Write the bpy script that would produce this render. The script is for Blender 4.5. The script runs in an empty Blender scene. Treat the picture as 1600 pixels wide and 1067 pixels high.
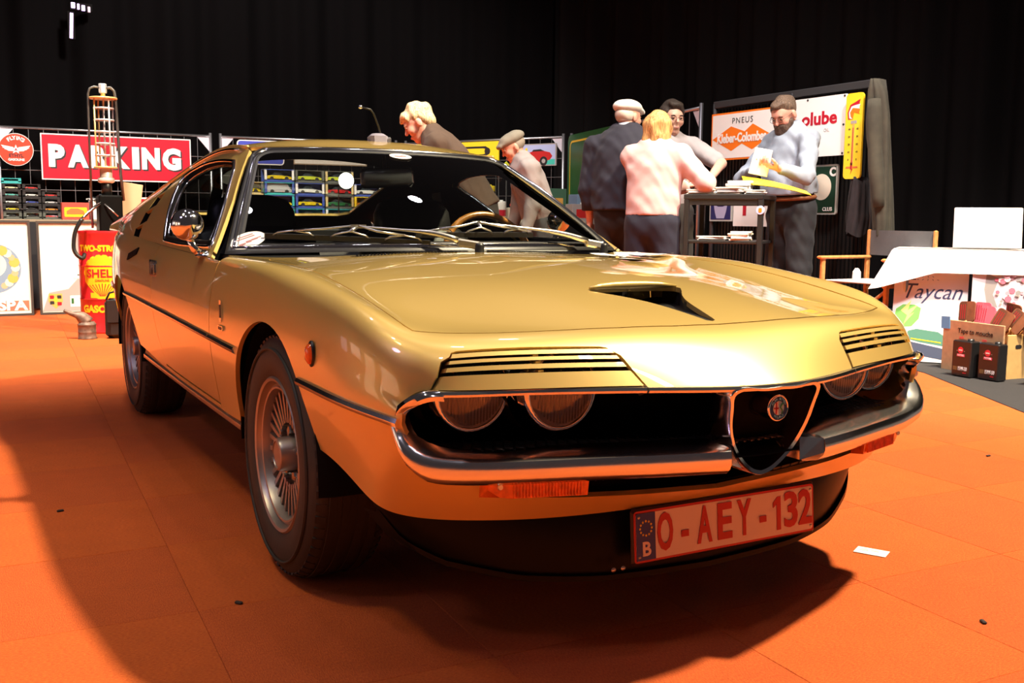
import bpy, math, random
import numpy as np
from mathutils import Vector, Matrix
from mathutils.geometry import delaunay_2d_cdt
random.seed(7); np.random.seed(7)
SC = bpy.context.scene
COL = SC.collection
PI = math.pi

# ------------------------------------------------------------------ camera
CAM_P = Vector((-1.46198, -2.44312, 0.90091))
_yaw, _pit, _rol, _foc = math.radians(29.0524), math.radians(7.0056), math.radians(0.5397), 1577.32
_f = Vector((math.sin(_yaw)*math.cos(_pit), math.cos(_yaw)*math.cos(_pit), -math.sin(_pit)))
_r = Vector((math.cos(_yaw), -math.sin(_yaw), 0)); _u = _r.cross(_f)
_r2 = _r*math.cos(_rol)+_u*math.sin(_rol); _u2 = _u*math.cos(_rol)-_r*math.sin(_rol)
cam_d = bpy.data.cameras.new('camera'); cam_d.sensor_width = 36.0; cam_d.lens = 36.0*_foc/1600.0
cam_d.clip_start = 0.05; cam_d.clip_end = 100
cam = bpy.data.objects.new('camera', cam_d); COL.objects.link(cam)
cam.matrix_world = Matrix(((_r2.x, _u2.x, -_f.x, CAM_P.x), (_r2.y, _u2.y, -_f.y, CAM_P.y), (_r2.z, _u2.z, -_f.z, CAM_P.z), (0, 0, 0, 1)))
SC.camera = cam

# ------------------------------------------------------------------ light and exposure
SC.view_settings.view_transform = 'Standard'; SC.view_settings.look = 'None'
SC.view_settings.gamma = 1.0; SC.view_settings.use_curve_mapping = False
SC.view_settings.exposure = 0.0
W = bpy.data.worlds.new('hall'); SC.world = W; W.use_nodes = True
W.node_tree.nodes['Background'].inputs['Color'].default_value = (0.70, 0.55, 0.55, 1)
W.node_tree.nodes['Background'].inputs['Strength'].default_value = 0.05

def lamp(name, kind, loc, target, energy, color=(1, 1, 1), size=0.5, spot=60, blend=0.5):
    d = bpy.data.lights.new(name, kind); d.energy = energy; d.color = color
    if kind == 'AREA':
        d.shape = 'DISK'; d.size = size
    elif kind == 'SPOT':
        d.shadow_soft_size = size; d.spot_size = math.radians(spot); d.spot_blend = blend
    else:
        d.shadow_soft_size = size
    o = bpy.data.objects.new(name, d); COL.objects.link(o)
    o.location = loc
    o.rotation_euler = (Vector(target)-Vector(loc)).to_track_quat('-Z', 'Y').to_euler()
    return o
WARM = (1.0, 0.83, 0.56)
lamp('key_spot', 'SPOT', (3.7, -1.2, 7.4), (-0.9, 0.4, 0.0), 7400, WARM, 0.20, 92, 0.5)
lamp('hall_spot_back', 'SPOT', (-1.5, 3.0, 8.0), (-1.0, 7.4, 0.6), 6500, (1.0, 0.88, 0.72), 0.4, 70, 0.7)
lamp('hall_spot_right', 'SPOT', (2.0, -1.5, 7.0), (4.3, 1.8, 0.6), 3600, (1.0, 0.86, 0.80), 0.4, 45, 0.6)
lamp('stand_spot_mid', 'SPOT', (1.0, 1.8, 6.5), (3.6, 5.2, 1.0), 1700, (1.0, 0.88, 0.78), 0.4, 70, 0.7)
lamp('stand_spot_back', 'SPOT', (1.5, 6.5, 6.5), (2.4, 12.0, 1.4), 3300, (1.0, 0.88, 0.80), 0.4, 85, 0.7)
lamp('violet_spot', 'SPOT', (-5.5, -0.5, 6.0), (-0.8, 1.5, 0.7), 180, (0.70, 0.55, 1.0), 0.4, 50, 0.7)
lamp('opposite_spot', 'SPOT', (-2.4, 2.0, 6.0), (-4.7, 2.0, 1.0), 1500, (0.95, 0.85, 1.0), 0.3, 60, 0.6)  # added, unseen: brightens the left partition for the flank reflections
for _x, _y in ((-3.0, 1.0), (-1.0, 4.5), (1.6, -3.0), (3.2, 5.0), (0.4, 1.2), (-2.6, -2.6)):
    lamp('hall_downlight', 'AREA', (_x, _y, 7.6), (_x, _y, 0), 32, (0.94, 0.86, 1.0), 0.30)  # unseen overhead lamps added for chrome highlights and fill
lamp('carpet_spot', 'SPOT', (-3.4, 0.2, 6.5), (-2.5, 0.3, 0.0), 800, (1.0, 0.84, 0.36), 0.3, 40, 0.8)  # added lamp to yellow the left carpet, which the key already lights

# ------------------------------------------------------------------ materials
MATS = {}
def mat(name, col, rough=0.5, metal=0.0, coat=0.0, coat_rough=0.03, var=0.0, scale=20.0, bump=0.0, bscale=200.0, emit=0.0, spec=None, sheen=0.0):
    if name in MATS: return MATS[name]
    m = bpy.data.materials.new(name); m.use_nodes = True; nt = m.node_tree; b = nt.nodes['Principled BSDF']
    c = (col[0], col[1], col[2], 1)
    b.inputs['Base Color'].default_value = c
    b.inputs['Roughness'].default_value = rough; b.inputs['Metallic'].default_value = metal
    b.inputs['Coat Weight'].default_value = coat; b.inputs['Coat Roughness'].default_value = coat_rough
    if spec is not None: b.inputs['Specular IOR Level'].default_value = spec
    if sheen: b.inputs['Sheen Weight'].default_value = sheen
    if emit:
        b.inputs['Emission Color'].default_value = c; b.inputs['Emission Strength'].default_value = emit
    if var > 0 or bump > 0:
        tc = nt.nodes.new('ShaderNodeTexCoord')
    if var > 0:
        n = nt.nodes.new('ShaderNodeTexNoise'); n.inputs['Scale'].default_value = scale; n.inputs['Detail'].default_value = 5
        nt.links.new(tc.outputs['Object'], n.inputs['Vector'])
        r = nt.nodes.new('ShaderNodeValToRGB')
        r.color_ramp.elements[0].color = tuple(max(0, x*(1-var)) for x in col)+(1,); r.color_ramp.elements[0].position = 0.3
        r.color_ramp.elements[1].color = tuple(min(1, x*(1+var)) for x in col)+(1,); r.color_ramp.elements[1].position = 0.7
        nt.links.new(n.outputs['Fac'], r.inputs['Fac']); nt.links.new(r.outputs['Color'], b.inputs['Base Color'])
    if bump > 0:
        n2 = nt.nodes.new('ShaderNodeTexNoise'); n2.inputs['Scale'].default_value = bscale; n2.inputs['Detail'].default_value = 3
        nt.links.new(tc.outputs['Object'], n2.inputs['Vector'])
        bp = nt.nodes.new('ShaderNodeBump'); bp.inputs['Strength'].default_value = bump; bp.inputs['Distance'].default_value = 0.004
        nt.links.new(n2.outputs['Fac'], bp.inputs['Height']); nt.links.new(bp.outputs['Normal'], b.inputs['Normal'])
    MATS[name] = m
    return m
def glass(name, tint, rough=0.0, refl=1.0):
    if name in MATS: return MATS[name]
    m = bpy.data.materials.new(name); m.use_nodes = True; nt = m.node_tree
    for n in list(nt.nodes): nt.nodes.remove(n)
    o = nt.nodes.new('ShaderNodeOutputMaterial'); mx = nt.nodes.new('ShaderNodeMixShader')
    t = nt.nodes.new('ShaderNodeBsdfTransparent'); t.inputs['Color'].default_value = tint+(1,)
    g = nt.nodes.new('ShaderNodeBsdfGlossy'); g.inputs['Roughness'].default_value = rough
    lw = nt.nodes.new('ShaderNodeLayerWeight'); lw.inputs['Blend'].default_value = 0.5
    pw = nt.nodes.new('ShaderNodeMath'); pw.operation = 'POWER'; pw.inputs[1].default_value = 5.0
    f = nt.nodes.new('ShaderNodeMath'); f.operation = 'MULTIPLY_ADD'; f.inputs[1].default_value = 0.9; f.inputs[2].default_value = 0.05*refl
    nt.links.new(lw.outputs['Facing'], pw.inputs[0]); nt.links.new(pw.outputs[0], f.inputs[0])
    nt.links.new(f.outputs[0], mx.inputs[0]); nt.links.new(t.outputs[0], mx.inputs[1]); nt.links.new(g.outputs[0], mx.inputs[2])
    nt.links.new(mx.outputs[0], o.inputs['Surface'])
    MATS[name] = m
    return m
def paint():
    m = mat('gold_paint', (0.70, 0.485, 0.150), 0.36, 0.40, 1.0, 0.02)
    nt = m.node_tree; b = nt.nodes['Principled BSDF']
    tc = nt.nodes.new('ShaderNodeTexCoord'); n = nt.nodes.new('ShaderNodeTexNoise'); n.inputs['Scale'].default_value = 900
    nt.links.new(tc.outputs['Object'], n.inputs['Vector'])
    bp = nt.nodes.new('ShaderNodeBump'); bp.inputs['Strength'].default_value = 0.04; bp.inputs['Distance'].default_value = 0.001
    nt.links.new(n.outputs['Fac'], bp.inputs['Height']); nt.links.new(bp.outputs['Normal'], b.inputs['Normal'])
    return m
GOLD = paint()
CHROME = mat('chrome', (0.84, 0.83, 0.84), 0.10, 1.0)
SOFTCHROME = mat('bumper_chrome', (0.86, 0.85, 0.86), 0.20, 1.0)
STEEL = mat('brushed_steel', (0.62, 0.62, 0.63), 0.3, 1.0)
ALLOY = mat('wheel_alloy', (0.36, 0.32, 0.31), 0.40, 0.85)
RUBBER = mat('tyre_rubber', (0.018, 0.017, 0.017), 0.62, bump=0.1, bscale=90)
BLACK = mat('black_trim', (0.012, 0.012, 0.012), 0.4)
MATTE = mat('matte_black', (0.006, 0.006, 0.006), 0.9, spec=0.1)
GLOSSB = mat('gloss_black', (0.006, 0.006, 0.006), 0.33, spec=.10)
LEATHER = mat('black_leather', (0.014, 0.013, 0.014), 0.42, bump=0.15, bscale=60)
WHITE = mat('white_print', (0.86, 0.85, 0.83), 0.45)

# ------------------------------------------------------------------ mesh helpers
def mesh_obj(name, v, f, m, parent=None, smooth=False, normals=None, loc=None, edges=()):
    me = bpy.data.meshes.new(name)
    me.from_pydata([tuple(map(float, p)) for p in v], edges, [tuple(int(i) for i in q) for q in f])
    me.validate(); me.update()
    if m is not None: me.materials.append(m)
    if smooth: me.polygons.foreach_set('use_smooth', [True]*len(me.polygons))
    if normals is not None and len(normals) == len(me.vertices):
        me.normals_split_custom_set_from_vertices([tuple(map(float, n)) for n in normals])
    o = bpy.data.objects.new(name, me); COL.objects.link(o)
    if parent is not None: o.parent = parent
    if loc is not None: o.location = loc
    return o
def tag(o, label=None, cat=None, group=None, kind=None):
    if label: o['label'] = label
    if cat: o['category'] = cat
    if group: o['group'] = group
    if kind: o['kind'] = kind
    return o
def thing(name, label, cat, loc=(0, 0, 0), rz=0.0, group=None):
    o = bpy.data.objects.new(name, None); COL.objects.link(o); o.empty_display_size = 0.1
    o.location = loc; o.rotation_euler = (0, 0, rz)
    return tag(o, label, cat, group)
def kids(o): return [c for c in COL.objects if c.parent == o]
def dup(root, loc=None, rot=None, label=None, group=None):
    ch = {}
    for c in COL.objects:
        if c.parent: ch.setdefault(c.parent.name, []).append(c)
    def rec(o, par):
        n = o.copy(); COL.objects.link(n)
        if par is not None: n.parent = par
        for c in ch.get(o.name, []): rec(c, n)
        return n
    n = rec(root, None)
    if loc is not None: n.location = loc
    if rot is not None: n.rotation_euler = rot
    if label: n['label'] = label
    if group: n['group'] = group
    return n

def cspline(pts, n):
    """natural cubic through points, chord-length parameter"""
    P = np.asarray(pts, float); d = np.r_[0, np.cumsum(np.maximum(np.linalg.norm(np.diff(P, axis=0), axis=1), 1e-6))]
    t = np.linspace(0, d[-1], n)
    return nspl(d, P, t)
def nmat(k):
    n = len(k); h = np.diff(k); A = np.eye(n); B = np.zeros((n, n))
    for i in range(1, n-1):
        A[i, i-1], A[i, i], A[i, i+1] = h[i-1], 2*(h[i-1]+h[i]), h[i]
        B[i, i-1], B[i, i], B[i, i+1] = 6/h[i-1], -6/h[i-1]-6/h[i], 6/h[i]
    return np.linalg.solve(A, B)
def nspl(k, Y, t, M=None):
    k = np.asarray(k, float); Y = np.asarray(Y, float)
    if M is None: M = nmat(k)
    D = np.tensordot(M, Y, 1)
    t = np.asarray(t, float); i = np.clip(np.searchsorted(k, t, 'right')-1, 0, len(k)-2); h = k[i+1]-k[i]
    a = (k[i+1]-t)/h; b = (t-k[i])/h
    sh = (-1,)+(1,)*(Y.ndim-1); a = a.reshape(sh); b = b.reshape(sh); h = h.reshape(sh)
    return a*Y[i]+b*Y[i+1]+((a**3-a)*D[i]+(b**3-b)*D[i+1])*h*h/6

class MB:
    """collects faces for one mesh"""
    def __init__(s): s.v = []; s.f = []
    def add(s, v, f):
        k = len(s.v); s.v += [tuple(p) for p in v]; s.f += [tuple(i+k for i in q) for q in f]; return s
    def box(s, c, d, rot=None, taper=1.0):
        x, y, z = d[0]/2, d[1]/2, d[2]/2
        P = [Vector((sx*x*(taper if sz > 0 else 1), sy*y*(taper if sz > 0 else 1), sz*z)) for sz in (-1, 1) for sx, sy in ((-1, -1), (1, -1), (1, 1), (-1, 1))]
        if rot is not None: P = [rot @ p for p in P]
        C = Vector(c)
        return s.add([C+p for p in P], [(3, 2, 1, 0), (4, 5, 6, 7), (0, 1, 5, 4), (1, 2, 6, 5), (2, 3, 7, 6), (3, 0, 4, 7)])
    def bbox(s, c, d, b=0.01, rot=None):
        """bevelled box"""
        b = min(b, min(d)*0.45); x, y, z = d[0]/2, d[1]/2, d[2]/2
        L = [(-z, b, 0), (-z, b, 0)]
        V = []; F = []
        rings = [(-z, b), (-z+b, 0), (z-b, 0), (z, b)]
        for zz, ins in rings:
            for sx, sy in ((-1, -1), (1, -1), (1, 1), (-1, 1)):
                X, Y = x-ins, y-ins
                if sx*sy > 0: V += [(sx*X, sy*(Y-b), zz), (sx*(X-b), sy*Y, zz)]
                else: V += [(sx*(X-b), sy*Y, zz), (sx*X, sy*(Y-b), zz)]
        n = 8
        for r in range(3):
            for i in range(n): F.append((r*n+i, r*n+(i+1) % n, (r+1)*n+(i+1) % n, (r+1)*n+i))
        F.append(tuple(reversed(range(n)))); F.append(tuple(range(3*n, 4*n)))
        P = [Vector(p) for p in V]
        if rot is not None: P = [rot @ p for p in P]
        C = Vector(c)
        return s.add([C+p for p in P], F)
    def tube(s, path, r, n=8, caps=True, closed=False):
        P = [Vector(p) for p in path]; m = len(P)
        R = list(r) if hasattr(r, '__len__') else [r]*m
        V = []; F = []; prev = None
        for i in range(m):
            a = P[(i-1) % m] if (closed or i > 0) else P[i]; b = P[(i+1) % m] if (closed or i < m-1) else P[i]
            t = (b-a)
            t = t.normalized() if t.length > 1e-9 else Vector((0, 0, 1))
            if prev is None:
                q = Vector((0, 0, 1)) if abs(t.z) < 0.9 else Vector((1, 0, 0)); u = t.cross(q).normalized()
            else:
                u = (prev-t*prev.dot(t)); u = u.normalized() if u.length > 1e-6 else t.orthogonal().normalized()
            prev = u; w = t.cross(u)
            for k in range(n):
                an = 2*PI*k/n; V.append(P[i]+(u*math.cos(an)+w*math.sin(an))*R[i])
        for i in range(m if closed else m-1):
            j = (i+1) % m
            for k in range(n): F.append((i*n+k, i*n+(k+1) % n, j*n+(k+1) % n, j*n+k))
        if caps and not closed: F.append(tuple(reversed(range(n)))); F.append(tuple(range((m-1)*n, m*n)))
        return s.add(V, F)
    def lathe(s, prof, n=24, c=(0, 0, 0), axis='z', caps=False):
        V = []; F = []
        for (r, h) in prof:
            for k in range(n):
                a = 2*PI*k/n; p = (r*math.cos(a), r*math.sin(a), h)
                if axis == 'x': p = (p[2], p[0], p[1])
                elif axis == 'y': p = (p[1], p[2], p[0])
                V.append((p[0]+c[0], p[1]+c[1], p[2]+c[2]))
        for i in range(len(prof)-1):
            for k in range(n): F.append((i*n+k, i*n+(k+1) % n, (i+1)*n+(k+1) % n, (i+1)*n+k))
        if caps: F.append(tuple(reversed(range(n)))); F.append(tuple(range((len(prof)-1)*n, len(prof)*n)))
        return s.add(V, F)
    def grid(s, G, closed_u=False, closed_v=False):
        G = np.asarray(G); a, b = G.shape[:2]; F = []
        for i in range(a if closed_u else a-1):
            for j in range(b if closed_v else b-1):
                F.append((i*b+j, i*b+(j+1) % b, ((i+1) % a)*b+(j+1) % b, ((i+1) % a)*b+j))
        return s.add([tuple(p) for p in G.reshape(-1, 3)], F)
    def prism(s, poly, d, c=(0, 0, 0), ax=((1, 0, 0), (0, 0, 1), (0, 1, 0))):
        """flat polygon (2-D points) in the plane ax0, ax1, given thickness d along ax2"""
        X, Y, Z = [Vector(a) for a in ax]; C = Vector(c); n = len(poly)
        A = [C+X*p[0]+Y*p[1] for p in poly]; B = [p+Z*d for p in A]
        return s.add(A+B, [tuple(range(n)), tuple(reversed(range(n, 2*n)))]+[(i, i+n, (i+1) % n+n, (i+1) % n) for i in range(n)])
    def xf(s, M):
        s.v = [tuple(M @ Vector(p)) for p in s.v]; return s
    def mirror(s):
        """append a copy mirrored in x"""
        v = [(-p[0], p[1], p[2]) for p in s.v]; f = [tuple(reversed(q)) for q in s.f]
        return s.add(v, f)
    def build(s, name, m, parent=None, smooth=False, loc=None):
        o = mesh_obj(name, s.v, s.f, m, parent, smooth, loc=loc); return o
def autosmooth(o, ang=35):
    me = o.data
    me.polygons.foreach_set('use_smooth', [True]*len(me.polygons))
    try: me.set_sharp_from_angle(angle=math.radians(ang))
    except Exception: pass
    return o
def circ(r, n, cx=0, cy=0, a0=0): return [(cx+r*math.cos(a0+2*PI*k/n), cy+r*math.sin(a0+2*PI*k/n)) for k in range(n)]
def rrect(w, h, r, n=4):
    P = []
    for cx, cy, a in ((w/2-r, h/2-r, 0), (-w/2+r, h/2-r, 90), (-w/2+r, -h/2+r, 180), (w/2-r, -h/2+r, 270)):
        for k in range(n+1):
            t = math.radians(a+90*k/n); P.append((cx+r*math.cos(t), cy+r*math.sin(t)))
    return P

_DG = None
def text_mesh(s, size=0.1, bold=0.0, extrude=0.001, shear=0.0, sx=1.0, spacing=1.0, align='CENTER', width=None):
    """lettering as mesh data in the x-y plane (centred), front face towards +z"""
    cu = bpy.data.curves.new('lettering', 'FONT'); cu.body = s; cu.size = size; cu.offset = bold; cu.extrude = extrude
    cu.shear = shear; cu.align_x = align; cu.align_y = 'CENTER'; cu.space_character = spacing; cu.resolution_u = 3
    o = bpy.data.objects.new('lettering', cu); COL.objects.link(o)
    dg = bpy.context.evaluated_depsgraph_get(); dg.update()
    me = bpy.data.meshes.new_from_object(o.evaluated_get(dg))
    bpy.data.objects.remove(o); bpy.data.curves.remove(cu)
    if width:
        xs = [v.co.x for v in me.vertices]
        if xs: sx = width/max(1e-6, max(xs)-min(xs)); cx = (max(xs)+min(xs))/2
        for v in me.vertices: v.co.x = (v.co.x-cx)*sx
    elif sx != 1.0:
        for v in me.vertices: v.co.x *= sx
    return me
def text(name, s, m, parent, M, **k):
    me = text_mesh(s, **k); me.transform(M); me.materials.clear(); me.materials.append(m)
    o = bpy.data.objects.new(name, me); COL.objects.link(o); o.parent = parent
    return o
def frame(c, right, up):
    """matrix with x = right, y = up, z = right x up (towards the reader)"""
    r = Vector(right).normalized(); u = Vector(up); u = (u-r*u.dot(r)).normalized(); n = r.cross(u); c = Vector(c)
    return Matrix(((r.x, u.x, n.x, c.x), (r.y, u.y, n.y, c.y), (r.z, u.z, n.z, c.z), (0, 0, 0, 1)))
def flat(name, poly, m, parent, M, z=0.0, d=0.002):
    """thin solid plate in the x-y plane of M, front at z+d"""
    b = MB().prism(poly, d, (0, 0, z), ((1, 0, 0), (0, 1, 0), (0, 0, 1))).xf(M)
    return b.build(name, m, parent)
# ================================================================== THE CAR: body surface
# rows run along the car (|x|, y, z), stations v roughly metres along the side; u runs from the sill over the fender to the centre line
VK = [-0.87, -0.55, -0.22, 0.0, 0.07, 0.17, 0.42, 0.75, 1.08, 1.36, 1.75, 2.25, 2.75, 3.10, 3.50, 3.80, 4.05, 4.40, 4.80]
UK = [0.0, 0.14, 0.25, 0.36, 0.445, 0.53, 0.86, 1.20]
ROWS = [
 # R0 lower edge
 [(0, -.735, .283), (.30, -.724, .284), (.56, -.665, .289), (.703, -.583, .304), (.728, -.555, .318), (.745, -.49, .345), (.766, -.33, .385), (.772, 0, .37), (.775, .33, .33), (.777, .60, .325), (.778, 1.0, .325), (.776, 1.5, .33), (.776, 2.0, .35), (.776, 2.35, .36), (.765, 2.80, .36), (.72, 3.10, .37), (.55, 3.24, .37), (.28, 3.28, .37), (0, 3.29, .37)],
 # R1 moulding line
 [(0, -.90, .475), (.32, -.868, .475), (.59, -.765, .485), (.722, -.678, .504), (.742, -.637, .510), (.768, -.56, .518), (.789, -.33, .527), (.801, 0, .533), (.806, .33, .538), (.808, .60, .542), (.809, 1.0, .548), (.810, 1.5, .554), (.812, 2.0, .560), (.812, 2.35, .562), (.800, 2.80, .562), (.745, 3.12, .56), (.56, 3.27, .56), (.28, 3.31, .56), (0, 3.32, .56)],
 # R2
 [(0, -.94, .51), (.32, -.895, .51), (.60, -.785, .515), (.718, -.674, .538), (.737, -.636, .562), (.761, -.565, .590), (.784, -.33, .632), (.795, 0, .660), (.799, .33, .672), (.800, .60, .678), (.801, 1.0, .684), (.803, 1.5, .694), (.808, 2.0, .706), (.810, 2.35, .712), (.797, 2.80, .714), (.742, 3.12, .71), (.56, 3.26, .71), (.28, 3.30, .71), (0, 3.31, .71)],
 # R3 shoulder
 [(0, -.94, .54), (.32, -.88, .54), (.60, -.76, .545), (.707, -.680, .558), (.723, -.645, .598), (.747, -.57, .645), (.766, -.33, .700), (.773, 0, .740), (.774, .33, .758), (.772, .60, .766), (.768, 1.0, .773), (.768, 1.5, .784), (.775, 2.0, .800), (.780, 2.35, .810), (.768, 2.80, .815), (.720, 3.10, .81), (.55, 3.23, .81), (.28, 3.26, .81), (0, 3.27, .81)],
 # R4 fender crown
 [(0, -.94, .56), (.32, -.87, .565), (.58, -.76, .568), (.686, -.695, .570), (.696, -.662, .622), (.713, -.575, .679), (.726, -.33, .734), (.733, 0, .768), (.738, .33, .778), (.738, .60, .779), (.73, 1.0, .785), (.725, 1.5, .79), (.73, 2.0, .81), (.73, 2.35, .825), (.72, 2.80, .83), (.68, 3.05, .83), (.52, 3.17, .83), (.26, 3.2, .83), (0, 3.2, .83)],
 # R5 bonnet edge
 [(0, -.94, .57), (.32, -.87, .572), (.54, -.77, .572), (.655, -.722, .572), (.655, -.686, .634), (.662, -.582, .677), (.666, -.33, .722), (.668, 0, .762), (.670, .33, .773), (.672, .62, .775), (.66, 1.0, .785), (.65, 1.5, .79), (.65, 2.0, .80), (.65, 2.35, .82), (.64, 2.80, .83), (.6, 3.0, .83), (.45, 3.1, .83), (.22, 3.1, .83), (0, 3.1, .83)],
 # R6
 [(0, -.94, .57), (.16, -.90, .574), (.28, -.86, .575), (.33, -.848, .575), (.33, -.785, .642), (.33, -.695, .676), (.33, -.40, .724), (.33, -.03, .761), (.33, .28, .778), (.33, .54, .782), (.33, 1.0, .79), (.33, 1.5, .79), (.33, 2.0, .8), (.33, 2.35, .82), (.32, 2.8, .83), (.3, 3.0, .83), (.22, 3.05, .83), (.1, 3.05, .83), (0, 3.05, .83)],
 # R7 centre line
 [(0, -.94, .57), (0, -.94, .571), (0, -.94, .571), (0, -.937, .572), (0, -.842, .634), (0, -.742, .674), (0, -.43, .730), (0, -.06, .769), (0, .25, .787), (0, .49, .790), (0, 1.0, .79), (0, 1.5, .79), (0, 2.0, .8), (0, 2.35, .82), (0, 2.8, .83), (0, 3.0, .83), (0, 3.0, .83), (0, 3.0, .83), (0, 3.0, .83)],
]
VK = np.array(VK); UK = np.array(UK); ROWS = np.array(ROWS)
ROWS[:5, 14, 0] -= .022; ROWS[:5, 15, :2] -= (.052, .05); ROWS[:5, 16, :2] -= (.05, .06); ROWS[:5, 17:, 1] -= .06      # waisted tail
#            # (8, nv, 3)
UK = np.r_[UK, (2.4-UK[:-1])[::-1]]                                      # mirrored rows beyond the centre line keep it smooth there
RT = np.concatenate([ROWS, (ROWS[:-1]*[-1, 1, 1])[::-1]]).transpose(1, 0, 2).copy()
MV = nmat(VK); MU = nmat(UK)
def S(u, v):
    u = np.atleast_1d(np.asarray(u, float)); v = np.atleast_1d(np.asarray(v, float))
    R = nspl(VK, RT, v, MV)                                              # (n, 8, 3)
    D = np.einsum('ij,njk->nik', MU, R)
    i = np.clip(np.searchsorted(UK, u, 'right')-1, 0, len(UK)-2); h = UK[i+1]-UK[i]
    a = ((UK[i+1]-u)/h)[:, None]; b = ((u-UK[i])/h)[:, None]; n = np.arange(len(u)); h = h[:, None]
    return a*R[n, i]+b*R[n, i+1]+((a**3-a)*D[n, i]+(b**3-b)*D[n, i+1])*h*h/6
def SN(F, u, v, e=1e-3):
    du = F(u+e, v)-F(u-e, v); dv = F(u, v+e)-F(u, v-e)
    n = np.cross(du, dv); return n/np.maximum(np.linalg.norm(n, axis=1, keepdims=True), 1e-9)
def inv(axes, targets, guess):
    """(u, v) of the points whose two coordinates on axes match the targets"""
    T = np.atleast_2d(np.asarray(targets, float)); g = np.array(guess, float)
    G = np.tile(g, (len(T), 1)) if g.ndim == 1 else g.copy()
    for _ in range(40):
        P = S(G[:, 0], G[:, 1])[:, axes]; e = 1e-4
        Ju = (S(G[:, 0]+e, G[:, 1])[:, axes]-P)/e; Jv = (S(G[:, 0], G[:, 1]+e)[:, axes]-P)/e
        r = T-P; det = Ju[:, 0]*Jv[:, 1]-Ju[:, 1]*Jv[:, 0]; det = np.where(np.abs(det) < 1e-9, 1e-9, det)
        du = (r[:, 0]*Jv[:, 1]-r[:, 1]*Jv[:, 0])/det; dv = (Ju[:, 0]*r[:, 1]-Ju[:, 1]*r[:, 0])/det
        G[:, 0] = np.clip(G[:, 0]+np.clip(du, -.1, .1), -.05, 1.25); G[:, 1] = np.clip(G[:, 1]+np.clip(dv, -.2, .2), -.86, 4.79)
    return G
def top_uv(xy):
    xy = np.atleast_2d(np.asarray(xy, float)); g = np.stack([np.interp(xy[:, 0], [0, .33, .66, .72, .765], [1.19, .86, .53, .445, .37]), np.clip(xy[:, 1]+.75, .02, 1.4)], 1)
    return inv([0, 1], xy, g)
def side_uv(yz):
    yz = np.atleast_2d(np.asarray(yz, float)); g = np.stack([np.interp(yz[:, 1], [.33, .54, .68, .77], [0, .14, .25, .36]), np.clip(yz[:, 0]+.75, .02, 4.0)], 1)
    return inv([1, 2], yz, g)

def inside(pt, poly):
    x, y = pt[:, 0], pt[:, 1]; P = np.asarray(poly); r = np.zeros(len(pt), bool); j = len(P)-1
    for i in range(len(P)):
        xi, yi, xj, yj = P[i, 0], P[i, 1], P[j, 0], P[j, 1]
        c = ((yi > y) != (yj > y)) & (x < (xj-xi)*(y-yi)/((yj-yi) if yj != yi else 1e-12)+xi)
        r ^= c; j = i
    return r
def dens(poly, step, closed=True):
    P = [np.asarray(p, float) for p in poly]; out = []
    for i in range(len(P) if closed else len(P)-1):
        a, b = P[i], P[(i+1) % len(P)]; n = max(1, int(math.ceil(np.linalg.norm(b-a)/step)))
        out += [a+(b-a)*k/n for k in range(n)]
    if not closed: out.append(P[-1])
    return np.array(out)
def panel(outer, holes, F, step=0.02, scale=(1, 1)):
    """triangulated piece of the surface F(a, b) inside outer and outside holes; returns verts, faces, normals, loops"""
    sc = np.array(scale, float)
    loops = [dens(np.asarray(outer)*sc, step*0.6)]+[dens(np.asarray(h)*sc, step*0.5) for h in holes]
    B = np.concatenate(loops); lo, hi = loops[0].min(0), loops[0].max(0)
    gx = np.arange(lo[0]+step/2, hi[0], step); gy = np.arange(lo[1]+step/2, hi[1], step)
    G = np.array([(x+(step*0.5 if k % 2 else 0), y) for k, y in enumerate(gy) for x in gx])
    if len(G):
        ok = inside(G, loops[0])
        for h in loops[1:]: ok &= ~inside(G, h)
        G = G[ok]
        keep = np.ones(len(G), bool)
        for k in range(0, len(G), 400):
            d = np.linalg.norm(G[k:k+400, None]-B[None], axis=2).min(1); keep[k:k+400] = d > step*0.45
        G = G[keep]
    pts = np.concatenate([B, G]) if len(G) else B
    ed = []; k = 0
    for l in loops: ed += [(k+i, k+(i+1) % len(l)) for i in range(len(l))]; k += len(l)
    r = delaunay_2d_cdt([Vector(p) for p in pts], ed, [], 0, 1e-6)
    vv = np.array([(p.x, p.y) for p in r[0]]); ff = np.array([f for f in r[2]])
    cen = vv[ff].mean(1); ok = inside(cen, loops[0])
    for h in loops[1:]: ok &= ~inside(cen, h)
    ff = ff[ok]; p = vv/sc
    return F(p[:, 0], p[:, 1]), ff, SN(F, p[:, 0], p[:, 1])
def flange(v, f, n, depth, nsign):
    """turn the open edges inwards by depth: gives the panel its thickness and the shut lines their shadow"""
    cnt = {}
    for t in f:
        for i in range(3):
            a, b = t[i], t[(i+1) % 3]; cnt.setdefault((min(a, b), max(a, b)), []).append((a, b))
    be = [e[0] for e in cnt.values() if len(e) == 1]
    ids = sorted({i for e in be for i in e}); k = len(v); m = len(ids); A = {i: k+j for j, i in enumerate(ids)}; Bq = {i: k+m+j for j, i in enumerate(ids)}
    V = list(v)+[v[i] for i in ids]+[v[i]-n[i]*depth for i in ids]
    # flange normals: average of edge directions x surface normal
    en = {i: np.zeros(3) for i in ids}
    for a, b in be:
        d = np.cross(v[b]-v[a], n[a]); d = d/max(np.linalg.norm(d), 1e-9); en[a] += d; en[b] += d
    N = list(n)+[en[i]/max(np.linalg.norm(en[i]), 1e-9) for i in ids]*2
    Fq = [tuple(t) for t in f]+[(A[b], A[a], Bq[a], Bq[b]) for a, b in be]
    return V, Fq, N
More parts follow.
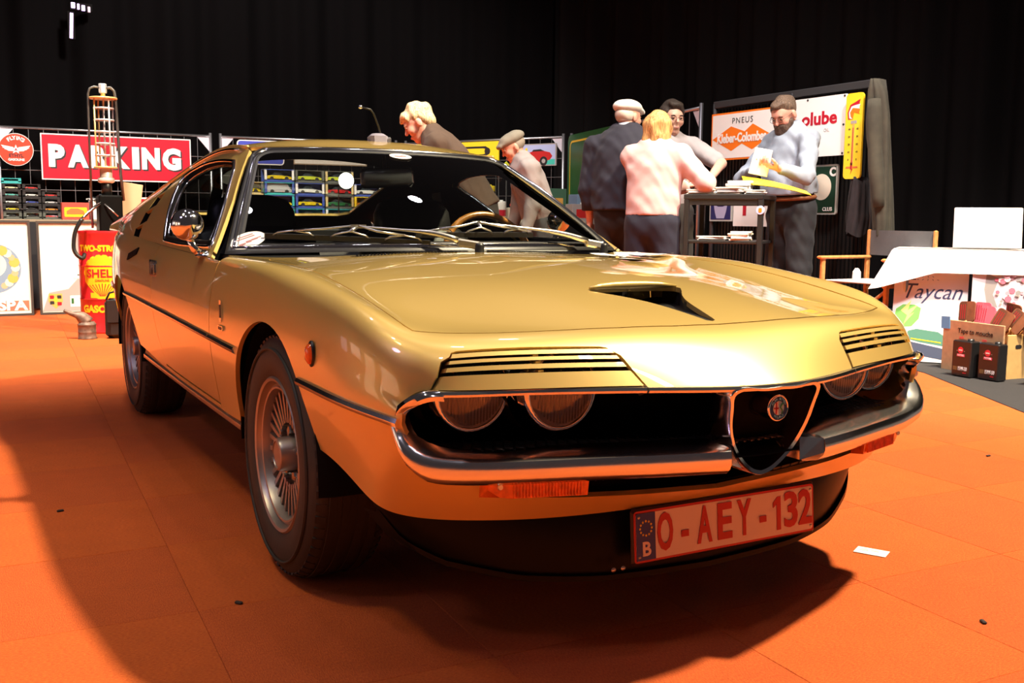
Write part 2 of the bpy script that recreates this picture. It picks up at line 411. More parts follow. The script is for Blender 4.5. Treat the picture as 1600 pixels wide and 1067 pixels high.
def sheet(name, m, parent, pieces, mirror=True, depth=0.012):
    """pieces: (verts, faces, normals) on the x > 0 side; mirrored, flanged and joined"""
    V = []; F = []; N = []
    for v, f, n in pieces:
        for sgn in ((1, -1) if mirror else (1,)):
            vv = v*[sgn, 1, 1]; nn = n*[sgn, 1, 1]
            ff = f if sgn == 1 else f[:, ::-1]
            # orient faces with the normals
            a, b, c = vv[ff[0, 0]], vv[ff[0, 1]], vv[ff[0, 2]]
            tn = np.cross(vv[ff[:, 1]]-vv[ff[:, 0]], vv[ff[:, 2]]-vv[ff[:, 0]])
            flip = (tn*nn[ff[:, 0]]).sum(1) < 0
            ff = ff.copy(); ff[flip] = ff[flip][:, ::-1]
            k = len(V)
            if depth: a, b, c = flange(vv, ff, nn, depth, 1)
            else: a, b, c = list(vv), [tuple(t) for t in ff], list(nn)
            V += a; N += c; F += [tuple(i+k for i in t) for t in b]
    return mesh_obj(name, V, F, m, parent, True, N)
def outward(v, f, n, ref):
    """flip normals so that they point away from ref(v)"""
    s = np.sign(((v-ref(v))*n).sum(1)); s[s == 0] = 1; n = n*s[:, None]; return v, f, n
CORE = lambda v: np.stack([v[:, 0]*.8, np.clip(v[:, 1], -.35, 2.9), np.clip(v[:, 2], .3, .55)*0+.5], 1)

CAR = thing('sports_car', 'low gold 1970s sports coupe with slatted headlamp covers on the orange carpet', 'car', (0, 0, 0))
V0, V1 = 0.0, 1.335      # lip .. door line
VDR = 2.30               # rear edge of the door
# -- wheel arches in (u, v)
FC, FR = (0.01, 0.305), 0.335
RC, RR = (2.36, 0.305), 0.325
def arch(c, r, n=40, a0=-.35, a1=PI+.35):
    ang = np.linspace(a0, a1, n); yz = np.stack([c[0]+r*np.cos(ang), c[1]+r*np.sin(ang)], 1)
    g = side_uv(yz); return g[g[:, 0] > 0.004]
fa = arch(FC, FR); fa = fa[np.argsort(fa[:, 1])]                          # front to rear
ra = arch(RC, RR); ra = ra[np.argsort(ra[:, 1])]

def u_of_x(x, v):
    lo, hi = .36, 1.2
    for _ in range(40):
        mid = (lo+hi)/2
        if S(mid, v)[0, 0] > x: lo = mid
        else: hi = mid
    return (lo+hi)/2
def offs(poly, d):
    P = np.asarray(poly, float); Q = []
    for i in range(len(P)):
        a = P[max(i-1, 0)]; b = P[min(i+1, len(P)-1)]; t = b-a; L = max(np.linalg.norm(t), 1e-9); Q.append(P[i]+np.array([t[1], -t[0]])/L*d)
    return np.array(Q)
# bonnet outline (half): front edge, corner, side, rear edge
hx = np.array([(0, -.742), (.12, -.738), (.25, -.722), (.38, -.695), (.50, -.662), (.60, -.621), (.661, -.593), (.665, -.565), (.6655, -.54),
      (.667, -.33), (.668, 0), (.668, .30), (.662, .42), (.645, .49), (.60, .50), (.45, .465), (.30, .44), (.15, .425), (0, .42)])
def hood_line(d):
    g = top_uv(dens(offs(hx, d), .04, False)); g[0, 0] = g[-1, 0] = 1.20; return g
hood_in, hood_out = hood_line(-.0008), hood_line(.0042)
# headlamp cover cut-out
VT = 0.071
def cover_poly(g):
    a0, a1 = u_of_x(.285-g, 0.0), u_of_x(.318-g, VT); b1, b0 = u_of_x(.628+g, VT), u_of_x(.672+g, 0.0)
    return [(b0, 0.0), (b0*.55+b1*.45+.002, VT*.42), (b0*.25+b1*.75-.002, VT*.80), (b1+.001, VT*.92), (b1+.008, VT*.98+g), (b1+.022, VT*1.02+g), ((a1+b1)/2, VT*1.04+g), (a1-.022, VT*1.02+g), (a1-.010, VT*.98+g), (a1, VT*.91), (a1*.8+a0*.2+.004, VT*.80), (a0, 0.0)]
cov_out, cov_in = cover_poly(.004), cover_poly(0.0)
outer = [(1.20, 0.0)]+list(reversed(cov_out))
outer += [(.445, 0.0), (.41, 0.0), (.36, 0.0), (.30, 0.0), (.25, 0.0), (.19, 0.0), (.14, 0.0), (.125, -.012), (.100, -.05), (.086, -.12), (.080, -.25), (.052, -.262), (.040, -.285), (.034, -.32), (.028, -.55), (.016, -.87), (0.0, -.87)]
outer += [(0.0, v) for v in np.linspace(-.8, fa[0, 1]-.012, 24)]+[tuple(p) for p in fa]
V1 = 1.325
outer += [(0.0, v) for v in np.linspace(fa[-1, 1]+.012, V1, 6)]+[(.14, V1), (.25, V1), (.36, V1), (.40, V1-.012), (.43, V1-.02)]
outer += [tuple(p) for p in top_uv([(.735, .60), (.725, .66), (.70, .665), (.60, .60), (.45, .55), (.30, .515), (.15, .495), (.05, .49)])]+[(1.20, 1.36)]
outer += [tuple(p) for p in hood_out[::-1]]
def body_piece(poly, holes=(), step=.02, F=S):
    v, f, n = panel(poly, holes, F, step); return outward(v, f, n, CORE)
front = sheet('front_wings', GOLD, CAR, [body_piece(outer)])

# bonnet with its central duct
def bez(p0, p1, p2, p3, n):
    t = np.linspace(0, 1, n)[:, None]; p0, p1, p2, p3 = map(np.array, (p0, p1, p2, p3))
    return (1-t)**3*p0+3*(1-t)**2*t*p1+3*(1-t)*t*t*p2+t**3*p3
duct_half = np.concatenate([bez((.012, -.715), (.042, -.60), (.045, -.55), (.112, -.47), 14), [(.136, -.435)], [(.130, -.418), (.09, -.408), (0, -.404)]])
duct_uv = top_uv(duct_half); duct_uv[-1, 0] = 1.20
v_apex = top_uv([(.0005, -.722)])[0]; v_apex[0] = 1.20
ha = [tuple(p) for p in hood_in]+[(1.20, duct_uv[-1, 1])]+[tuple(p) for p in duct_uv[::-1]][1:]+[tuple(v_apex)]
hood = sheet('bonnet', GOLD, CAR, [body_piece(ha)])
# duct floor: sinks towards the rear opening
db = MB(); n = 26; G = []
for k in range(n):
    t = k/(n-1); y = -.722+t*.36
    w = np.interp(y, [-.722, -.715, -.66, -.60, -.55, -.47, -.435, -.36], [.004, .014, .032, .046, .057, .114, .138, .136])
    uv = top_uv([(.001, min(y, -.405))])[0]; z0 = S(1.2, uv[1])[0, 2] - max(0, y+.405)*.1
    dep = .004+.040*min(1, (t/.8))**1.2
    row = []
    for s_ in (-1, -.98, -.6, -.2, .2, .6, .98, 1):
        row.append((s_*w, y, z0-(.004 if abs(s_) == 1 else dep)))
    G.append(row)
db.grid(G)
db.build('bonnet_duct', BLACK, CAR, True)
lipb = MB().tube([(p[0], p[1], S(*top_uv([(max(p[0], .002), p[1])])[0])[0, 2]+.004) for p in [(-.13, -.425), (-.09, -.411), (-.05, -.405), (0, -.404), (.05, -.405), (.09, -.411), (.13, -.425)]], [.003, .008, .010, .011, .010, .008, .003], 8)
lipb.build('duct_lip', GOLD, CAR, True)

# ---- doors
VD0, VD1 = V1+.006, 2.245
def door_uv(poly): return side_uv(poly)
door_edge_u = .362
dp = [(.012, VD0+.0), (.14, VD0), (.25, VD0), (door_edge_u, VD0), (door_edge_u, 1.6), (door_edge_u, 1.9), (door_edge_u, VD1+.03), (.25, VD1+.035), (.14, VD1+.02), (.07, VD1-.01), (.012, VD1-.06)]
doors = {}
for sgn, nm in ((-1, 'door'), (1, 'door')):
    v, f, n = body_piece(dp); v = v*[sgn, 1, 1]; n = n*[sgn, 1, 1]
    tn = np.cross(v[f[:, 1]]-v[f[:, 0]], v[f[:, 2]]-v[f[:, 0]]); fl = (tn*n[f[:, 0]]).sum(1) < 0; f = f.copy(); f[fl] = f[fl][:, ::-1]
    a, b, c = flange(v, f, n, .012, 1)
    doors[sgn] = mesh_obj(nm, a, b, GOLD, CAR, True, c)
# ---- rear quarters and tail
qp = [(0.0, VD0), (0.0, ra[0, 1]-.012)]+[tuple(p) for p in ra]+[(0.0, v) for v in np.linspace(ra[-1, 1]+.012, 4.80, 14)]+[(.37, 4.80), (.37, 4.3), (.37, 3.9), (.37, 3.5), (.37, 3.0), (.37, 2.6), (door_edge_u, VD1+.036), (.25, VD1+.041), (.14, VD1+.026), (.07, VD1-.004), (.008, VD1-.064), (.008, VD0)]
rear = sheet('rear_quarters', GOLD, CAR, [body_piece(qp)])

# ---- greenhouse sides: belt to roof rail
RAIL = np.array([(.70, .490, 1.085), (1.0, .492, 1.118), (1.25, .497, 1.143), (1.45, .508, 1.156), (1.75, .532, 1.135), (2.05, .556, 1.090), (2.4, .585, 1.030), (2.8, .620, .955), (3.15, .652, .880), (3.25, .66, .858)])
def H(t, y):
    t = np.atleast_1d(np.asarray(t, float)); y = np.atleast_1d(np.asarray(y, float))
    r = nspl(RAIL[:, 0], RAIL[:, 1:], y); b = S(np.full(len(y), .366), np.interp(y, ROWS[3, 3:15, 1], VK[3:15]))
    x = b[:, 0]+(r[:, 0]-b[:, 0])*t+.030*4*t*(1-t)*np.clip((y-.6)/.8, .15, 1); z = b[:, 2]+(r[:, 1]-b[:, 2])*t
    return np.stack([x, y, z], 1)
def hz(y, z):
    r = nspl(RAIL[:, 0], RAIL[:, 2], [y])[0]; b = H(0, y)[0, 2]; return (z-b)/(r-b)
AB, AT = (.70, .783), (1.232, 1.133)                                     # A-pillar foot and head (y, z) on the side
win = [(.790, .800), (1.0, .938), (1.20, 1.060), (1.27, 1.092), (1.36, 1.098), (1.5, 1.101), (1.66, 1.094), (1.80, 1.072), (1.86, 1.050), (1.83, 1.02), (1.74, .965), (1.64, .90), (1.56, .845), (1.50, .803), (1.25, .797), (1.0, .797)]
win_t = [(hz(y, z), y) for y, z in win]
hp = [(0, AB[0]), (hz(.95, .948), .95), (hz(*AT), AT[0]), (1.0, 1.30)]+[(1.0, y) for y in np.linspace(1.45, 3.05, 12)]+[(.6, 3.10), (0.0, 3.10)]+[(0.0, y) for y in np.linspace(2.9, .9, 10)]
slots = []
for k, (cy, cz) in enumerate([(2.072, .822), (2.048, .890), (2.053, .956), (2.11, 1.020)]):
    L, hh = .056, .027
    dy, dz = .985, -.17
    c4 = [(cy-L*dy-.3*hh, cz-L*dz-hh), (cy+L*dy-.3*hh, cz+L*dz-hh), (cy+L*dy+.3*hh, cz+L*dz+hh), (cy-L*dy+.3*hh, cz-L*dz+hh)]
    slots.append([(hz(y, z), y) for y, z in c4])
HPIECE = outward(*panel(hp, [win_t]+slots, H, .02), CORE)
# ---- roof and hatch surround
ZC = np.array([(1.10, 1.140), (1.22, 1.165), (1.35, 1.191), (1.6, 1.204), (1.9, 1.187), (2.3, 1.120), (2.8, 1.000), (3.15, .905), (3.25, .875)])
def ROOF(s, y):
    s = np.atleast_1d(np.asarray(s, float)); y = np.atleast_1d(np.asarray(y, float))
    r = nspl(RAIL[:, 0], RAIL[:, 1:], y); zc = nspl(ZC[:, 0], ZC[:, 1], y); a = np.abs(s)
    return np.stack([r[:, 0]*s, y, r[:, 1]+(zc-r[:, 1])*(1-a**2.4)], 1)
def head_y(s): return 1.155+.085*(abs(s))**2.2                            # top of the windscreen opening
hatch = [(0, 2.02), (.45, 2.03), (.78, 2.08), (.82, 2.14), (.82, 2.60), (.80, 3.02), (.72, 3.08), (.4, 3.12), (0, 3.13)]
rp = [(s, head_y(s)) for s in np.linspace(0, 1, 10)]+[(1.0, y) for y in np.linspace(1.4, 3.05, 14)]+[(.8, 3.14), (.5, 3.19), (0, 3.20)]+[tuple(p) for p in reversed(hatch)]
RPIECE = outward(*panel(rp, [], ROOF, .025, (.55, 1)), CORE)
roof = sheet('roof', GOLD, CAR, [HPIECE, RPIECE])
hl = []
for v, f, n in (outward(*panel(rp, [], ROOF, .05, (.55, 1)), CORE), outward(*panel(hp, [win_t], H, .05), CORE)): hl.append((v-n*.022, f, -n))
sheet('headliner', MATTE, CAR, hl, True, 0)
hg = outward(*panel(hatch, [], ROOF, .04, (.55, 1)), CORE)
SGLASS = glass('tinted_glass', (.80, .84, .80)); WGLASS = glass('windscreen_glass', (.86, .90, .86))
sheet('rear_window', SGLASS, CAR, [(hg[0]-hg[2]*.004, hg[1], hg[2])], True, 0)
# side windows
for sgn in (-1, 1):
    v, f, n = outward(*panel(win_t, [], H, .04), CORE)
    sheet('side_window', SGLASS, CAR, [((v-n*.010)*[sgn, 1, 1], f, n*[sgn, 1, 1])], False, 0)
    ring = [tuple(H(*p)[0]) for p in dens(np.array(win_t)*[.4, 1], .03)/[.4, 1]]
    nr = SN(H, *(dens(np.array(win_t)*[.4, 1], .03)/[.4, 1]).T)
    MB().tube([(sgn*p[0], p[1], p[2]) for p in ring], .0075, 6, closed=True).build('side_window_frame', CHROME, CAR, True)
    cen = np.mean(ring, 0)
    inner = [tuple((np.array(p)-cen)*[1, .93, .93]+cen-np.array([.012, 0, 0])) for p in ring]
    MB().tube([(sgn*p[0], p[1], p[2]) for p in inner], .012, 6, closed=True).build('side_window_seal', MATTE, CAR, True)
    inner = [tuple((np.array(p)-cen)*[1, .88, .88]+cen-np.array([.010, 0, 0])) for p in ring]
    MB().tube([(sgn*p[0], p[1], p[2]) for p in inner], .005, 6, closed=True).build('side_glass_trim', CHROME, CAR, True)
    # gutter along the roof rail
    gp = [tuple(H(1.0, y)[0]) for y in np.linspace(1.27, 3.1, 24)]
    MB().tube([(sgn*(p[0]+.004), p[1], p[2]) for p in gp], .007, 6).build('roof_gutter', GOLD, CAR, True)
    dr = [tuple(H(.965, y)[0]) for y in np.linspace(1.33, 1.95, 14)]
    MB().tube([(sgn*(p[0]+.006), p[1], p[2]) for p in dr], .006, 6).build('drip_moulding', CHROME, CAR, True)
    # black louvre boxes behind the pillar slots
    for sl in slots:
        q = np.array([H(*p)[0] for p in sl]); m = MB(); a = [tuple(p*[sgn, 1, 1]) for p in q]; b2 = [tuple((p-[.03, 0, .005])*[sgn, 1, 1]) for p in q]
        m.add(a+b2, [(4, 5, 6, 7)]+[(i, (i+1) % 4, (i+1) % 4+4, i+4) for i in range(4)]); m.build('pillar_louvre', MATTE, CAR)
# ---- windscreen
def WS(s, t):
    s = np.atleast_1d(np.asarray(s, float)); t = np.atleast_1d(np.asarray(t, float)); a = np.abs(s)
    xb, yb, zb = .722*s, .495+.21*a**2.2, .794-.012*a**2.2
    xt, yt, zt = .494*s, 1.155+.078*a**2.2, 1.146-.012*a**2.2
    k = .018*4*t*(1-t)
    return np.stack([xb+(xt-xb)*t, yb+(yt-yb)*t-k*.45, zb+(zt-zb)*t+k*.9], 1)
def ws_loop(e, et=None):
    et = e if et is None else et
    P = []
    c = [(-1+e, e*1.2), (1-e, e*1.2), (1-e, 1-et*2), (-1+e, 1-et*2)]
    # rounded corners at the top
    out = [np.array(c[0])]+[np.array((x, c[0][1])) for x in np.linspace(-.9, .9, 19)]+[np.array(c[1])]
    out += [np.array((1-e, y)) for y in np.linspace(.1, .84, 9)]
    out += [np.array((1-e-.10*(1-math.cos(a)), 1-et*2-.10+.10*math.sin(a))) for a in np.linspace(0, PI/2, 6)]
    out += [np.array((x, 1-et*2)) for x in np.linspace(.8, -.8, 17)]
    out += [np.array((-1+e+.10*(1-math.cos(a)), 1-et*2-.10+.10*math.sin(a))) for a in np.linspace(PI/2, 0, 6)]
    out += [np.array((-1+e, y)) for y in np.linspace(.84, .1, 9)]
    return np.array(out)
wl = ws_loop(.045, .02)
v, f, n = panel(wl, [], WS, .04, (.6, .7)); v, f, n = outward(v, f, n, CORE)
sheet('windscreen', WGLASS, CAR, [(v, f, n)], False, 0)
def ring_strip(name, l0, l1, F, m, lift0, lift1):
    A = F(l0[:, 0], l0[:, 1]); B = F(l1[:, 0], l1[:, 1]); nA = SN(F, l0[:, 0], l0[:, 1]); nA *= np.sign(nA[:, 2:3]+1e-9); G = np.stack([A+nA*lift0*.2, A*.65+B*.35+nA*lift0, A*.35+B*.65+nA*lift1, B+nA*lift1*.2], 0)
    return MB().grid(G, closed_v=True).build(name, m, CAR, True)
ring_strip('windscreen_seal', ws_loop(-.004, -.004), ws_loop(.022, .006), WS, BLACK, .006, .006)
ring_strip('windscreen_trim', ws_loop(.018, .004), ws_loop(.034, .014), WS, CHROME, .010, .010)
ring_strip('windscreen_rubber', ws_loop(.032, .013), ws_loop(.056, .026), WS, BLACK, .006, .003)

# tail panel joining the roof end to the rear quarters
n = 21; ss = np.linspace(-1, 1, n); ye = np.interp(np.abs(ss), [0, .5, .8, 1], [3.20, 3.19, 3.14, 3.05])
A = ROOF(ss, ye)+[0, -.004, .002]; vs = np.interp(np.abs(ss), [0, .25, .5, .8, 1], [4.80, 4.62, 4.42, 4.15, 3.80]); B = S(np.full(n, .366), vs); B[:, 0] *= np.where(ss < 0, -1, 1)
MB().grid(np.stack([A, A*.5+B*.5+[0, .015, 0], B], 0)).build('tail_panel', GOLD, CAR, True)
MB().grid(np.stack([A-[0, .012, .012], A*.5+B*.5-[0, .012, 0], B-[0, .02, .03]], 0)).build('tail_lining', LEATHER, CAR, True)
# ================================================================== THE HALL: floor, curtains
def carpet(name, a, b, sc=1.0):
    m = mat(name, a, .95); nt = m.node_tree; bs = nt.nodes['Principled BSDF']
    tc = nt.nodes.new('ShaderNodeTexCoord'); mp = nt.nodes.new('ShaderNodeMapping'); mp.inputs['Scale'].default_value = (1.0, 3.2, 1)
    n = nt.nodes.new('ShaderNodeTexNoise'); n.inputs['Scale'].default_value = 120*sc; n.inputs['Detail'].default_value = 6; n.inputs['Roughness'].default_value = .7
    n2 = nt.nodes.new('ShaderNodeTexNoise'); n2.inputs['Scale'].default_value = 9; n2.inputs['Detail'].default_value = 4
    r = nt.nodes.new('ShaderNodeValToRGB'); r.color_ramp.elements[0].position = .32; r.color_ramp.elements[1].position = .70
    r.color_ramp.elements[0].color = b+(1,); r.color_ramp.elements[1].color = a+(1,)
    mx = nt.nodes.new('ShaderNodeMixRGB'); mx.blend_type = 'MULTIPLY'; mx.inputs[0].default_value = .22
    nt.links.new(tc.outputs['Object'], mp.inputs['Vector']); nt.links.new(mp.outputs[0], n.inputs['Vector']); nt.links.new(tc.outputs['Object'], n2.inputs['Vector'])
    nt.links.new(n.outputs['Fac'], r.inputs['Fac']); nt.links.new(r.outputs['Color'], mx.inputs[1]); nt.links.new(n2.outputs['Fac'], mx.inputs[2]); nt.links.new(mx.outputs[0], bs.inputs['Base Color'])
    bp = nt.nodes.new('ShaderNodeBump'); bp.inputs['Strength'].default_value = .8; bp.inputs['Distance'].default_value = .006
    nt.links.new(n.outputs['Fac'], bp.inputs['Height']); nt.links.new(bp.outputs['Normal'], bs.inputs['Normal'])
    return m
ORANGE = carpet('orange_carpet', (.84, .175, .022), (.52, .065, .004)); ORANGE2 = carpet('orange_carpet_cross', (.80, .158, .022), (.46, .054, .004))
CHAR = carpet('charcoal_carpet', (.055, .052, .055), (.016, .016, .018))
floor = mesh_obj('floor', [(-9, -6, -.012), (12, -6, -.012), (12, 15, -.012), (-9, 15, -.012)], [(0, 1, 2, 3)], mat('hall_concrete', (.10, .09, .085), .8, var=.2, scale=4)); tag(floor, kind='structure')
# carpet tiles, quarter-turned like a chequerboard; the nearest as pieces, the rest joined
TA = math.radians(-2.6); TO = np.array([-.961, .862]); ex = np.array([math.cos(TA), math.sin(TA)]); ey = np.array([-math.sin(TA), math.cos(TA)]); TS = .51
def edge_x(y): return np.interp(y, [-6, -1.2, .51, 1.62, 3.2, 15], [-.9, 1.97, 2.97, 3.62, 4.0, 4.6])
cells = []
for i in range(-16, 16):
    for j in range(-14, 28):
        c = TO+ex*(i+.5)*TS+ey*(j+.5)*TS
        if c[0] < edge_x(c[1])+TS*.4 and -4 < c[1] < 13 and c[0] > -8: cells.append((i, j, c))
def seen(c):
    d = Vector((c[0], c[1], 0))-CAM_P; z = d.dot(_f); return z > .8 and abs(d.dot(_r2)/z) < .62
cells.sort(key=lambda t: (not seen(t[2]), (t[2][0]-CAM_P.x)**2+(t[2][1]-CAM_P.y)**2))
def tile_me(m, nm):
    h = TS/2-.0004; b = .0012
    V = [(-h, -h, -.011), (h, -h, -.011), (h, h, -.011), (-h, h, -.011), (-h, -h, -b), (h, -h, -b), (h, h, -b), (-h, h, -b), (-h+b, -h+b, 0), (h-b, -h+b, 0), (h-b, h-b, 0), (-h+b, h-b, 0)]
    F = [(8, 9, 10, 11)]+[(i, (i+1) % 4, (i+1) % 4+4, i+4) for i in range(4)]+[(i+4, (i+1) % 4+4, (i+1) % 4+8, i+8) for i in range(4)]
    me = bpy.data.meshes.new(nm); me.from_pydata(V, [], F); me.materials.append(m); return me, V, F
TM = [tile_me(ORANGE, 'carpet_tile'), tile_me(ORANGE2, 'carpet_tile')]
rest = MB()
for k, (i, j, c) in enumerate(cells):
    q = (i+j) % 2; dz = -.0002*((i*7+j*13) % 4)
    if k < 290:
        o = bpy.data.objects.new('carpet_tile', TM[q][0]); COL.objects.link(o); o.location = (c[0], c[1], dz); o.rotation_euler = (0, 0, TA+q*PI/2); o.parent = floor
    else:
        Mr = Matrix.Translation((c[0], c[1], dz)) @ Matrix.Rotation(TA, 4, 'Z'); rest.add([Mr @ Vector(p) for p in TM[0][1]], TM[0][2])
tag(rest.build('carpet_tiles_far', ORANGE, floor), kind='stuff')
ys = np.linspace(-4, 14, 30)
ck = MB().add([(edge_x(y), y, .004) for y in ys]+[(11.5, y, .004) for y in ys]+[(edge_x(y)-.004, y, -.011) for y in ys], [(k, k+30, k+31, k+1) for k in range(29)]+[(k+60, k, k+1, k+61) for k in range(29)])
co = ck.build('charcoal_carpet', CHAR, floor)
# black stage curtains in deep folds
CURT = mat('stage_curtain', (.0019, .0017, .0020), .9, spec=.06, bump=.2, bscale=220)
CURT_LIT = mat('side_curtain', (.0065, .0057, .0058), .9, spec=.08, bump=.2, bscale=220)  # same curtain cloth, light on the right side put into its colour
def curtain(name, path, h=6.5, amp=.10, pitch=.85, z0=.02, m=None):
    P = cspline(path, 400); d = np.r_[0, np.cumsum(np.linalg.norm(np.diff(P, axis=0), axis=1))]; T = np.gradient(P, axis=0); T /= np.linalg.norm(T, axis=1, keepdims=True); N = np.stack([-T[:, 1], T[:, 0]], 1)
    w = np.sin(d*2*PI/pitch+1.5*np.sin(d*.9))*amp*(.6+.4*np.sin(d*.7+1))+.3*amp*np.sin(d*2*PI/pitch*2.3)
    rows = []
    for z, k in ((z0, 1.15), (1.6, 1.0), (3.2, .9), (h, .75)):
        Q = P+N*(w*k)[:, None]; rows.append(np.c_[Q, np.full(len(Q), z)])
    o = MB().grid(np.array(rows)).build(name, m or CURT, None, True); tag(o, kind='structure'); return o
curtain('wall_back', [(-8.5, 13.2), (-3, 13.0), (1.5, 12.75), (5.2, 12.5), (6.8, 11.2)])
curtain('wall_right', [(6.75, 11.3), (6.9, 8.6), (7.0, 6.0), (7.2, 3.4), (7.6, 1), (8.2, -2.5)], amp=.14, pitch=.75, m=CURT_LIT)
tag(MB().bbox((1, 13.6, 3.3), (22, .1, 6.6)).build('wall_hall', MATTE), kind='structure')
# ================================================================== THE CAR: details
def plan_y(x, k=0.0):
    """plan line of the nose lip, k metres further forward"""
    xs = [0, .12, .285, .40, .52, .665, .70, .735]; ys = [-.937, -.924, -.868, -.822, -.775, -.722, -.700, -.668]
    return float(nspl(xs, ys, [min(abs(x), .735)])[0])-k
# headlamp covers: four slats each
for sgn in (-1, 1):
    cv = tag(mesh_obj('headlamp_cover', [], [], None, CAR)) if False else None
    fr = MB()
    # rebate strip round the cut-out
    co = np.array(cov_out); A = S(co[:, 0], co[:, 1]); nA = SN(S, co[:, 0], co[:, 1]); nA *= np.sign(nA[:, 2:3])
    ci = np.array(cover_poly(-.004)); Bp = S(ci[:, 0], ci[:, 1])
    G = np.stack([A-nA*.006, A-nA*.03, Bp-nA*.035], 0)*[sgn, 1, 1]
    fr.grid(G); base = fr.build('headlamp_cover', BLACK, CAR, True)
    nsl = 4; vb = [0.001, .036, .050, .061, .0695]
    def xlim(v):
        t = v/VT; return .287+(.320-.287)*t, .668+(.624-.668)*t
    for k in range(nsl):
        v0, v1 = vb[k], vb[k]+(vb[k+1]-vb[k])*(.80 if k == 0 else .55 if k < 3 else .97)
        m = 22; rows = []
        for vv, dp_, dz_ in ((v0, 0.0, 0.0), (v1, 0.0, 0.0), (v1, .024, .0), (v0, .024, -.0)):
            x0, x1 = xlim(vv); xs = np.linspace(x0, x1, m); us = np.array([u_of_x(x, vv) for x in xs])
            P = S(us, np.full(m, vv)); nn = SN(S, us, np.full(m, vv)); nn *= np.sign(nn[:, 2:3])
            rows.append((P+np.array([0, dp_, -dp_*.2+dz_]) if dp_ else P+nn*.0015)*[sgn, 1, 1])
        G = np.stack(rows+[rows[0]], 0); b = MB().grid(G)
        mm = len(b.v)//5
        b.f += [(0, m, 2*m, 3*m), (m-1, 2*m-1, 3*m-1, 4*m-1)]
        autosmooth(b.build('slat', GOLD, base), 30)
    b = MB()
    for x, va in ((.41, .0), (.50, .0)):
        pass
    for v_ in (.031, .046, .058):
        u_ = u_of_x(.47, v_); P = S(u_, v_)[0]*[sgn, 1, 1]; b.box(P+[0, .012, -.006], (.012, .012, .016))
    b.build('slat_bracket', GOLD, base)
# chrome bar under the nose edge, in three pieces
def bar(x0, x1, name, n=30, h=.007):
    xs = np.linspace(x0, x1, n); rows = []
    for dy, dz in ((.012, .0095), (-.004, .008), (-.007, .002), (-.004, -.003), (.010, -.005), (.022, -.004)):
        rows.append([(x, plan_y(x)+dy, S(u_of_x(max(abs(x), .002), 0.0), 0.0)[0, 2]-.009+dz) for x in xs])
    G = np.array(rows+[rows[0]]); b = MB().grid(G); b.f += [tuple(i*n for i in range(6)), tuple(i*n+n-1 for i in reversed(range(6)))]
    return autosmooth(b.build(name, SOFTCHROME, CAR), 50)
bar(-.283, .283, 'grille_bar', 40); bar(-.668, -.287, 'lamp_bar'); bar(.287, .668, 'lamp_bar')
# headlamps
LENS = glass('lamp_lens', (.86, .82, .80), .04, 1.8)
def lampset(x, y, z, sgn):
    r = .079
    root = MB().lathe([(r+.006, .09), (r+.007, .010), (r+.004, -.004), (r-.003, -.006), (r-.006, .002), (r-.006, .02)], 40, (0, 0, 0), 'y').build('headlamp', CHROME, CAR, True)
    # lathe axis y: (r cos, h) -> x,z ring with h on y
    root.location = (sgn*x, y, z)
    p = [(.0, .085), (.02, .083), (.04, .072), (.06, .048), (.076, .010)]
    o = MB().lathe(p, 40, (0, 0, 0), 'y').build('reflector', mat('lamp_reflector', (.85, .80, .80), .42, .35), root, True)
    o = MB().lathe([(.0, -.016), (.03, -.0145), (.055, -.010), (.074, -.002), (.077, .004)], 40, (0, 0, 0), 'y').build('lens', LENS, root, True)
    fl = MB()
    for k in range(-9, 10):
        h = math.sqrt(max(0, .066**2-(k*.0072)**2))
        if h > .012: fl.tube([(k*.0072, -.0105+.0035*abs(k)/9, -h), (k*.0072, -.0135+.004*(k/9)**2, 0), (k*.0072, -.0105+.0035*abs(k)/9, h)], .0016, 5)
    fl.build('lens_flutes', LENS, root, True)
    MB().lathe([(.0, .012), (.010, .014), (.012, .03), (.010, .08)], 14, (0, 0, 0), 'y').build('bulb', CHROME, root, True)
    MB().lathe([(r+.02, .05), (r+.02, .11)], 30, (0, 0, 0), 'y').build('bucket', BLACK, root, True)
for sgn in (-1, 1):
    lampset(.566, -.668, .556, sgn); lampset(.399, -.735, .556, sgn)
# grille cavity: dark box behind the opening with mesh floor
G = []
for x in np.linspace(-.695, .695, 40):
    y = plan_y(x)
    G.append([(x, y+.03, .562), (x, y+.17, .60), (x*.97, y+.235, .54), (x*.97, y+.235, .44), (x*.98, y+.16, .425), (x, y+.02, .420)])
cav = MB().grid(np.array(G)); cav.build('grille_cavity', MATTE, CAR, True)
gm = MB()
for k in range(60):
    x = -.60+1.2*k/59; gm.box((x, plan_y(x)+.105, .442), (.004, .10, .003), Matrix.Rotation(.5, 3, 'Z'))
    gm.box((x, plan_y(x)+.105, .442), (.004, .10, .003), Matrix.Rotation(-.5, 3, 'Z'))
tag(gm.build('grille_mesh', mat('grille_mesh', (.10, .10, .11), .4, .6), CAR), kind='stuff')
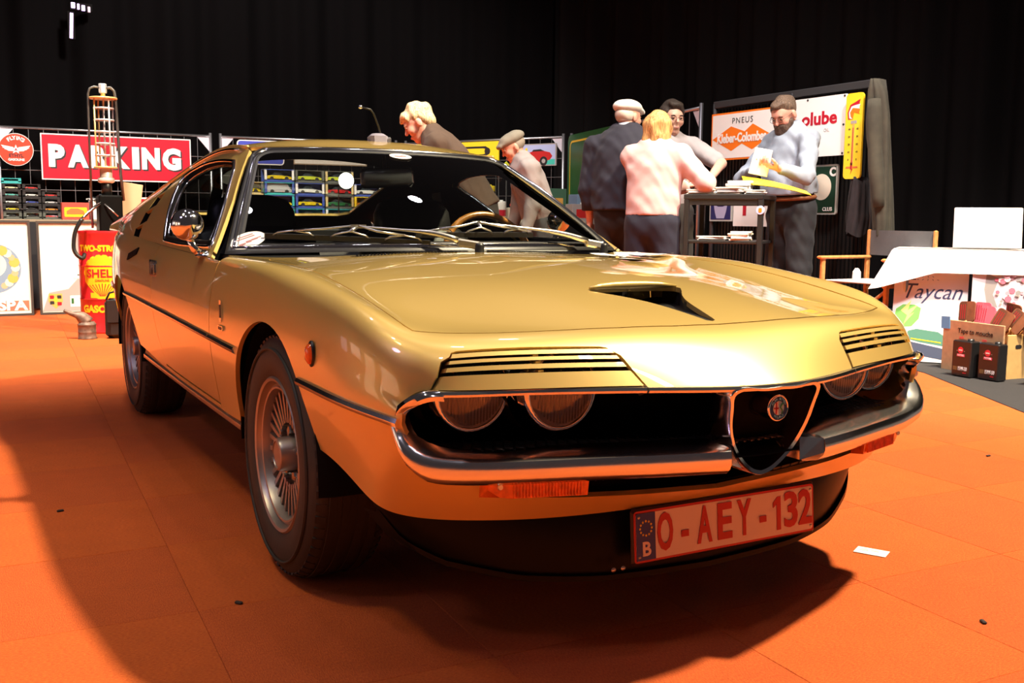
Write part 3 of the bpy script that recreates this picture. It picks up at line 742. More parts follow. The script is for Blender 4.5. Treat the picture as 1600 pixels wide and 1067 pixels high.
# bumper halves
for sgn in (-1, 1):
    tf = cspline([(.728, -.645, .510), (.731, -.680, .484), (.720, -.705, .458), (.692, -.726, .443), (.655, -.744, .438), (.54, -.800, .438), (.40, -.853, .441), (.25, -.905, .443), (.127, -.940, .444)], 40)
    out = np.array([(1, -.15), (1, -.35), (.9, -.6), (.6, -.85), (.4, -.92), (.36, -.93), (.33, -.94), (.25, -.97), (.2, -.98)]); oi = np.stack([np.interp(np.linspace(0, 1, 40), np.linspace(0, 1, 9), out[:, k]) for k in (0, 1)], 1); oi /= np.linalg.norm(oi, axis=1, keepdims=True)
    t = np.linspace(0, 1, 40); rows = []
    for inn, dz in ((.11, .004), (.012, .006), (.0, .0), (-.004, -.010), (-.004, -.025), (.001, -.036), (.014, -.048), (.05, -.057)):
        sc = np.clip(t*5, .35, 1); inn_ = inn*sc if inn > .02 else inn*np.ones(40)
        rows.append(np.stack([sgn*(tf[:, 0]-oi[:, 0]*inn_), tf[:, 1]-oi[:, 1]*inn_, tf[:, 2]+dz*np.clip(.7+t*2, .7, 1)], 1))
    rows = np.array(rows)
    rows[:, -1, 0] -= sgn*np.linspace(0, .035, 8)*0; rows[2:6, -1, 0] += 0
    b = MB().grid(rows); n = 40; b.f += [tuple(i*n for i in range(8)), tuple(i*n+n-1 for i in reversed(range(8)))]
    bo = autosmooth(b.build('bumper', SOFTCHROME, CAR), 40)
    # angled end next to the shield
    e = MB(); x = .150
    a = [(sgn*.127, -.939, .446), (sgn*.125, -.944, .416), (sgn*.080, -.920, .400), (sgn*.095, -.902, .445)]
    b2 = [(p[0], p[1]+.05, p[2]) for p in a]
    e.add(a+b2, [(0, 1, 2, 3), (4, 5, 6, 7), (0, 1, 5, 4), (1, 2, 6, 5), (2, 3, 7, 6), (3, 0, 4, 7)]); e.build('bumper_end', SOFTCHROME, bo)
    # chrome surround of the grille end
    c1 = cspline([(.664, -.724, .568), (.688, -.713, .566), (.710, -.696, .555), (.724, -.670, .535), (.728, -.650, .512)], 18); rows = []
    for dx, dy, dz in ((.004, .004, .006), (.004, -.010, .002), (-.004, -.016, -.004), (-.014, -.014, -.014), (-.02, .02, -.018)):
        rows.append(np.stack([sgn*(c1[:, 0]+dx*np.linspace(.3, 1, 18)), c1[:, 1]+dy, c1[:, 2]+dz*np.linspace(1, .35, 18)], 1))
    autosmooth(MB().grid(np.array(rows)).build('grille_surround', CHROME, CAR), 40)
# shield
sh = cspline([(0, .566), (.06, .5655), (.110, .564), (.1165, .560), (.1165, .53), (.112, .50), (.1, .462), (.078, .425), (.045, .392), (.018, .376), (0, .372)], 50)
def sh_y(x, z): return -.940+.9*x*x+.27*(.566-z)
ring = [(x, z) for x, z in sh]+[(-x, z) for x, z in sh[-2:0:-1]]
rows = []
cz = .49
for k, yy in ((1.03, .055), (1.02, -.002), (1.0, -.006), (.93, -.004), (.90, .01), (.89, .06)):
    rows.append([(x*k, sh_y(x, z)+yy, cz+(z-cz)*k) for x, z in ring])
shield = autosmooth(MB().grid(np.array(rows), closed_v=True).build('grille_shield', CHROME, CAR), 40)
n = len(ring); MB().add([(x*.92, sh_y(x, z)+.05, cz+(z-cz)*.92) for x, z in ring], [tuple(range(n))]).build('shield_mesh', MATTE, shield)
by = -.928; bz = .520
bd = MB().lathe([(.0, .07), (.024, .07), (.026, .02), (.0275, .0), (.0275, -.006), (.0245, -.008), (.0235, -.005)], 36, (0, by, bz), 'y').build('badge', CHROME, CAR, True)
MBq = frame((0, by-.005, bz), (1, 0, 0), (0, 0, 1))
flat('badge_ring', circ(.0238, 36), mat('enamel_navy', (.02, .03, .12), .25, coat=.5), bd, MBq, 0, .001)
half = [(0, -.0145)]+[(.0145*math.cos(a), .0145*math.sin(a)) for a in np.linspace(-PI/2, PI/2, 14)]
flat('badge_field', [(-x, y) for x, y in half][::-1], mat('enamel_white', (.8, .8, .78), .3), bd, MBq, .001, .001)
flat('badge_field', half, mat('enamel_sky', (.35, .55, .75), .3), bd, MBq, .001, .001)
RED = mat('sign_red', (.48, .012, .030), .35)
flat('badge_cross', [(-.0085, -.012), (-.0055, -.012), (-.0055, .012), (-.0085, .012)], RED, bd, MBq, .002, .001)
flat('badge_cross', [(-.0135, -.0015), (-.0005, -.0015), (-.0005, .0015), (-.0135, .0015)], RED, bd, MBq, .002, .001)
flat('badge_divider', [(-.0006, -.0145), (.0006, -.0145), (.0006, .0145), (-.0006, .0145)], CHROME, bd, MBq, .002, .001)
MB().tube([MBq @ Vector((.007+.0028*math.sin(k*.75), -.012+.0022*k, .003)) for k in range(11)], [.0008+.0009*(k/10) for k in range(11)], 6).build('badge_serpent', mat('enamel_green', (.05, .35, .12), .3), bd, True)
for w, a0, st, inv_ in (('ALFA ROMEO', 152, -13.8, 0), ('MILANO', 238, 13, 1)):
    for k, ch in enumerate(w):
        if ch == ' ': continue
        a = math.radians(a0+st*k); M = MBq @ Matrix.Translation((.0192*math.cos(a), .0192*math.sin(a), .0018)) @ Matrix.Rotation(a-PI/2+(PI if inv_ else 0), 4, 'Z')
        text('badge_letter', ch, CHROME, bd, M, size=.0075, bold=.0002, extrude=.0003)
# indicators below the bumper
AMB = mat('amber_lens', (.80, .15, .012), .18, coat=.6, var=.25, scale=60)
for sgn in (-1, 1):
    m = 10; rows = []
    xs = np.linspace(.385, .575, m)
    for k, (dy, z) in enumerate(((.01, .440), (-.018, .436), (-.022, .400), (-.018, .370), (.02, .364))):
        rows.append([(sgn*x, -.800+.30*(x-.385)+.3*max(0, x-.53)**1.3+dy, z-.012+(.014*max(0, (x-.55)/.02)*(1 if z < .38 else -1) if k in (1, 3) else 0)) for x in xs])
    b = MB().grid(np.array(rows)); b.f += [tuple(i*m for i in range(5)), tuple(i*m+m-1 for i in reversed(range(5)))]
    io = autosmooth(b.build('indicator', AMB, CAR), 35)
    rb = MB()
    for x in np.linspace(.40, .53, 22): rb.box((sgn*x, -.8225+.30*(x-.385)+.3*max(0, x-.53)**1.3, .390), (.0018, .004, .060))
    rb.build('lens_ribs', AMB, io)
    MB().lathe([(0, 0), (.005, .0), (.006, .003)], 10, (sgn*.556, -.774, .383), 'y').build('lens_screw', STEEL, io)
    # side marker
    P = S(*side_uv([(-.335, .603)])[0])[0]
    mk = MB().lathe([(0, .016), (.012, .015), (.019, .010), (.021, .0)], 20, (0, 0, 0), 'x').build('side_marker', mat('orange_lens', (.85, .13, .015), .15, coat=.7), CAR, True)
    mk.location = P*[sgn, 1, 1]; mk.scale = (sgn, .8, 1.15)
    rm = MB().lathe([(.025, .0), (.025, .004), (.021, .006)], 20, (0, 0, 0), 'x').build('marker_rim', BLACK, mk, True)
# lower grille and valance backing
G = []
for x in np.linspace(-.58, .58, 30):
    y = -.80+.26*abs(x)**1.6
    G.append([(x, y+.03, .430), (x, y+.10, .40), (x, y+.095, .345), (x, y+.12, .30)])
MB().grid(np.array(G)).build('lower_grille', MATTE, CAR, True)
lm = MB()
for z in np.linspace(.352, .412, 6):
    lm.tube([(x, -.80+.26*abs(x)**1.6+.07, z) for x in np.linspace(-.38, .38, 16)], .0028, 5)
for x in np.linspace(-.37, .37, 44): lm.tube([(x, -.80+.26*abs(x)**1.6+.07, .345), (x, -.80+.26*abs(x)**1.6+.07, .42)], .002, 4)
tag(lm.build('lower_grille_mesh', BLACK, CAR), kind='stuff')
# spoiler
top_ = cspline([(0, -.700), (.2, -.690), (.4, -.655), (.56, -.60), (.66, -.545), (.72, -.49)], 30)
bot_ = cspline([(0, -.722), (.22, -.710), (.42, -.665), (.55, -.598), (.64, -.535), (.70, -.47)], 30)
zt = np.linspace(.305, .315, 30); zb = np.interp(np.linspace(0, 1, 30), [0, .35, .6, .8, .92, 1], [.135, .140, .155, .185, .225, .29])
rows = []
for t in (0, .25, .5, .75, .94, 1.0): rows.append(np.stack([top_[:, 0]*(1-t)+bot_[:, 0]*t, top_[:, 1]*(1-t)+bot_[:, 1]*t-.008*math.sin(t*PI), zt*(1-t)+zb*t], 1))
rows.append(rows[-1]+[0, -.012, .000]); rows.append(rows[-1]+[0, .0, -.012]); rows.append(rows[0]*[1, 1, 0]+[0, .03, 0]+np.stack([zb*0, zb*0, zb-.005], 1))
g = np.array(rows); g2 = np.concatenate([(g*[-1, 1, 1])[:, ::-1], g[:, 1:]], 1)
autosmooth(MB().grid(g2).build('front_spoiler', GLOSSB, CAR), 50)
# number plate
pl = MB().bbox((0, 0, 0), (.532, .122, .010), .005)
PM = frame((.041, -.745, .2245), (1, .0, 0), (0, .085, 1))
pl.xf(PM); plate = pl.build('number_plate', mat('plate_holder', (.03, .012, .02), .4), CAR)
PW = mat('plate_white', (.78, .72, .74), .4); PR = mat('plate_red', (.50, .015, .02), .4); PB = mat('plate_blue', (.015, .04, .30), .4)
flat('plate_border', rrect(.522, .112, .008), PR, plate, PM, .005, .001)
flat('plate_face', rrect(.512, .102, .006), PW, plate, PM, .006, .001)
flat('plate_band', [(-.256, -.051), (-.206, -.051), (-.206, .051), (-.256, .051)], PB, plate, PM, .007, .001)
for k, (ch, x) in enumerate(zip('O-AEY-132', (-.172, -.118, -.063, -.005, .052, .108, .151, .195, .240))):
    if ch == '1':
        flat('plate_letter', [(-.002, -.039), (.010, -.039), (.010, .039), (.001, .039), (-.013, .026), (-.013, .014), (-.002, .022)], PR, plate, PM @ Matrix.Translation((x-.006, 0, .007)), 0, .0018); continue
    text('plate_letter', ch, PR, plate, PM @ Matrix.Translation((x-.008, 0, .0085)), size=.112 if ch != '-' else .09, bold=.0030, extrude=.0008, width={'-': .020, '1': .018}.get(ch, .042))
text('plate_letter', 'B', PW, plate, PM @ Matrix.Translation((-.231, -.028, .0085)), size=.042, bold=.0012, extrude=.0006)
st = [(math.cos(PI/2+PI*k/5)*(.0034 if k % 2 == 0 else .0014), math.sin(PI/2+PI*k/5)*(.0034 if k % 2 == 0 else .0014)) for k in range(10)]
YEL = mat('plate_star', (.8, .65, .05), .4)
for k in range(12):
    a = 2*PI*k/12; flat('plate_star', st, YEL, plate, PM @ Matrix.Translation((-.231+.0155*math.cos(a), .018+.0155*math.sin(a), .008)), 0, .0006)
for x, y in ((-.249, .043), (-.249, -.043), (.25, .043), (.25, -.043)):
    MB().lathe([(0, .0025), (.003, .002), (.004, 0)], 10, (x, y, .007)).xf(PM).build('plate_screw', STEEL, plate, True)
for x in (-.29, -.265): MB().lathe([(0, -.003), (.005, -.002), (.006, 0)], 10, (x+.025, -.742, .160), 'y').build('spoiler_bolt', STEEL, CAR, True)

# chrome side mouldings
def moulding(v0, v1, name, sgn, n=40, end=True):
    vs = np.linspace(v0, v1, n); P0 = S(np.full(n, .140), vs); N = SN(S, np.full(n, .14), vs); N *= np.sign(N[:, 0:1])
    rows = []
    for dz, dn in ((.012, -.001), (.011, .006), (.004, .011), (-.003, .009), (-.007, .004), (-.010, -.001)): rows.append((P0+N*dn+[0, 0, dz])*[sgn, 1, 1])
    rows = np.array(rows); c = rows.mean(0)
    b = MB().grid(rows); b.f += [tuple(i*n for i in range(6)), tuple(i*n+n-1 for i in reversed(range(6)))]
    o = autosmooth(b.build(name, SOFTCHROME, CAR), 40)
fv = fa[np.argmin(np.abs(fa[:20, 0]-.14)), 1]; fv2 = fa[20+np.argmin(np.abs(fa[20:, 0]-.14)), 1]; rv = ra[np.argmin(np.abs(ra[:20, 0]-.14)), 1]; rv2 = ra[20+np.argmin(np.abs(ra[20:, 0]-.14)), 1]
for sgn in (-1, 1):
    moulding(.012, fv-.012, 'side_moulding', sgn); moulding(fv2+.012, V1-.002, 'side_moulding', sgn); moulding(VD0+.002, VD1+.022, 'door_moulding', sgn); moulding(VD1+.028, rv-.01, 'side_moulding', sgn); moulding(rv2+.01, 4.7, 'side_moulding', sgn)
    # sill strip
    n = 30; ys = np.linspace(.36, 1.98, n); x0 = .768
    for nm, sect, mm in (('sill', ((.0, .335), (.004, .315), (-.002, .300), (-.03, .285), (-.25, .27)), BLACK), ('sill_trim', ((.004, .318), (.010, .314), (.010, .300), (.003, .294)), STEEL)):
        rows = np.array([[(sgn*(x0+dx-.012*(abs(y-1.17)/.8)**2*.3), y, z+.004*(y/2)) for y in ys] for dx, z in sect]); autosmooth(MB().grid(rows).build(nm, mm, CAR), 50)
    # wheel-house linings
    for c, r in ((FC, FR), (RC, RR)):
        ang = np.linspace(-.08, PI+.08, 30); b = MB()
        G = [[(sgn*x, c[0]+(r+dr)*math.cos(a), c[1]+(r+dr)*math.sin(a)) for a in ang] for x, dr in ((.775, .004), (.745, .012), (.40, .012))]
        b.grid(np.array(G)); b.build('wheel_house', MATTE, CAR, True)
        MB().add([(sgn*.42, c[0]+.36*math.cos(a), c[1]+.36*math.sin(a)) for a in ang], [tuple(range(30))]).build('wheel_house_wall', MATTE, CAR)
# underside
MB().bbox((0, 1.35, .245), (1.20, 3.3, .03), .01).build('floor_pan', MATTE, CAR)

# wheels
def make_wheel():
    R = .307; prof = [(.188, -.085), (.205, -.098), (.245, -.102), (.278, -.096), (.297, -.082), (.304, -.072), (.307, -.055), (.3072, 0), (.307, .055), (.304, .072), (.297, .082), (.278, .096), (.245, .102), (.205, .098), (.188, .085)]
    ty = MB().lathe(prof, 72, (0, 0, 0), 'x')
    # sidewall step ring
    o = ty.build('wheel', RUBBER, CAR, True)
    g = MB()
    for x in (-.05, -.018, .018, .05): g.lathe([(.3085, x-.010), (.3105, x-.009), (.3105, x+.009), (.3085, x+.010)], 72, (0, 0, 0), 'x')
    for k in range(60):
        a = 2*PI*k/60
        for sx in (-1, 1):
            M = Matrix.Rotation(a, 3, 'X'); c = M @ Vector((sx*.074, 0, .2970)); g.box(c, (.024, .018, .012), M @ Matrix.Rotation(sx*.42, 3, 'Y'))
    tr = g.build('tread', RUBBER, o); tr['kind'] = 'stuff'
    g = MB().lathe([(.262, .1005), (.264, .1045), (.268, .1045), (.270, .099)], 72, (0, 0, 0), 'x'); g.build('sidewall_ring', RUBBER, o, True)
    rim = MB().lathe([(.196, .080), (.197, .092), (.192, .097), (.185, .094), (.181, .084), (.176, .079), (.170, .084), (.165, .083), (.160, .070), (.157, .03), (.150, -.05), (.178, -.08), (.196, -.085)], 64, (0, 0, 0), 'x')
    ro = autosmooth(rim.build('rim', ALLOY, o), 30)
    for k in range(30):
        a = 2*PI*k/30; M = Matrix.Rotation(a, 3, 'X')
        b = MB(); w0, w1 = .0050, .0062
        v = [(.050, -w0, .078), (.062, -w0, .078), (.066, -w1, .165), (.040, -w1, .165), (.050, w0, .078), (.062, w0, .078), (.066, w1, .165), (.040, w1, .165)]
        b.add([M @ Vector(p) for p in v], [(0, 1, 2, 3), (7, 6, 5, 4), (1, 5, 6, 2), (0, 3, 7, 4), (2, 6, 7, 3), (0, 4, 5, 1)]); b.build('spoke', ALLOY, o)
    autosmooth(MB().lathe([(.165, .012), (.10, .020), (.075, .022), (.0, .022)], 48, (0, 0, 0), 'x').build('wheel_disc', mat('wheel_dark', (.05, .048, .048), .5, .3), o), 30)
    hub = MB().lathe([(.095, .036), (.096, .056), (.088, .062), (.082, .058), (.078, .040)], 48, (0, 0, 0), 'x'); autosmooth(hub.build('hub_ring', ALLOY, o), 30)
    cap = MB().lathe([(.044, .02), (.043, .085), (.040, .092), (.034, .094), (.033, .091), (.0, .091)], 32, (0, 0, 0), 'x'); co_ = autosmooth(cap.build('hub_cap', ALLOY, o), 30)
    for k in range(5):
        a = 2*PI*k/5+.3; MB().lathe([(.0, .062), (.009, .062), (.011, .058), (.011, .02)], 6, (0, .061*math.cos(a), .061*math.sin(a)), 'x').build('wheel_nut', CHROME, o)
        a += PI/5; MB().box((.036, .062*math.cos(a), .062*math.sin(a)), (.03, .018, .03), Matrix.Rotation(a, 3, 'X')).build('hub_web', ALLOY, o)
    return o
w0 = make_wheel(); w0.location = (.682, 0, .307)
def cpw(loc, flip):
    n = w0.copy(); COL.objects.link(n); n.location = loc; n.rotation_euler = (0, 0, PI if flip else 0)
    for c in kids(w0):
        d = c.copy(); COL.objects.link(d); d.parent = n
        for e in kids(c):
            q = e.copy(); COL.objects.link(q); q.parent = d
    return n
cpw((-.682, 0, .307), True); cpw((.668, 2.35, .307), False); cpw((-.668, 2.35, .307), True)

# lowest pillar louvre sits below the belt, in the quarter panel
for sgn in (-1, 1):
    g = side_uv([(1.885, .765), (2.060, .735), (2.075, .708), (1.900, .738)]); P = S(g[:, 0], g[:, 1]); N = SN(S, g[:, 0], g[:, 1]); N *= np.sign(N[:, 0:1]); q = (P+N*.005)*[sgn, 1, 1]
    MB().add([tuple(p) for p in q]+[tuple(p) for p in (P-N*.006)*[sgn, 1, 1]], [(0, 1, 2, 3), (7, 6, 5, 4)]+[(i, (i+1) % 4, (i+1) % 4+4, i+4) for i in range(4)]).build('quarter_louvre', MATTE, CAR)
# ---- car: mirrors, wipers, interior, small fittings
for sgn in (-1, 1):
    # door mirror: round chrome bowl on a short stalk
    c = Vector((-.815, .80, .870)) if sgn < 0 else Vector((.80, 1.23, .888))
    b = MB().lathe([(.0, -.062), (.030, -.056), (.050, -.040), (.061, -.016), (.064, .008), (.062, .020), (.056, .022)], 36, (0, 0, 0), 'y')
    b.xf(Matrix.Translation(c) @ Matrix.Rotation(sgn*math.radians(-8), 4, 'Z') @ Matrix.Scale(.78, 4))
    mo = b.build('door_mirror', CHROME, CAR, True)
    MB().lathe([(.0445, .015), (.0, .015)], 30, tuple(c), 'y').build('mirror_glass', mat('mirror_face', (.6, .6, .62), .03, 1.0), mo)
    MB().tube([c+Vector((-sgn*.005, .0, -.044)), c+Vector((-sgn*.018, 0, -.075)), c+Vector((-sgn*.040, .0, -.092))], [.012, .012, .016], 12).build('mirror_stalk', CHROME, mo, True)
    MB().lathe([(.032, -.004), (.030, .006), (.012, .014), (0, .014)], 20, (0, 0, 0), 'z').xf(Matrix.Translation(c+Vector((-sgn*.045, .0, -.093))) @ Matrix.Diagonal((.8, 1.5, 1, 1))).build('mirror_foot', CHROME, mo, True)
    # door handle in its recess
    hu = side_uv([(1.50, .700)])[0]; P = S(*hu)[0]; N = SN(S, hu[0:1], hu[1:2])[0]; N *= np.sign(N[0]); P = P*[sgn, 1, 1]; N = N*[sgn, 1, 1]
    M = frame(P, (0, -sgn, 0) if sgn < 0 else (0, 1, 0), (0, 0, 1))
    M = frame(P+N*.001, np.cross([0, 0, 1], N), (0, 0, 1))
    hd = flat('door_handle', rrect(.135, .062, .012), CHROME, doors[sgn], M, 0, .004)
    flat('handle_recess', rrect(.10, .044, .01), BLACK, doors[sgn], M, .003, .003)
    flat('handle_lever', rrect(.045, .040, .006), CHROME, doors[sgn], M @ Matrix.Translation((.028, 0, 0)), .005, .006)
    # maker's badge on the wing: upright emblem and name strip
    for (y, z), (w, h), nm in (((.42, .632), (.020, .062), 'wing_emblem'), ((.415, .585), (.055, .014), 'wing_script')):
        g = side_uv([(y, z)])[0]; P = S(*g)[0]; N = SN(S, g[0:1], g[1:2])[0]; N *= np.sign(N[0]); P = P*[sgn, 1, 1]; N = N*[sgn, 1, 1]
        M = frame(P+N*.001, np.cross([0, 0, 1], N), (0, 0, 1))
        e = flat(nm, [(-w/2, -h*.35), (-w*.35, -h/2), (w*.35, -h/2), (w/2, -h*.35), (w/2, h/2), (-w/2, h/2)], CHROME, CAR, M, 0, .004)
        flat('emblem_field', rrect(w*.6, h*.6, .002), BLACK, e, M, .004, .001)
# cowl air vents behind the bonnet
for sgn in (-1, 1):
    pts = [(.05, .442), (.38, .470), (.40, .485), (.36, .492), (.05, .468)]
    P = [S(*top_uv([p])[0])[0]*[sgn, 1, 1]+[0, 0, .0015] for p in pts]; lo = [p-[0, 0, .004] for p in P]
    n = len(P); vb_ = MB().add(P+lo, [tuple(range(n)), tuple(reversed(range(n, 2*n)))]+[(i, (i+1) % n, (i+1) % n+n, i+n) for i in range(n)]).build('cowl_vent', BLACK, CAR)
    vm = MB()
    for k in range(30):
        x = .06+.32*k/29; a = S(*top_uv([(x, .446+.028*(x-.05)/.33)])[0])[0]*[sgn, 1, 1]; b = S(*top_uv([(x, .468+.018*(x-.05)/.33)])[0])[0]*[sgn, 1, 1]; vm.tube([a+[0, 0, .003], b+[0, 0, .003]], .0022, 4)
    tag(vm.build('vent_bars', BLACK, vb_), kind='stuff')
# wipers: pivot, arm, yoke and blade lying on the glass
WIP = mat('wiper_steel', (.62, .60, .56), .28, 1.0)
def wsp(s, t, l=.02):
    p = WS(s, t); n = SN(WS, np.array([s]), np.array([t]))[0]; n = n*np.sign(n[2]); return Vector(p[0]+n*l)
def wiper(pivot, elbow, tip_l, tip_r, mid):
    root = MB().lathe([(.0, .03), (.012, .03), (.015, .022), (.015, 0), (.022, -.01), (.022, -.02)], 16, tuple(pivot)).build('wiper', BLACK, CAR, True)
    pv = Vector(pivot)+Vector((0, 0, .022)); d = (Vector(elbow)-pv)
    M = frame(pv+d.normalized()*.075, d, (0, 0, 1))
    MB().bbox((-.04, 0, .006), (.075, .026, .020), .005).xf(M).build('arm_head', WIP, root)
    a = MB(); pa = [pv+d.normalized()*.07+Vector((0, 0, .006)), pv+d*.30+Vector((0, 0, .014)), pv+d*.6+Vector((0, 0, .012)), Vector(elbow)]
    P = cspline(pa, 14); ws_ = np.interp(np.linspace(0, 1, 14), [0, .35, .5, 1], [.012, .009, .005, .004])
    a.tube([Vector(p) for p in P], list(ws_), 6); a.build('arm', WIP, root, True)
    # blade
    bl = MB(); Lp = [wsp(*(np.array(tip_l)*(1-k)+np.array(tip_r)*k), .012) for k in np.linspace(0, 1, 14)]
    V = []; F = []
    for p in Lp: V += [p+Vector((0, -.003, -.010)), p+Vector((0, -.004, .006)), p+Vector((0, .004, .008)), p+Vector((0, .004, -.008))]
    for i in range(13):
        for k in range(4): F.append((i*4+k, i*4+(k+1) % 4, i*4+4+(k+1) % 4, i*4+4+k))
    F += [(3, 2, 1, 0), (52, 53, 54, 55)]
    bl.add(V, F); bl.build('blade', BLACK, root)
    el = Vector(elbow)
    def on(k, l): return wsp(*(np.array(tip_l)*(1-k)+np.array(tip_r)*k), l)
    y = MB()
    y.tube([on(.17, .034), on(.33, .044), el+Vector((0, 0, .003)), on(.66, .044), on(.83, .034)], .0042, 6)
    for k in (.17, .5, .83):
        if k == .5: y.tube([on(.5, .040), el], .006, 6)
        y.tube([on(k-.12, .014), on(k-.09, .026), on(k, .034 if k != .5 else .040), on(k+.09, .026), on(k+.12, .014)], .0032, 6)
    y.build('yoke', WIP, root, True)
    MB().box(el, (.05, .014, .012)).build('arm_clip', WIP, root)
wiper((.015, .435, .788), wsp(-.475, .125, .03), (-.86, .105), (-.17, .035), None)
wiper((.570, .550, .782), wsp(.12, .155, .03), (-.22, .095), (.42, .10), None)
# stickers on the glass
def sticker(s, t, w, h, rot, name='window_sticker', side=1):
    p = wsp(s, t, .004); n = SN(WS, np.array([s]), np.array([t]))[0]; n = Vector(n*np.sign(n[2]))
    r = Vector((1, 0, 0)); r = (r-n*r.dot(n)).normalized(); M = frame(p, r, n.cross(r)) @ Matrix.Rotation(rot, 4, 'Z')
    o = flat(name, [(w/2*math.cos(2*PI*k/32), h/2*math.sin(2*PI*k/32)) for k in range(32)], WHITE, CAR, M, 0, .001)
    return o, M
SGREY = mat('sticker_ink', (.35, .16, .17), .6)
o, M = sticker(-.925, .085, .112, .082, .12)
for k, (dx, dy, w, h) in enumerate(((-.03, -.012, .03, .010), (.0, -.008, .025, .014), (.028, -.005, .03, .010), (.05, -.003, .018, .006), (-.045, -.02, .03, .008))): flat('sticker_print', rrect(w*.72, h*.75, .002), SGREY, o, M @ Matrix.Translation((dx*.72, dy, 0)), .001, .0008)
flat('sticker_print', rrect(.050, .005, .001), SGREY, o, M @ Matrix.Translation((0, .024, 0)), .001, .0006)
flat('sticker_print', rrect(.062, .005, .001), SGREY, o, M @ Matrix.Translation((-.004, .014, 0)), .001, .0006)
o, M = sticker(.035, .905, .085, .052, -.05)
flat('sticker_print', rrect(.03, .010, .003), SGREY, o, M @ Matrix.Translation((-.01, -.004, 0)), .001, .0008)
flat('sticker_print', rrect(.02, .012, .003), mat('sticker_red', (.7, .2, .2), .6), o, M @ Matrix.Translation((.012, .0, 0)), .001, .0008)
# roof aerial
ab = MB().bbox((.06, 1.42, 1.200), (.075, .06, .055), .012, Matrix.Rotation(-.12, 3, 'X'))
an = ab.build('roof_aerial', mat('aerial_grey', (.30, .28, .36), .45), CAR); autosmooth(an, 40)
MB().tube([(.075, 1.42, 1.21), (.060, 1.41, 1.255), (.035, 1.40, 1.305), (.022, 1.40, 1.320), (-.020, 1.40, 1.327)], [.005, .004, .0035, .0035, .003], 8).build('aerial_rod', BLACK, an, True)
MB().lathe([(0, -.008), (.007, -.006), (.008, 0), (.006, .006), (0, .008)], 12, (-.020, 1.40, 1.327), 'x').build('aerial_tip', STEEL, an, True)
MB().bbox((.10, 1.42, 1.19), (.012, .062, .05), .004).build('aerial_side', STEEL, an)

# ---- interior
I = MB()
I.bbox((0, .80, .715), (1.30, .36, .10), .03).bbox((-.35, .93, .62), (.62, .25, .25), .03).bbox((.33, .93, .63), (.62, .25, .22), .03)
I.build('dashboard', LEATHER, CAR)
MB().bbox((.36, .90, .775), (.46, .22, .045), .02).build('instrument_binnacle', LEATHER, CAR)
MB().bbox((0, 1.5, .30), (1.40, 2.2, .04), .01).bbox((0, 1.45, .42), (.20, 1.1, .22), .03).build('cabin_floor', LEATHER, CAR)
for sgn in (-1, 1): MB().bbox((sgn*.70, 1.45, .55), (.06, 1.7, .45), .02).build('door_lining', LEATHER, CAR)
MB().bbox((0, 3.02, .62), (1.15, .03, .42), .01).bbox((0, 2.75, .72), (1.25, .65, .05), .02).bbox((0, 2.35, .58), (1.2, .12, .32), .03).build('rear_shelf', LEATHER, CAR)
def seat(x):
    b = MB().bbox((x, 1.40, .50), (.52, .52, .15), .05)
    s_ = b.build('seat', LEATHER, CAR); autosmooth(s_, 50)
    Rm = Matrix.Rotation(math.radians(-16), 3, 'X')
    bb = MB(); 
    rows = []
    for z, w, t in ((0, .25, .07), (.1, .265, .085), (.22, .265, .08), (.30, .25, .07), (.335, .21, .055), (.35, .12, .03)):
        ring = [(w*math.copysign(abs(math.cos(a))**.5, math.cos(a)), t*math.copysign(abs(math.sin(a))**.6, math.sin(a)), z) for a in np.linspace(0, 2*PI, 28, endpoint=False)]; rows.append(ring)
    bb.grid(np.array(rows), closed_v=True); k = len(rows)*28; bb.f.append(tuple(range(k-28, k)))
    bb.v = [tuple(Rm @ Vector(p)+Vector((x, 1.66, .52))) for p in bb.v]; bb.build('backrest', LEATHER, s_, True)
    hb = MB(); rows = []
    for z, w, t in ((.0, .10, .03), (.01, .155, .05), (.06, .180, .062), (.13, .178, .06), (.175, .155, .05), (.195, .10, .03)):
        rows.append([(w*math.copysign(abs(math.cos(a))**.55, math.cos(a)), t*math.copysign(abs(math.sin(a))**.7, math.sin(a)), z) for a in np.linspace(0, 2*PI, 28, endpoint=False)])
    hb.grid(np.array(rows), closed_v=True); hb.f.append(tuple(range(5*28, 6*28))); hb.f.append(tuple(reversed(range(28))))
    hb.v = [tuple(Rm @ (Vector(p)+Vector((0, 0, .300)))+Vector((x, 1.66, .50))) for p in hb.v]; hb.build('headrest', LEATHER, s_, True)
seat(-.36); seat(.36)
# steering wheel with wooden rim
WOOD = mat('wheel_wood', (.42, .17, .035), .22, coat=.6, var=.35, scale=40)
SM = Matrix.Translation((.395, 1.085, .735)) @ Matrix.Rotation(math.radians(68), 4, 'X')
sw = MB().tube([(.19*math.cos(a), .19*math.sin(a), 0) for a in np.linspace(0, 2*PI, 48, endpoint=False)], .0135, 10, closed=True).xf(SM).build('steering_wheel', WOOD, CAR, True)
b = MB()
for a in (PI/2+PI, .15, PI-.15): b.box((.10*math.cos(a), .10*math.sin(a), -.012), (.17, .03, .004), Matrix.Rotation(a, 3, 'Z'))
b.xf(SM).build('wheel_spokes', STEEL, sw)
MB().lathe([(0, .012), (.03, .010), (.04, -.01), (.04, -.03)], 24).xf(SM).build('horn_push', BLACK, sw, True)
MB().tube([SM @ Vector((0, 0, -.02)), SM @ Vector((0, 0, -.25))], .03, 12).build('steering_column', BLACK, sw, True)
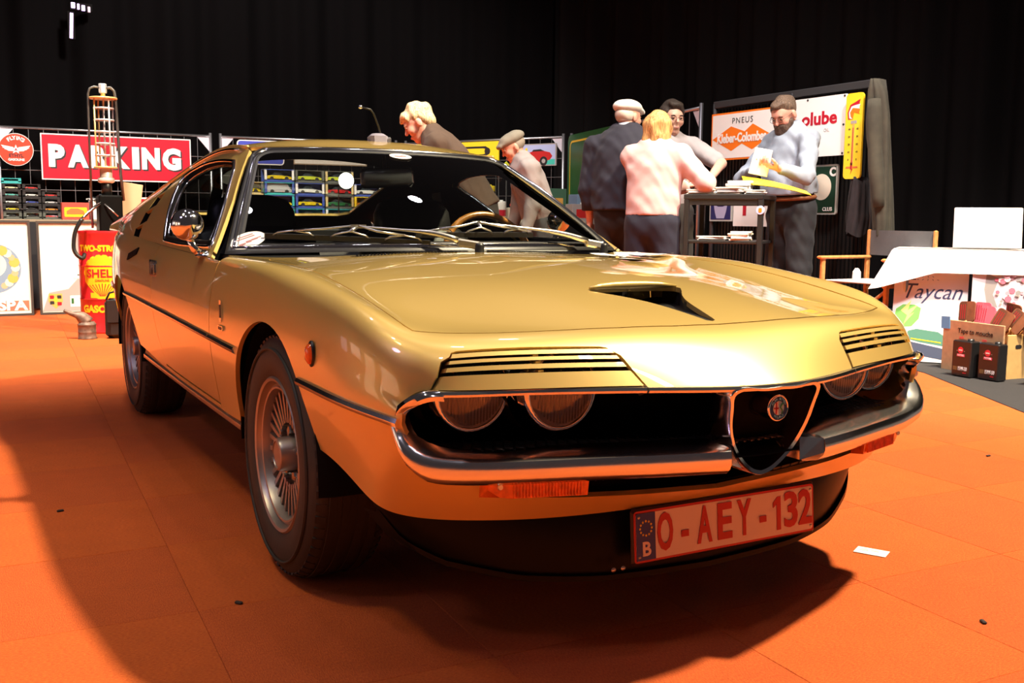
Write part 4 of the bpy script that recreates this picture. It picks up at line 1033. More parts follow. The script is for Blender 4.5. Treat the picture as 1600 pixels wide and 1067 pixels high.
# interior mirror
im = MB().bbox((0, 0, 0), (.215, .035, .075), .016).xf(Matrix.Translation((-.004, 1.165, 1.045)) @ Matrix.Rotation(-.06, 4, 'Y')).build('interior_mirror', mat('mirror_shell', (.05, .05, .055), .22, coat=.4), CAR); autosmooth(im, 50)
MB().tube([(-.01, 1.175, 1.075), (.0, 1.20, 1.105), (.0, 1.21, 1.128)], .008, 8).build('mirror_arm', BLACK, im)
# seat belts hanging from the pillars
for sgn in (-1, 1): MB().prism([(-.022, 0), (.022, 0), (.022, .5), (-.022, .5)], .002, (0, 0, 0)).xf(Matrix.Translation((sgn*.60, 1.80, .52)) @ Matrix.Rotation(-sgn*.22, 4, 'Y')).build('seat_belt', BLACK, CAR)

# ---- papers lying on the bonnet by the windscreen
PAPER = mat('paper', (.86, .84, .82), .6); PRINT = mat('paper_print', (.72, .18, .20), .6)
for k, (x, y, rz, lab) in enumerate(((.50, .36, .5, 'white leaflet on the bonnet nearest the windscreen corner'), (.46, .20, -.35, 'white leaflet with a red print band, nearest the nose of the fanned leaflets'), (.53, .27, .1, 'white leaflet with a red band in the middle of the fan on the bonnet'), (.645, .40, .3, 'single white sheet lying on the far wing beyond the fanned leaflets'))):
    z = float(S(*top_uv([(x, y)])[0])[0, 2]); n = SN(S, *[q[None] for q in top_uv([(x, y)])[0]])[0]; n = Vector(n*np.sign(n[2]))
    z += .004+.0045*(k if k < 3 else 0)
    w, l = .11, .16
    r = Vector((math.cos(rz), math.sin(rz), 0)); r = (r-n*r.dot(n)).normalized(); M = frame((x, y, z), r, n.cross(r))
    G = np.array([[(a, b, .004*max(0, abs(b)/(l/2)-.6)**2*6+.002) for b in np.linspace(-l/2, l/2, 9)] for a in np.linspace(-w/2, w/2, 4)])
    b = MB().grid(G); g2 = MB().grid(G-[0, 0, .0010]); b.add(g2.v, g2.f); b.xf(M)
    o = thing('leaflet', lab, 'leaflet', (0, 0, 0), 0, 'leaflets on the bonnet'); b.build('sheet', PAPER, o, True)
    if k in (1, 2): flat('print_band', rrect(w*.8, .02, .002), PRINT, o, M @ Matrix.Translation((0, .02, .0022)), 0, .0006)
# ================================================================== PEOPLE: one smooth surface per body, grown round a posed skeleton
def snet(prims, h, subs=(), noise=0.0, cut=None, seed=0.0):
    """surface nets over a smooth union of tapered capsules / ellipsoids; returns vertices and quads"""
    lo = np.array([9., 9., 9.]); hi = -lo
    for p in prims:
        m = p['m']; lo = np.minimum(lo, p['lo']); hi = np.maximum(hi, p['hi'])
    lo -= 3*h; hi += 3*h; n = np.ceil((hi-lo)/h).astype(int)+1
    val = np.full(n, .08, np.float32)
    ax = [lo[i]+h*np.arange(n[i]) for i in range(3)]
    def region(p, mar):
        a = np.clip(np.floor((p['lo']-mar-lo)/h).astype(int), 0, n-1); b = np.clip(np.ceil((p['hi']+mar-lo)/h).astype(int)+1, 1, n)
        return tuple(slice(a[i], b[i]) for i in range(3))
    for p in prims:
        sl = region(p, .05); X = np.meshgrid(*[ax[i][sl[i]] for i in range(3)], indexing='ij', sparse=True); d = p['f'](X); k = p['k']; v = val[sl]
        if k > 0:
            hh = np.maximum(k-np.abs(v-d), 0)/k; val[sl] = np.minimum(v, d)-hh*hh*k*.25
        else: val[sl] = np.minimum(v, d)
    for p in subs:
        sl = region(p, .03); X = np.meshgrid(*[ax[i][sl[i]] for i in range(3)], indexing='ij', sparse=True); d = -p['f'](X); k = p['k']; v = val[sl]
        hh = np.maximum(k-np.abs(v-d), 0)/k; val[sl] = np.maximum(v, d)+hh*hh*k*.25
    if noise or cut:
        X = np.meshgrid(*ax, indexing='ij', sparse=True)
        if noise: val += 1.5*noise*(np.sin(X[0]*31+X[2]*17+seed)*np.sin(X[1]*27-X[2]*23+1.3+seed)+.6*np.sin(X[2]*55+X[0]*40+2*np.sin(X[1]*19+seed))*np.sin(X[0]*37-X[1]*31+seed))
        if cut:
            for c0, nn in cut: val = np.maximum(val, (X[0]-c0[0])*nn[0]+(X[1]-c0[1])*nn[1]+(X[2]-c0[2])*nn[2])
    s = val < 0; c = s[:-1, :-1, :-1].astype(np.int8)*0; off = [(i, j, k) for i in (0, 1) for j in (0, 1) for k in (0, 1)]
    sh = tuple(n-1)
    def cor(o): return val[o[0]:o[0]+sh[0], o[1]:o[1]+sh[1], o[2]:o[2]+sh[2]]
    cnt = sum((cor(o) < 0).astype(np.int8) for o in off); act = (cnt > 0) & (cnt < 8)
    ii = np.argwhere(act); idx = np.full(sh, -1, np.int32); idx[act] = np.arange(len(ii))
    sm = np.zeros((len(ii), 3)); ct = np.zeros(len(ii))
    V = [cor(o)[act] for o in off]
    for a in range(8):
        for b in range(a+1, 8):
            d = [abs(off[a][q]-off[b][q]) for q in range(3)]
            if sum(d) != 1: continue
            x = (V[a] < 0) != (V[b] < 0); t = np.where(x, V[a]/np.where(V[a]-V[b] == 0, 1, V[a]-V[b]), 0)
            P = np.array(off[a])+np.array(np.array(off[b])-np.array(off[a]))*t[:, None]; sm += np.where(x[:, None], P, 0); ct += x
    verts = lo+h*(ii+sm/ct[:, None])
    Q = []
    for A in range(3):
        B, Cc = (A+1) % 3, (A+2) % 3; e0 = [slice(None)]*3; e1 = [slice(None)]*3; e0[A] = slice(0, -1); e1[A] = slice(1, None)
        s0, s1 = s[tuple(e0)], s[tuple(e1)]; e = np.argwhere(s0 != s1)
        e = e[(e[:, B] > 0) & (e[:, Cc] > 0) & (e[:, B] < sh[B]) & (e[:, Cc] < sh[Cc])]
        def g(db, dc):
            q = e.copy(); q[:, B] -= db; q[:, Cc] -= dc; return idx[q[:, 0], q[:, 1], q[:, 2]]
        q = np.stack([g(1, 1), g(0, 1), g(0, 0), g(1, 0)], 1); fl = ~s0[e[:, 0], e[:, 1], e[:, 2]]; q[fl] = q[fl][:, ::-1]; Q.append(q)
    return verts, np.concatenate(Q)
def fast_mesh(name, v, q, m, parent):
    me = bpy.data.meshes.new(name); nv, nq = len(v), len(q)
    me.vertices.add(nv); me.vertices.foreach_set('co', np.asarray(v, np.float32).ravel())
    me.loops.add(nq*4); me.loops.foreach_set('vertex_index', np.asarray(q, np.int32).ravel())
    me.polygons.add(nq); me.polygons.foreach_set('loop_start', np.arange(0, nq*4, 4, dtype=np.int32)); me.polygons.foreach_set('use_smooth', np.ones(nq, bool))
    me.update(); me.validate(); me.materials.append(m)
    o = bpy.data.objects.new(name, me); COL.objects.link(o); o.parent = parent
    return o
A3 = lambda *p: np.array(p, float)
def cap(a, b, ra, rb, k=.03, side=None, ratio=1.0):
    """tapered capsule; with side given its depth (across side) is squeezed by ratio"""
    a, b = np.asarray(a, float), np.asarray(b, float); ba = b-a; L2 = max(ba@ba, 1e-9); R = max(ra, rb)
    if side is not None:
        dpt = np.cross(side, ba); dpt = dpt/np.linalg.norm(dpt)
    def f(X):
        px, py, pz = X[0]-a[0], X[1]-a[1], X[2]-a[2]
        t = np.clip((px*ba[0]+py*ba[1]+pz*ba[2])/L2, 0, 1); x, y, z = px-t*ba[0], py-t*ba[1], pz-t*ba[2]
        d2 = x*x+y*y+z*z
        if side is not None:
            q = x*dpt[0]+y*dpt[1]+z*dpt[2]; d2 = d2+q*q*(1/ratio**2-1)
            return (np.sqrt(d2)-(ra+(rb-ra)*t))*(.5+.5*ratio)
        return np.sqrt(d2)-(ra+(rb-ra)*t)
    return dict(f=f, k=k, m=0, lo=np.minimum(a, b)-R, hi=np.maximum(a, b)+R)
def ell(c, M, r, k=.02):
    """ellipsoid: centre c, rows of M its axes, radii r"""
    c = np.asarray(c, float); M = np.asarray(M, float); r = np.asarray(r, float); R = r.max()
    def f(X):
        p = [X[i]-c[i] for i in range(3)]; q = [(p[0]*M[j][0]+p[1]*M[j][1]+p[2]*M[j][2]) for j in range(3)]
        k0 = np.sqrt(sum((q[j]/r[j])**2 for j in range(3))); k1 = np.sqrt(sum((q[j]/r[j]**2)**2 for j in range(3)))+1e-9
        return k0*(k0-1)/k1
    return dict(f=f, k=k, m=0, lo=c-R, hi=c+R)
def nrm(v): v = np.asarray(v, float); return v/np.linalg.norm(v)
class Person:
    def __init__(s, label, pos, fwd, H=1.75, lean=0, side_lean=0, look=None, tilt=0, build=1.0, depth=1.0, armL=None, armR=None, feet=.10, group=None, headfwd=.0):
        s.root = thing('person', label, 'person', (pos[0], pos[1], 0), 0, group); s.k = H/1.75; k = s.k
        F = nrm((fwd[0], fwd[1], 0)); U = A3(0, 0, 1); L = np.cross(U, F); s.F, s.L, s.U = F, L, U; s.b = build
        O = A3(pos[0], pos[1], 0); s.O = O
        ca, sa = math.cos(math.radians(lean)), math.sin(math.radians(lean))
        def up(z, l=0.0, f=0.0):
            z *= k; h = z-.95*k; return U*(.95*k)+(U*ca+F*sa)*h+(F*ca-U*sa)*f*k+L*l*k
        s.up = up; SU, SF = U*ca+F*sa, F*ca-U*sa; s.SU, s.SF = SU, SF
        s.pel, s.wai, s.che, s.nec = up(.95), up(1.09), up(1.30), up(1.45, 0, .0)
        sw = .178*build
        s.shL, s.shR = up(1.40, sw), up(1.40, -sw)
        def arm(a, sh, sg):
            if a is None: return (sh+A3(0, 0, -.30*k)+L*sg*.045-F*.01, sh+A3(0, 0, -.55*k)+L*sg*.05+F*.05)
            return tuple(np.asarray(q, float)-O for q in a)
        s.elL, s.wrL = arm(armL, s.shL, 1)[:2]; s.elR, s.wrR = arm(armR, s.shR, -1)[:2]
        s.hips = [L*.095*k*sg+U*.90*k for sg in (1, -1)]; s.knees = [L*(.095+feet*.3)*k*sg+U*.50*k+F*.015 for sg in (1, -1)]; s.anks = [L*(.09+feet*.5)*k*sg+U*.075*k-F*.02 for sg in (1, -1)]
        lk = nrm(look if look is not None else SF); r = nrm(np.cross(lk, SU if abs(lk @ SU) < .95 else F)); u = np.cross(r, lk)
        if tilt: t = math.radians(tilt); r, u = r*math.cos(t)+u*math.sin(t), u*math.cos(t)-r*math.sin(t)
        s.hM = [r, lk, u]; s.hc = up(1.47)+SU*.085*k*.6+u*.085*k+lk*(.02+headfwd)*k
    def hp(s, x, y, z): r, f, u = s.hM; return s.hc+(r*x+f*y+u*z)*s.k
    def body(s, m, h=.008, hands=('L', 'R'), curl=.5):
        k, b = s.k, s.b; P = []
        P += [cap(s.pel, s.wai, .145*b, .135*b, .06, s.L, .72), cap(s.wai, s.che, .135*b, .160*b, .06, s.L, .68), cap(s.che, s.up(1.41), .16*b, .12*b, .06, s.L, .62)]
        P += [cap(s.shL, s.shR, .052, .052, .06), cap(s.nec-s.SU*.03, s.hp(0, -.015, -.045), .062*k, .056*k, .04)]
        for sh, el, wr, sg, nm in ((s.shL, s.elL, s.wrL, 1, 'L'), (s.shR, s.elR, s.wrR, -1, 'R')):
            P += [cap(sh, el, .050, .041, .03), cap(el, wr, .042, .027, .02)]
            if nm in hands: P += s.hand(el, wr, sg, curl)
        for hi, kn, an in zip(s.hips, s.knees, s.anks):
            P += [cap(hi, kn, .088, .056, .04), cap(kn, an, .054, .036, .03), cap(an+A3(0, 0, -.03), an+s.F*.16*k+A3(0, 0, -.045), .038, .030, .03)]
        r = s.hM; E = lambda c, rad, kk=.02: ell(s.hp(*c), r, np.array(rad)*k, kk)
        C = lambda a, c, ra, rb, kk=.015: cap(s.hp(*a), s.hp(*c), ra*k, rb*k, kk)
        P += [E((0, -.012, .035), (.075, .096, .084)), C((0, .026, .02), (0, .042, -.070), .060, .040, .03), C((0, .055, -.088), (0, .058, -.092), .024, .022, .02),
              C((0, .088, .018), (0, .106, -.018), .007, .0125, .010), C((-.034, .080, .032), (.034, .080, .032), .010, .010, .012), E((.036, .058, -.02), (.028, .03, .03)), E((-.036, .058, -.02), (.028, .03, .03)),
              C((-.018, .088, -.055), (.018, .088, -.055), .0065, .0065, .008), C((-.014, .086, -.066), (.014, .086, -.066), .0065, .0065, .008),
              E((.078, -.008, -.005), (.010, .020, .033), .008), E((-.078, -.008, -.005), (.010, .020, .033), .008)]
        sub = [E((.031, .097, .010), (.017, .012, .010), .012), E((-.031, .097, .010), (.017, .012, .010), .012)]
        v, q = snet(P, h, sub); o = fast_mesh('body', v, q, m, s.root)
        ew = mat('eye_white', (.50, .47, .45), .3); ir = mat('eye_iris', (.05, .035, .03), .2); lip = mat('lip_colour', (.45, .18, .16), .5)
        for x in (-.031, .031):
            e = MB().lathe([(0, -.0110), (.008, -.0080), (.0115, 0), (.0080, .0080), (0, .0110)], 10).xf(Matrix.Translation(s.hp(x, .0780, .008))).build('eye', ew, s.root, True)
            c = s.hp(x, .0890, .007); M = frame(c, -s.hM[0], s.hM[2]); flat('iris', circ(.0058, 10), ir, e, M, 0, .0015)
            MB().tube([s.hp(x-.015, .0830, .011), s.hp(x-.006, .0895, .0155), s.hp(x+.006, .0895, .0155), s.hp(x+.015, .0830, .011)], [.003, .0042, .0042, .003], 6).build('eyelid', m, s.root, True)
            eb = [s.hp(x-.019, .086, .026), s.hp(x, .0925, .030), s.hp(x+.019, .086, .026)]; MB().tube(eb, [.003, .004, .003], 6).build('eyebrow', s.brow if hasattr(s, 'brow') else mat('brow_grey', (.25, .2, .16), .8), s.root, True)
        MB().tube([s.hp(-.020, .0905, -.060), s.hp(-.008, .0955, -.0585), s.hp(0, .0955, -.060), s.hp(.008, .0955, -.0585), s.hp(.020, .0905, -.060)], [.002, .0042, .004, .0042, .002], 6).build('lips', lip, s.root, True)
        return o
    def hand(s, el, wr, sg, curl):
        k = s.k; d = nrm(wr-el); n = nrm(np.cross(d, s.F if abs(d @ s.F) < .9 else s.L)); 
        w = np.cross(d, n)                                               # across the knuckles
        P = []; pc = wr+d*.075*k
        for t in (-.028, -.009, .010, .028): P.append(cap(wr+d*.018*k+w*t*.7*k, pc+w*t*k, .015*k, .0135*k, .012))
        for t, ln in ((-.031, .062), (-.0105, .078), (.0105, .074), (.031, .058)):
            a = pc+w*t*k; c1 = a+(d*math.cos(curl*.5)+n*sg*math.sin(curl*.5))*ln*.45*k; c2 = c1+(d*math.cos(curl*1.3)+n*sg*math.sin(curl*1.3))*ln*.32*k; c3 = c2+(d*math.cos(curl*2.1)+n*sg*math.sin(curl*2.1))*ln*.25*k
            P += [cap(a, c1, .0095*k, .0088*k, .004), cap(c1, c2, .0088*k, .008*k, .004), cap(c2, c3, .008*k, .007*k, .004)]
        a = wr+d*.025*k-w*.022*k; t1 = a+(d*.6-w*.7+n*sg*.3)*.036*k; t2 = t1+(d*.9-w*.25+n*sg*.5)*.030*k; t3 = t2+(d*.9+n*sg*.5)*.022*k
        P += [cap(a, t1, .014*k, .0115*k, .008), cap(t1, t2, .0108*k, .010*k, .004), cap(t2, t3, .0098*k, .008*k, .004)]
        return P
    def top(s, m, name='jumper', add=.014, sleeve=1.0, belly=0.0, hem=.88, collar=1.47, h=.011, noise=.0022, loose=0.0, seed=0.0, armadd=.013):
        k, b = s.k, s.b; P = []
        P += [cap(s.up(hem+.02), s.wai+s.SF*belly*.3, .150*b+add+loose, .140*b+add+loose+belly*.4, .05, s.L, .74+belly), cap(s.wai+s.SF*belly*.35, s.che, .142*b+add+loose+belly*.4, .163*b+add, .06, s.L, .72+belly*.6), cap(s.che, s.up(1.405), .163*b+add, .122*b+add, .06, s.L, .66)]
        P += [cap(s.shL, s.shR, .054+add, .054+add, .06), cap(s.up(1.42), s.up(collar), .075+add, .060+add*.6, .04)]
        for sh, el, wr in ((s.shL, s.elL, s.wrL), (s.shR, s.elR, s.wrR)):
            e1 = sh+(el-sh)*min(1, sleeve*2); P.append(cap(sh, e1, .054+armadd+.004, .046+armadd, .035))
            if sleeve > .5: P.append(cap(el, el+(wr-el)*(sleeve-.5)*2, .046+armadd, .031+armadd, .025))
        cut = [(s.up(hem), -s.SU)]
        v, q = snet(P, h, (), noise, cut, seed); return fast_mesh(name, v, q, m, s.root)
    def trousers(s, m, name='trousers', add=.016, h=.012, noise=.002, rise=1.0, seed=1.0):
        P = [cap(s.up(.93), s.up(rise), .150*s.b+add*.7, .145*s.b+add*.7, .05, s.L, .76)]
        for hi, kn, an in zip(s.hips, s.knees, s.anks): P += [cap(hi, kn, .092+add, .060+add*1.2, .05), cap(kn, an+A3(0, 0, -.02), .060+add*1.2, .052+add, .03)]
        v, q = snet(P, h, (), noise, [(s.up(rise+.01), s.SU), (A3(0, 0, .03), A3(0, 0, -1))], seed); return fast_mesh(name, v, q, m, s.root)
    def shoes(s, m):
        for an in s.anks:
            P = [cap(an+A3(0, 0, -.035)-s.F*.02, an+s.F*.17*s.k+A3(0, 0, -.045), .044, .036, .02, s.L, .9)]
            v, q = snet(P, .010, (), 0, [(A3(0, 0, .002), A3(0, 0, -1))]); fast_mesh('shoe', v, q, m, s.root)
    def hair(s, m, prims, name='hair', noise=.003, h=.008, cut=None, subs=(), seed=0.0):
        P = []
        for p in prims:
            if p[0] == 'e': P.append(ell(s.hp(*p[1]), s.hM, np.array(p[2])*s.k, .015))
            else: P.append(cap(s.hp(*p[1]), s.hp(*p[2]), p[3]*s.k, p[4]*s.k, .02))
        S_ = [ell(s.hp(*p[1]), s.hM, np.array(p[2])*s.k, .01) for p in subs]
        c = [(s.hp(*a), s.hM[0]*n[0]+s.hM[1]*n[1]+s.hM[2]*n[2]) for a, n in (cut or [])]
        v, q = snet(P, h, S_, noise, c, seed); return fast_mesh(name, v, q, m, s.root)
    def glasses(s, m):
        b = MB()
        for x in (-.031, .031): b.tube([s.hp(x+.020*math.cos(a), .104, .008+.016*math.sin(a)) for a in np.linspace(0, 2*PI, 16, endpoint=False)], 0.0014, 5, closed=True); b.tube([s.hp(math.copysign(.051, x), .103, .012), s.hp(math.copysign(.074, x), .05, .014), s.hp(math.copysign(.080, x), -.01, .016)], 0.0014, 5)
        b.tube([s.hp(-.011, .105, .012), s.hp(.011, .105, .012)], 0.0014, 5); b.build('spectacles', m, s.root, True)
    def done(s):
        """parts were built in world axes round the foot point: nothing to move, the root already stands there"""
        return s.root
def skin(name, c): 
    m = mat(name, c, .5, var=.08, scale=30); m.node_tree.nodes['Principled BSDF'].inputs['Subsurface Weight'].default_value = .08; return m
def cloth(name, c, var=.12): return mat(name, c, .85, var=var, scale=9, bump=.35, bscale=320, sheen=.05)
SK1 = skin('skin_fair', (.62, .36, .27)); SK2 = skin('skin_ruddy', (.66, .33, .25))
FWD = np.array([.486, .874]); RGT = np.array([.874, -.486])

# blond man stooping in a brown jacket, behind the car
p = Person('blond man in a brown fleece jacket stooping behind the car', (1.84, 4.03), -RGT+FWD*.05, 1.84, lean=34, look=nrm((-.80, .40, -.55)), build=1.06, headfwd=.02)
p.body(SK2); p.top(cloth('fleece_brown', (.060, .034, .022)), 'jacket', add=.028, collar=1.505, loose=.01, noise=.003)
p.trousers(cloth('trouser_dark', (.03, .028, .03))); p.shoes(BLACK)
def hairmat(name, c):
    m = mat(name, c, .55); nt = m.node_tree; b = nt.nodes['Principled BSDF']; tc = nt.nodes.new('ShaderNodeTexCoord'); mp = nt.nodes.new('ShaderNodeMapping'); mp.inputs['Scale'].default_value = (1, 1, .12)
    n = nt.nodes.new('ShaderNodeTexNoise'); n.inputs['Scale'].default_value = 150; n.inputs['Detail'].default_value = 4; n.inputs['Distortion'].default_value = .6
    r = nt.nodes.new('ShaderNodeValToRGB'); r.color_ramp.elements[0].position = .35; r.color_ramp.elements[1].position = .65; r.color_ramp.elements[0].color = tuple(q*.45 for q in c)+(1,); r.color_ramp.elements[1].color = tuple(min(1, q*1.25) for q in c)+(1,)
    bp = nt.nodes.new('ShaderNodeBump'); bp.inputs['Strength'].default_value = .9; bp.inputs['Distance'].default_value = .01
    nt.links.new(tc.outputs['Object'], mp.inputs['Vector']); nt.links.new(mp.outputs[0], n.inputs['Vector']); nt.links.new(n.outputs['Fac'], r.inputs['Fac']); nt.links.new(r.outputs['Color'], b.inputs['Base Color']); nt.links.new(n.outputs['Fac'], bp.inputs['Height']); nt.links.new(bp.outputs['Normal'], b.inputs['Normal'])
    return m
HB = hairmat('hair_blond', (.70, .54, .32))
p.hair(HB, [('e', (0, -.018, .052), (.086, .108, .090)), ('e', (0, .045, .088), (.060, .050, .034)), ('e', (0, -.075, .0), (.070, .045, .065)), ('c', (0, .06, .09), (.01, .098, .068), .024, .014), ('e', (0, -.02, .120), (.05, .06, .03))], noise=.006, subs=[('e', (0, .075, -.03), (.085, .06, .085)), ('e', (.085, .02, -.05), (.03, .06, .06)), ('e', (-.085, .02, -.05), (.03, .06, .06))])
# man in a grey flat cap looking down at the boxes
p = Person('man in a grey flat cap and grey jacket bending over the boxed models', (2.69, 4.57), -RGT*.95-FWD*.25, 1.63, lean=20, look=nrm((-.80, .22, -.45)), build=1.0)
p.body(SK2); p.top(cloth('jacket_grey', (.30, .27, .28)), 'jacket', add=.022, collar=1.485, loose=.01, noise=.003)
p.trousers(cloth('trouser_grey', (.06, .06, .065))); p.shoes(BLACK)
CAPG = cloth('tweed_grey', (.22, .20, .165))
p.hair(CAPG, [('e', (0, -.018, .072), (.098, .122, .060)), ('e', (0, .070, .062), (.070, .062, .028)), ('c', (-.045, .105, .052), (.045, .105, .052), .012, .012)], 'flat_cap', noise=.0015, cut=[((0, 0, .034), (0, -.10, -1))])
p.hair(mat('hair_grey', (.30, .26, .22), .7), [('e', (0, -.018, .025), (.080, .100, .075))], noise=.002, cut=[((0, 0, .05), (0, 0, 1)), ((0, -.01, 0), (0, 1, -.1))])
MB().tube([tuple(p.up(1.46)+nrm(p.SF*math.cos(a)+p.L*math.sin(a))*.072) for a in np.linspace(0, 2*PI, 20, endpoint=False)], .014, 6, closed=True).build('dark_collar', cloth('collar_dark', (.04, .04, .05)), p.root, True)
# broad man in a navy jumper and white cap, seen from behind
p = Person('broad man in a navy jumper and white flat cap, seen from behind', (3.00, 3.88), FWD*.9+RGT*.40, 1.80, lean=2, look=nrm((.95, .18, -.06)), build=1.30)
p.body(SK2); p.top(cloth('knit_navy', (.012, .012, .026)), 'jumper', add=.022, belly=.10, hem=.93, noise=.0035, armadd=.026, loose=.012)
p.trousers(cloth('trouser_black', (.008, .0075, .010)), add=.03); p.shoes(BLACK)
p.hair(cloth('shirt_pale', (.45, .50, .58)), [('c', (0, -.03, -.115), (0, -.02, -.085), .082, .074)], 'shirt_collar', noise=.001)
p.hair(cloth('cap_white', (.74, .71, .67), .05), [('e', (0, -.015, .075), (.096, .118, .056)), ('e', (0, .075, .060), (.068, .052, .024)), ('c', (-.045, .110, .046), (.045, .110, .046), .011, .011)], 'flat_cap', noise=.001, cut=[((0, 0, .034), (0, -.12, -1))])
p.hair(mat('hair_white', (.60, .52, .46), .7), [('e', (0, -.018, .020), (.079, .099, .075))], noise=.002, cut=[((0, 0, .045), (0, 0, 1)), ((0, -.02, 0), (0, 1, -.1)), ((0, 0, -.03), (0, 0, -1))])
# woman in a pink jumper
p = Person('woman with a blonde bob and pale pink jumper leaning at the high table, back turned', (2.93, 3.42), FWD*.85+RGT*.45, 1.68, lean=6, look=nrm((.80, .60, -.12)), build=1.06,
           armR=((3.14, 3.10, 1.15), (3.22, 3.22, 1.135)), armL=((3.02, 3.50, 1.10), (3.20, 3.42, 1.13)))
p.body(SK1); p.top(cloth('knit_pink', (.58, .37, .36), .06), 'jumper', add=.020, hem=.95, noise=.003, armadd=.022, loose=.012)
p.trousers(cloth('denim_navy', (.007, .008, .022)), add=.022, rise=1.02); p.shoes(BLACK)
HW = hairmat('hair_ginger_blonde', (.66, .36, .13))
p.hair(HW, [('e', (0, -.018, .040), (.094, .112, .094)), ('c', (.055, -.055, .02), (.060, -.050, -.090), .050, .040), ('c', (-.055, -.055, .02), (-.060, -.050, -.090), .050, .040), ('c', (0, -.080, .02), (0, -.078, -.095), .050, .038), ('c', (.075, .01, .0), (.078, .02, -.075), .030, .022), ('c', (-.075, .01, .0), (-.078, .02, -.075), .030, .022)], noise=.0035, subs=[('e', (0, .09, -.02), (.075, .075, .095))])
# young man in a grey T-shirt
p = Person('young man with dark hair, glasses and lanyard in a grey T-shirt behind the high table', (3.60, 4.12), -FWD*.95+RGT*.12, 1.84, lean=4, look=nrm((-.25, -.95, -.12)), build=.98,
           armL=((3.80, 3.72, 1.33), (3.52, 3.52, 1.19)), armR=((3.26, 4.10, 1.20), (3.34, 3.72, 1.16)))
p.brow = mat('brow_dark', (.03, .02, .015), .8)
p.body(SK1); p.top(cloth('tshirt_grey', (.36, .33, .34), .06), 'tshirt', add=.014, sleeve=.42, hem=.90, noise=.003, armadd=.022, loose=.012)
p.trousers(cloth('trouser_olive', (.030, .027, .022)), add=.024); p.shoes(BLACK)
p.hair(hairmat('hair_dark', (.035, .022, .015)), [('e', (0, -.018, .055), (.085, .104, .086)), ('e', (0, .045, .105), (.062, .050, .032))], noise=.005, subs=[('e', (0, .108, .008), (.088, .070, .078)), ('e', (.085, .03, -.03), (.03, .06, .06)), ('e', (-.085, .03, -.03), (.03, .06, .06))], cut=[((0, 0, -.055), (0, 0, -1))])
p.glasses(BLACK)
ly = MB(); c0 = p.up(1.455)
for sg in (1, -1): ly.tube([c0+p.L*.065*sg+p.SF*.02, p.up(1.40)+p.L*.062*sg+p.SF*.125, p.up(1.28)+p.L*.03*sg+p.SF*.150, p.up(1.17)+p.L*.005*sg+p.SF*.152], .006, 6)
ly.build('lanyard', BLACK, p.root, True)
Mx = frame(p.up(1.30)+p.SF*.160-p.L*.0, np.cross(p.SU, p.SF), p.SU)
for k, (dx, dy, w) in enumerate(((-.01, .03, .20), (.0, .005, .22), (.0, -.02, .21), (.01, -.045, .18))): flat('shirt_print', rrect(w, .012, .003), WHITE, p.root, Mx @ Matrix.Translation((dx, dy, 0)), 0, .002)
# bearded man in a denim shirt
p = Person('bearded man with glasses in a pale denim shirt, looking down at a leaflet', (4.15, 3.30), -RGT*.95-FWD*.42, 1.86, lean=5, look=nrm((-.80, -.15, -.52)), build=1.16, depth=1.1,
           armL=((3.92, 2.93, 1.21), (3.71, 2.99, 1.262)), armR=((3.93, 3.62, 1.21), (3.68, 3.14, 1.28)))
p.brow = mat('brow_dark', (.03, .02, .015), .8)
p.body(SK2, curl=.75); p.top(cloth('denim_pale', (.27, .32, .40), .12), 'shirt', add=.020, sleeve=.93, belly=.06, hem=1.03, noise=.0045, armadd=.012, loose=.014, h=.010)
p.trousers(cloth('jeans_dark', (.013, .015, .021), .3), add=.026, rise=1.05, noise=.004); p.shoes(BLACK)
p.hair(hairmat('hair_brown', (.14, .09, .06)), [('e', (0, -.018, .050), (.082, .102, .084)), ('e', (0, .03, .098), (.055, .05, .026))], noise=.004, subs=[('e', (0, .110, .005), (.090, .075, .085)), ('e', (.085, .03, -.03), (.03, .06, .06)), ('e', (-.085, .03, -.03), (.03, .06, .06))], cut=[((0, 0, -.05), (0, 0, -1))])
BEARD = hairmat('beard_brown', (.10, .062, .045))
p.hair(BEARD, [('c', (.055, .035, -.035), (.035, .060, -.085), .026, .030), ('c', (-.055, .035, -.035), (-.035, .060, -.085), .026, .030), ('c', (0, .066, -.085), (0, .078, -.185), .050, .032), ('c', (-.022, .092, -.045), (.022, .092, -.045), .011, .011), ('c', (.026, .085, -.05), (.03, .075, -.085), .014, .022), ('c', (-.026, .085, -.05), (-.03, .075, -.085), .014, .022)], 'beard', noise=.004)
p.glasses(BLACK)
MB().tube([tuple(p.up(1.005)+p.L*math.cos(a)*.205+p.SF*(math.sin(a)*.155+.012)) for a in np.linspace(0, 2*PI, 28, endpoint=False)], .018, 6, closed=True).build('belt', mat('belt_brown', (.22, .08, .03), .5), p.root, True)

shp_ = mat('shirt_seam', (.20, .24, .31), .85)
def on_chest(side, z, d=.0): return p.up(z)+p.L*side+p.SF*d
cl = MB()
for sg in (1, -1): cl.tube([tuple(p.up(1.475)+p.SF*-.05+p.L*sg*.05), tuple(p.up(1.465)+p.L*sg*.082+p.SF*.01), tuple(p.up(1.425)+p.L*sg*.055+p.SF*.095), tuple(p.up(1.375)+p.L*sg*.070+p.SF*.125)], [.014, .016, .016, .008], 8)
cl.build('shirt_collar', MATS['denim_pale'], p.root, True)
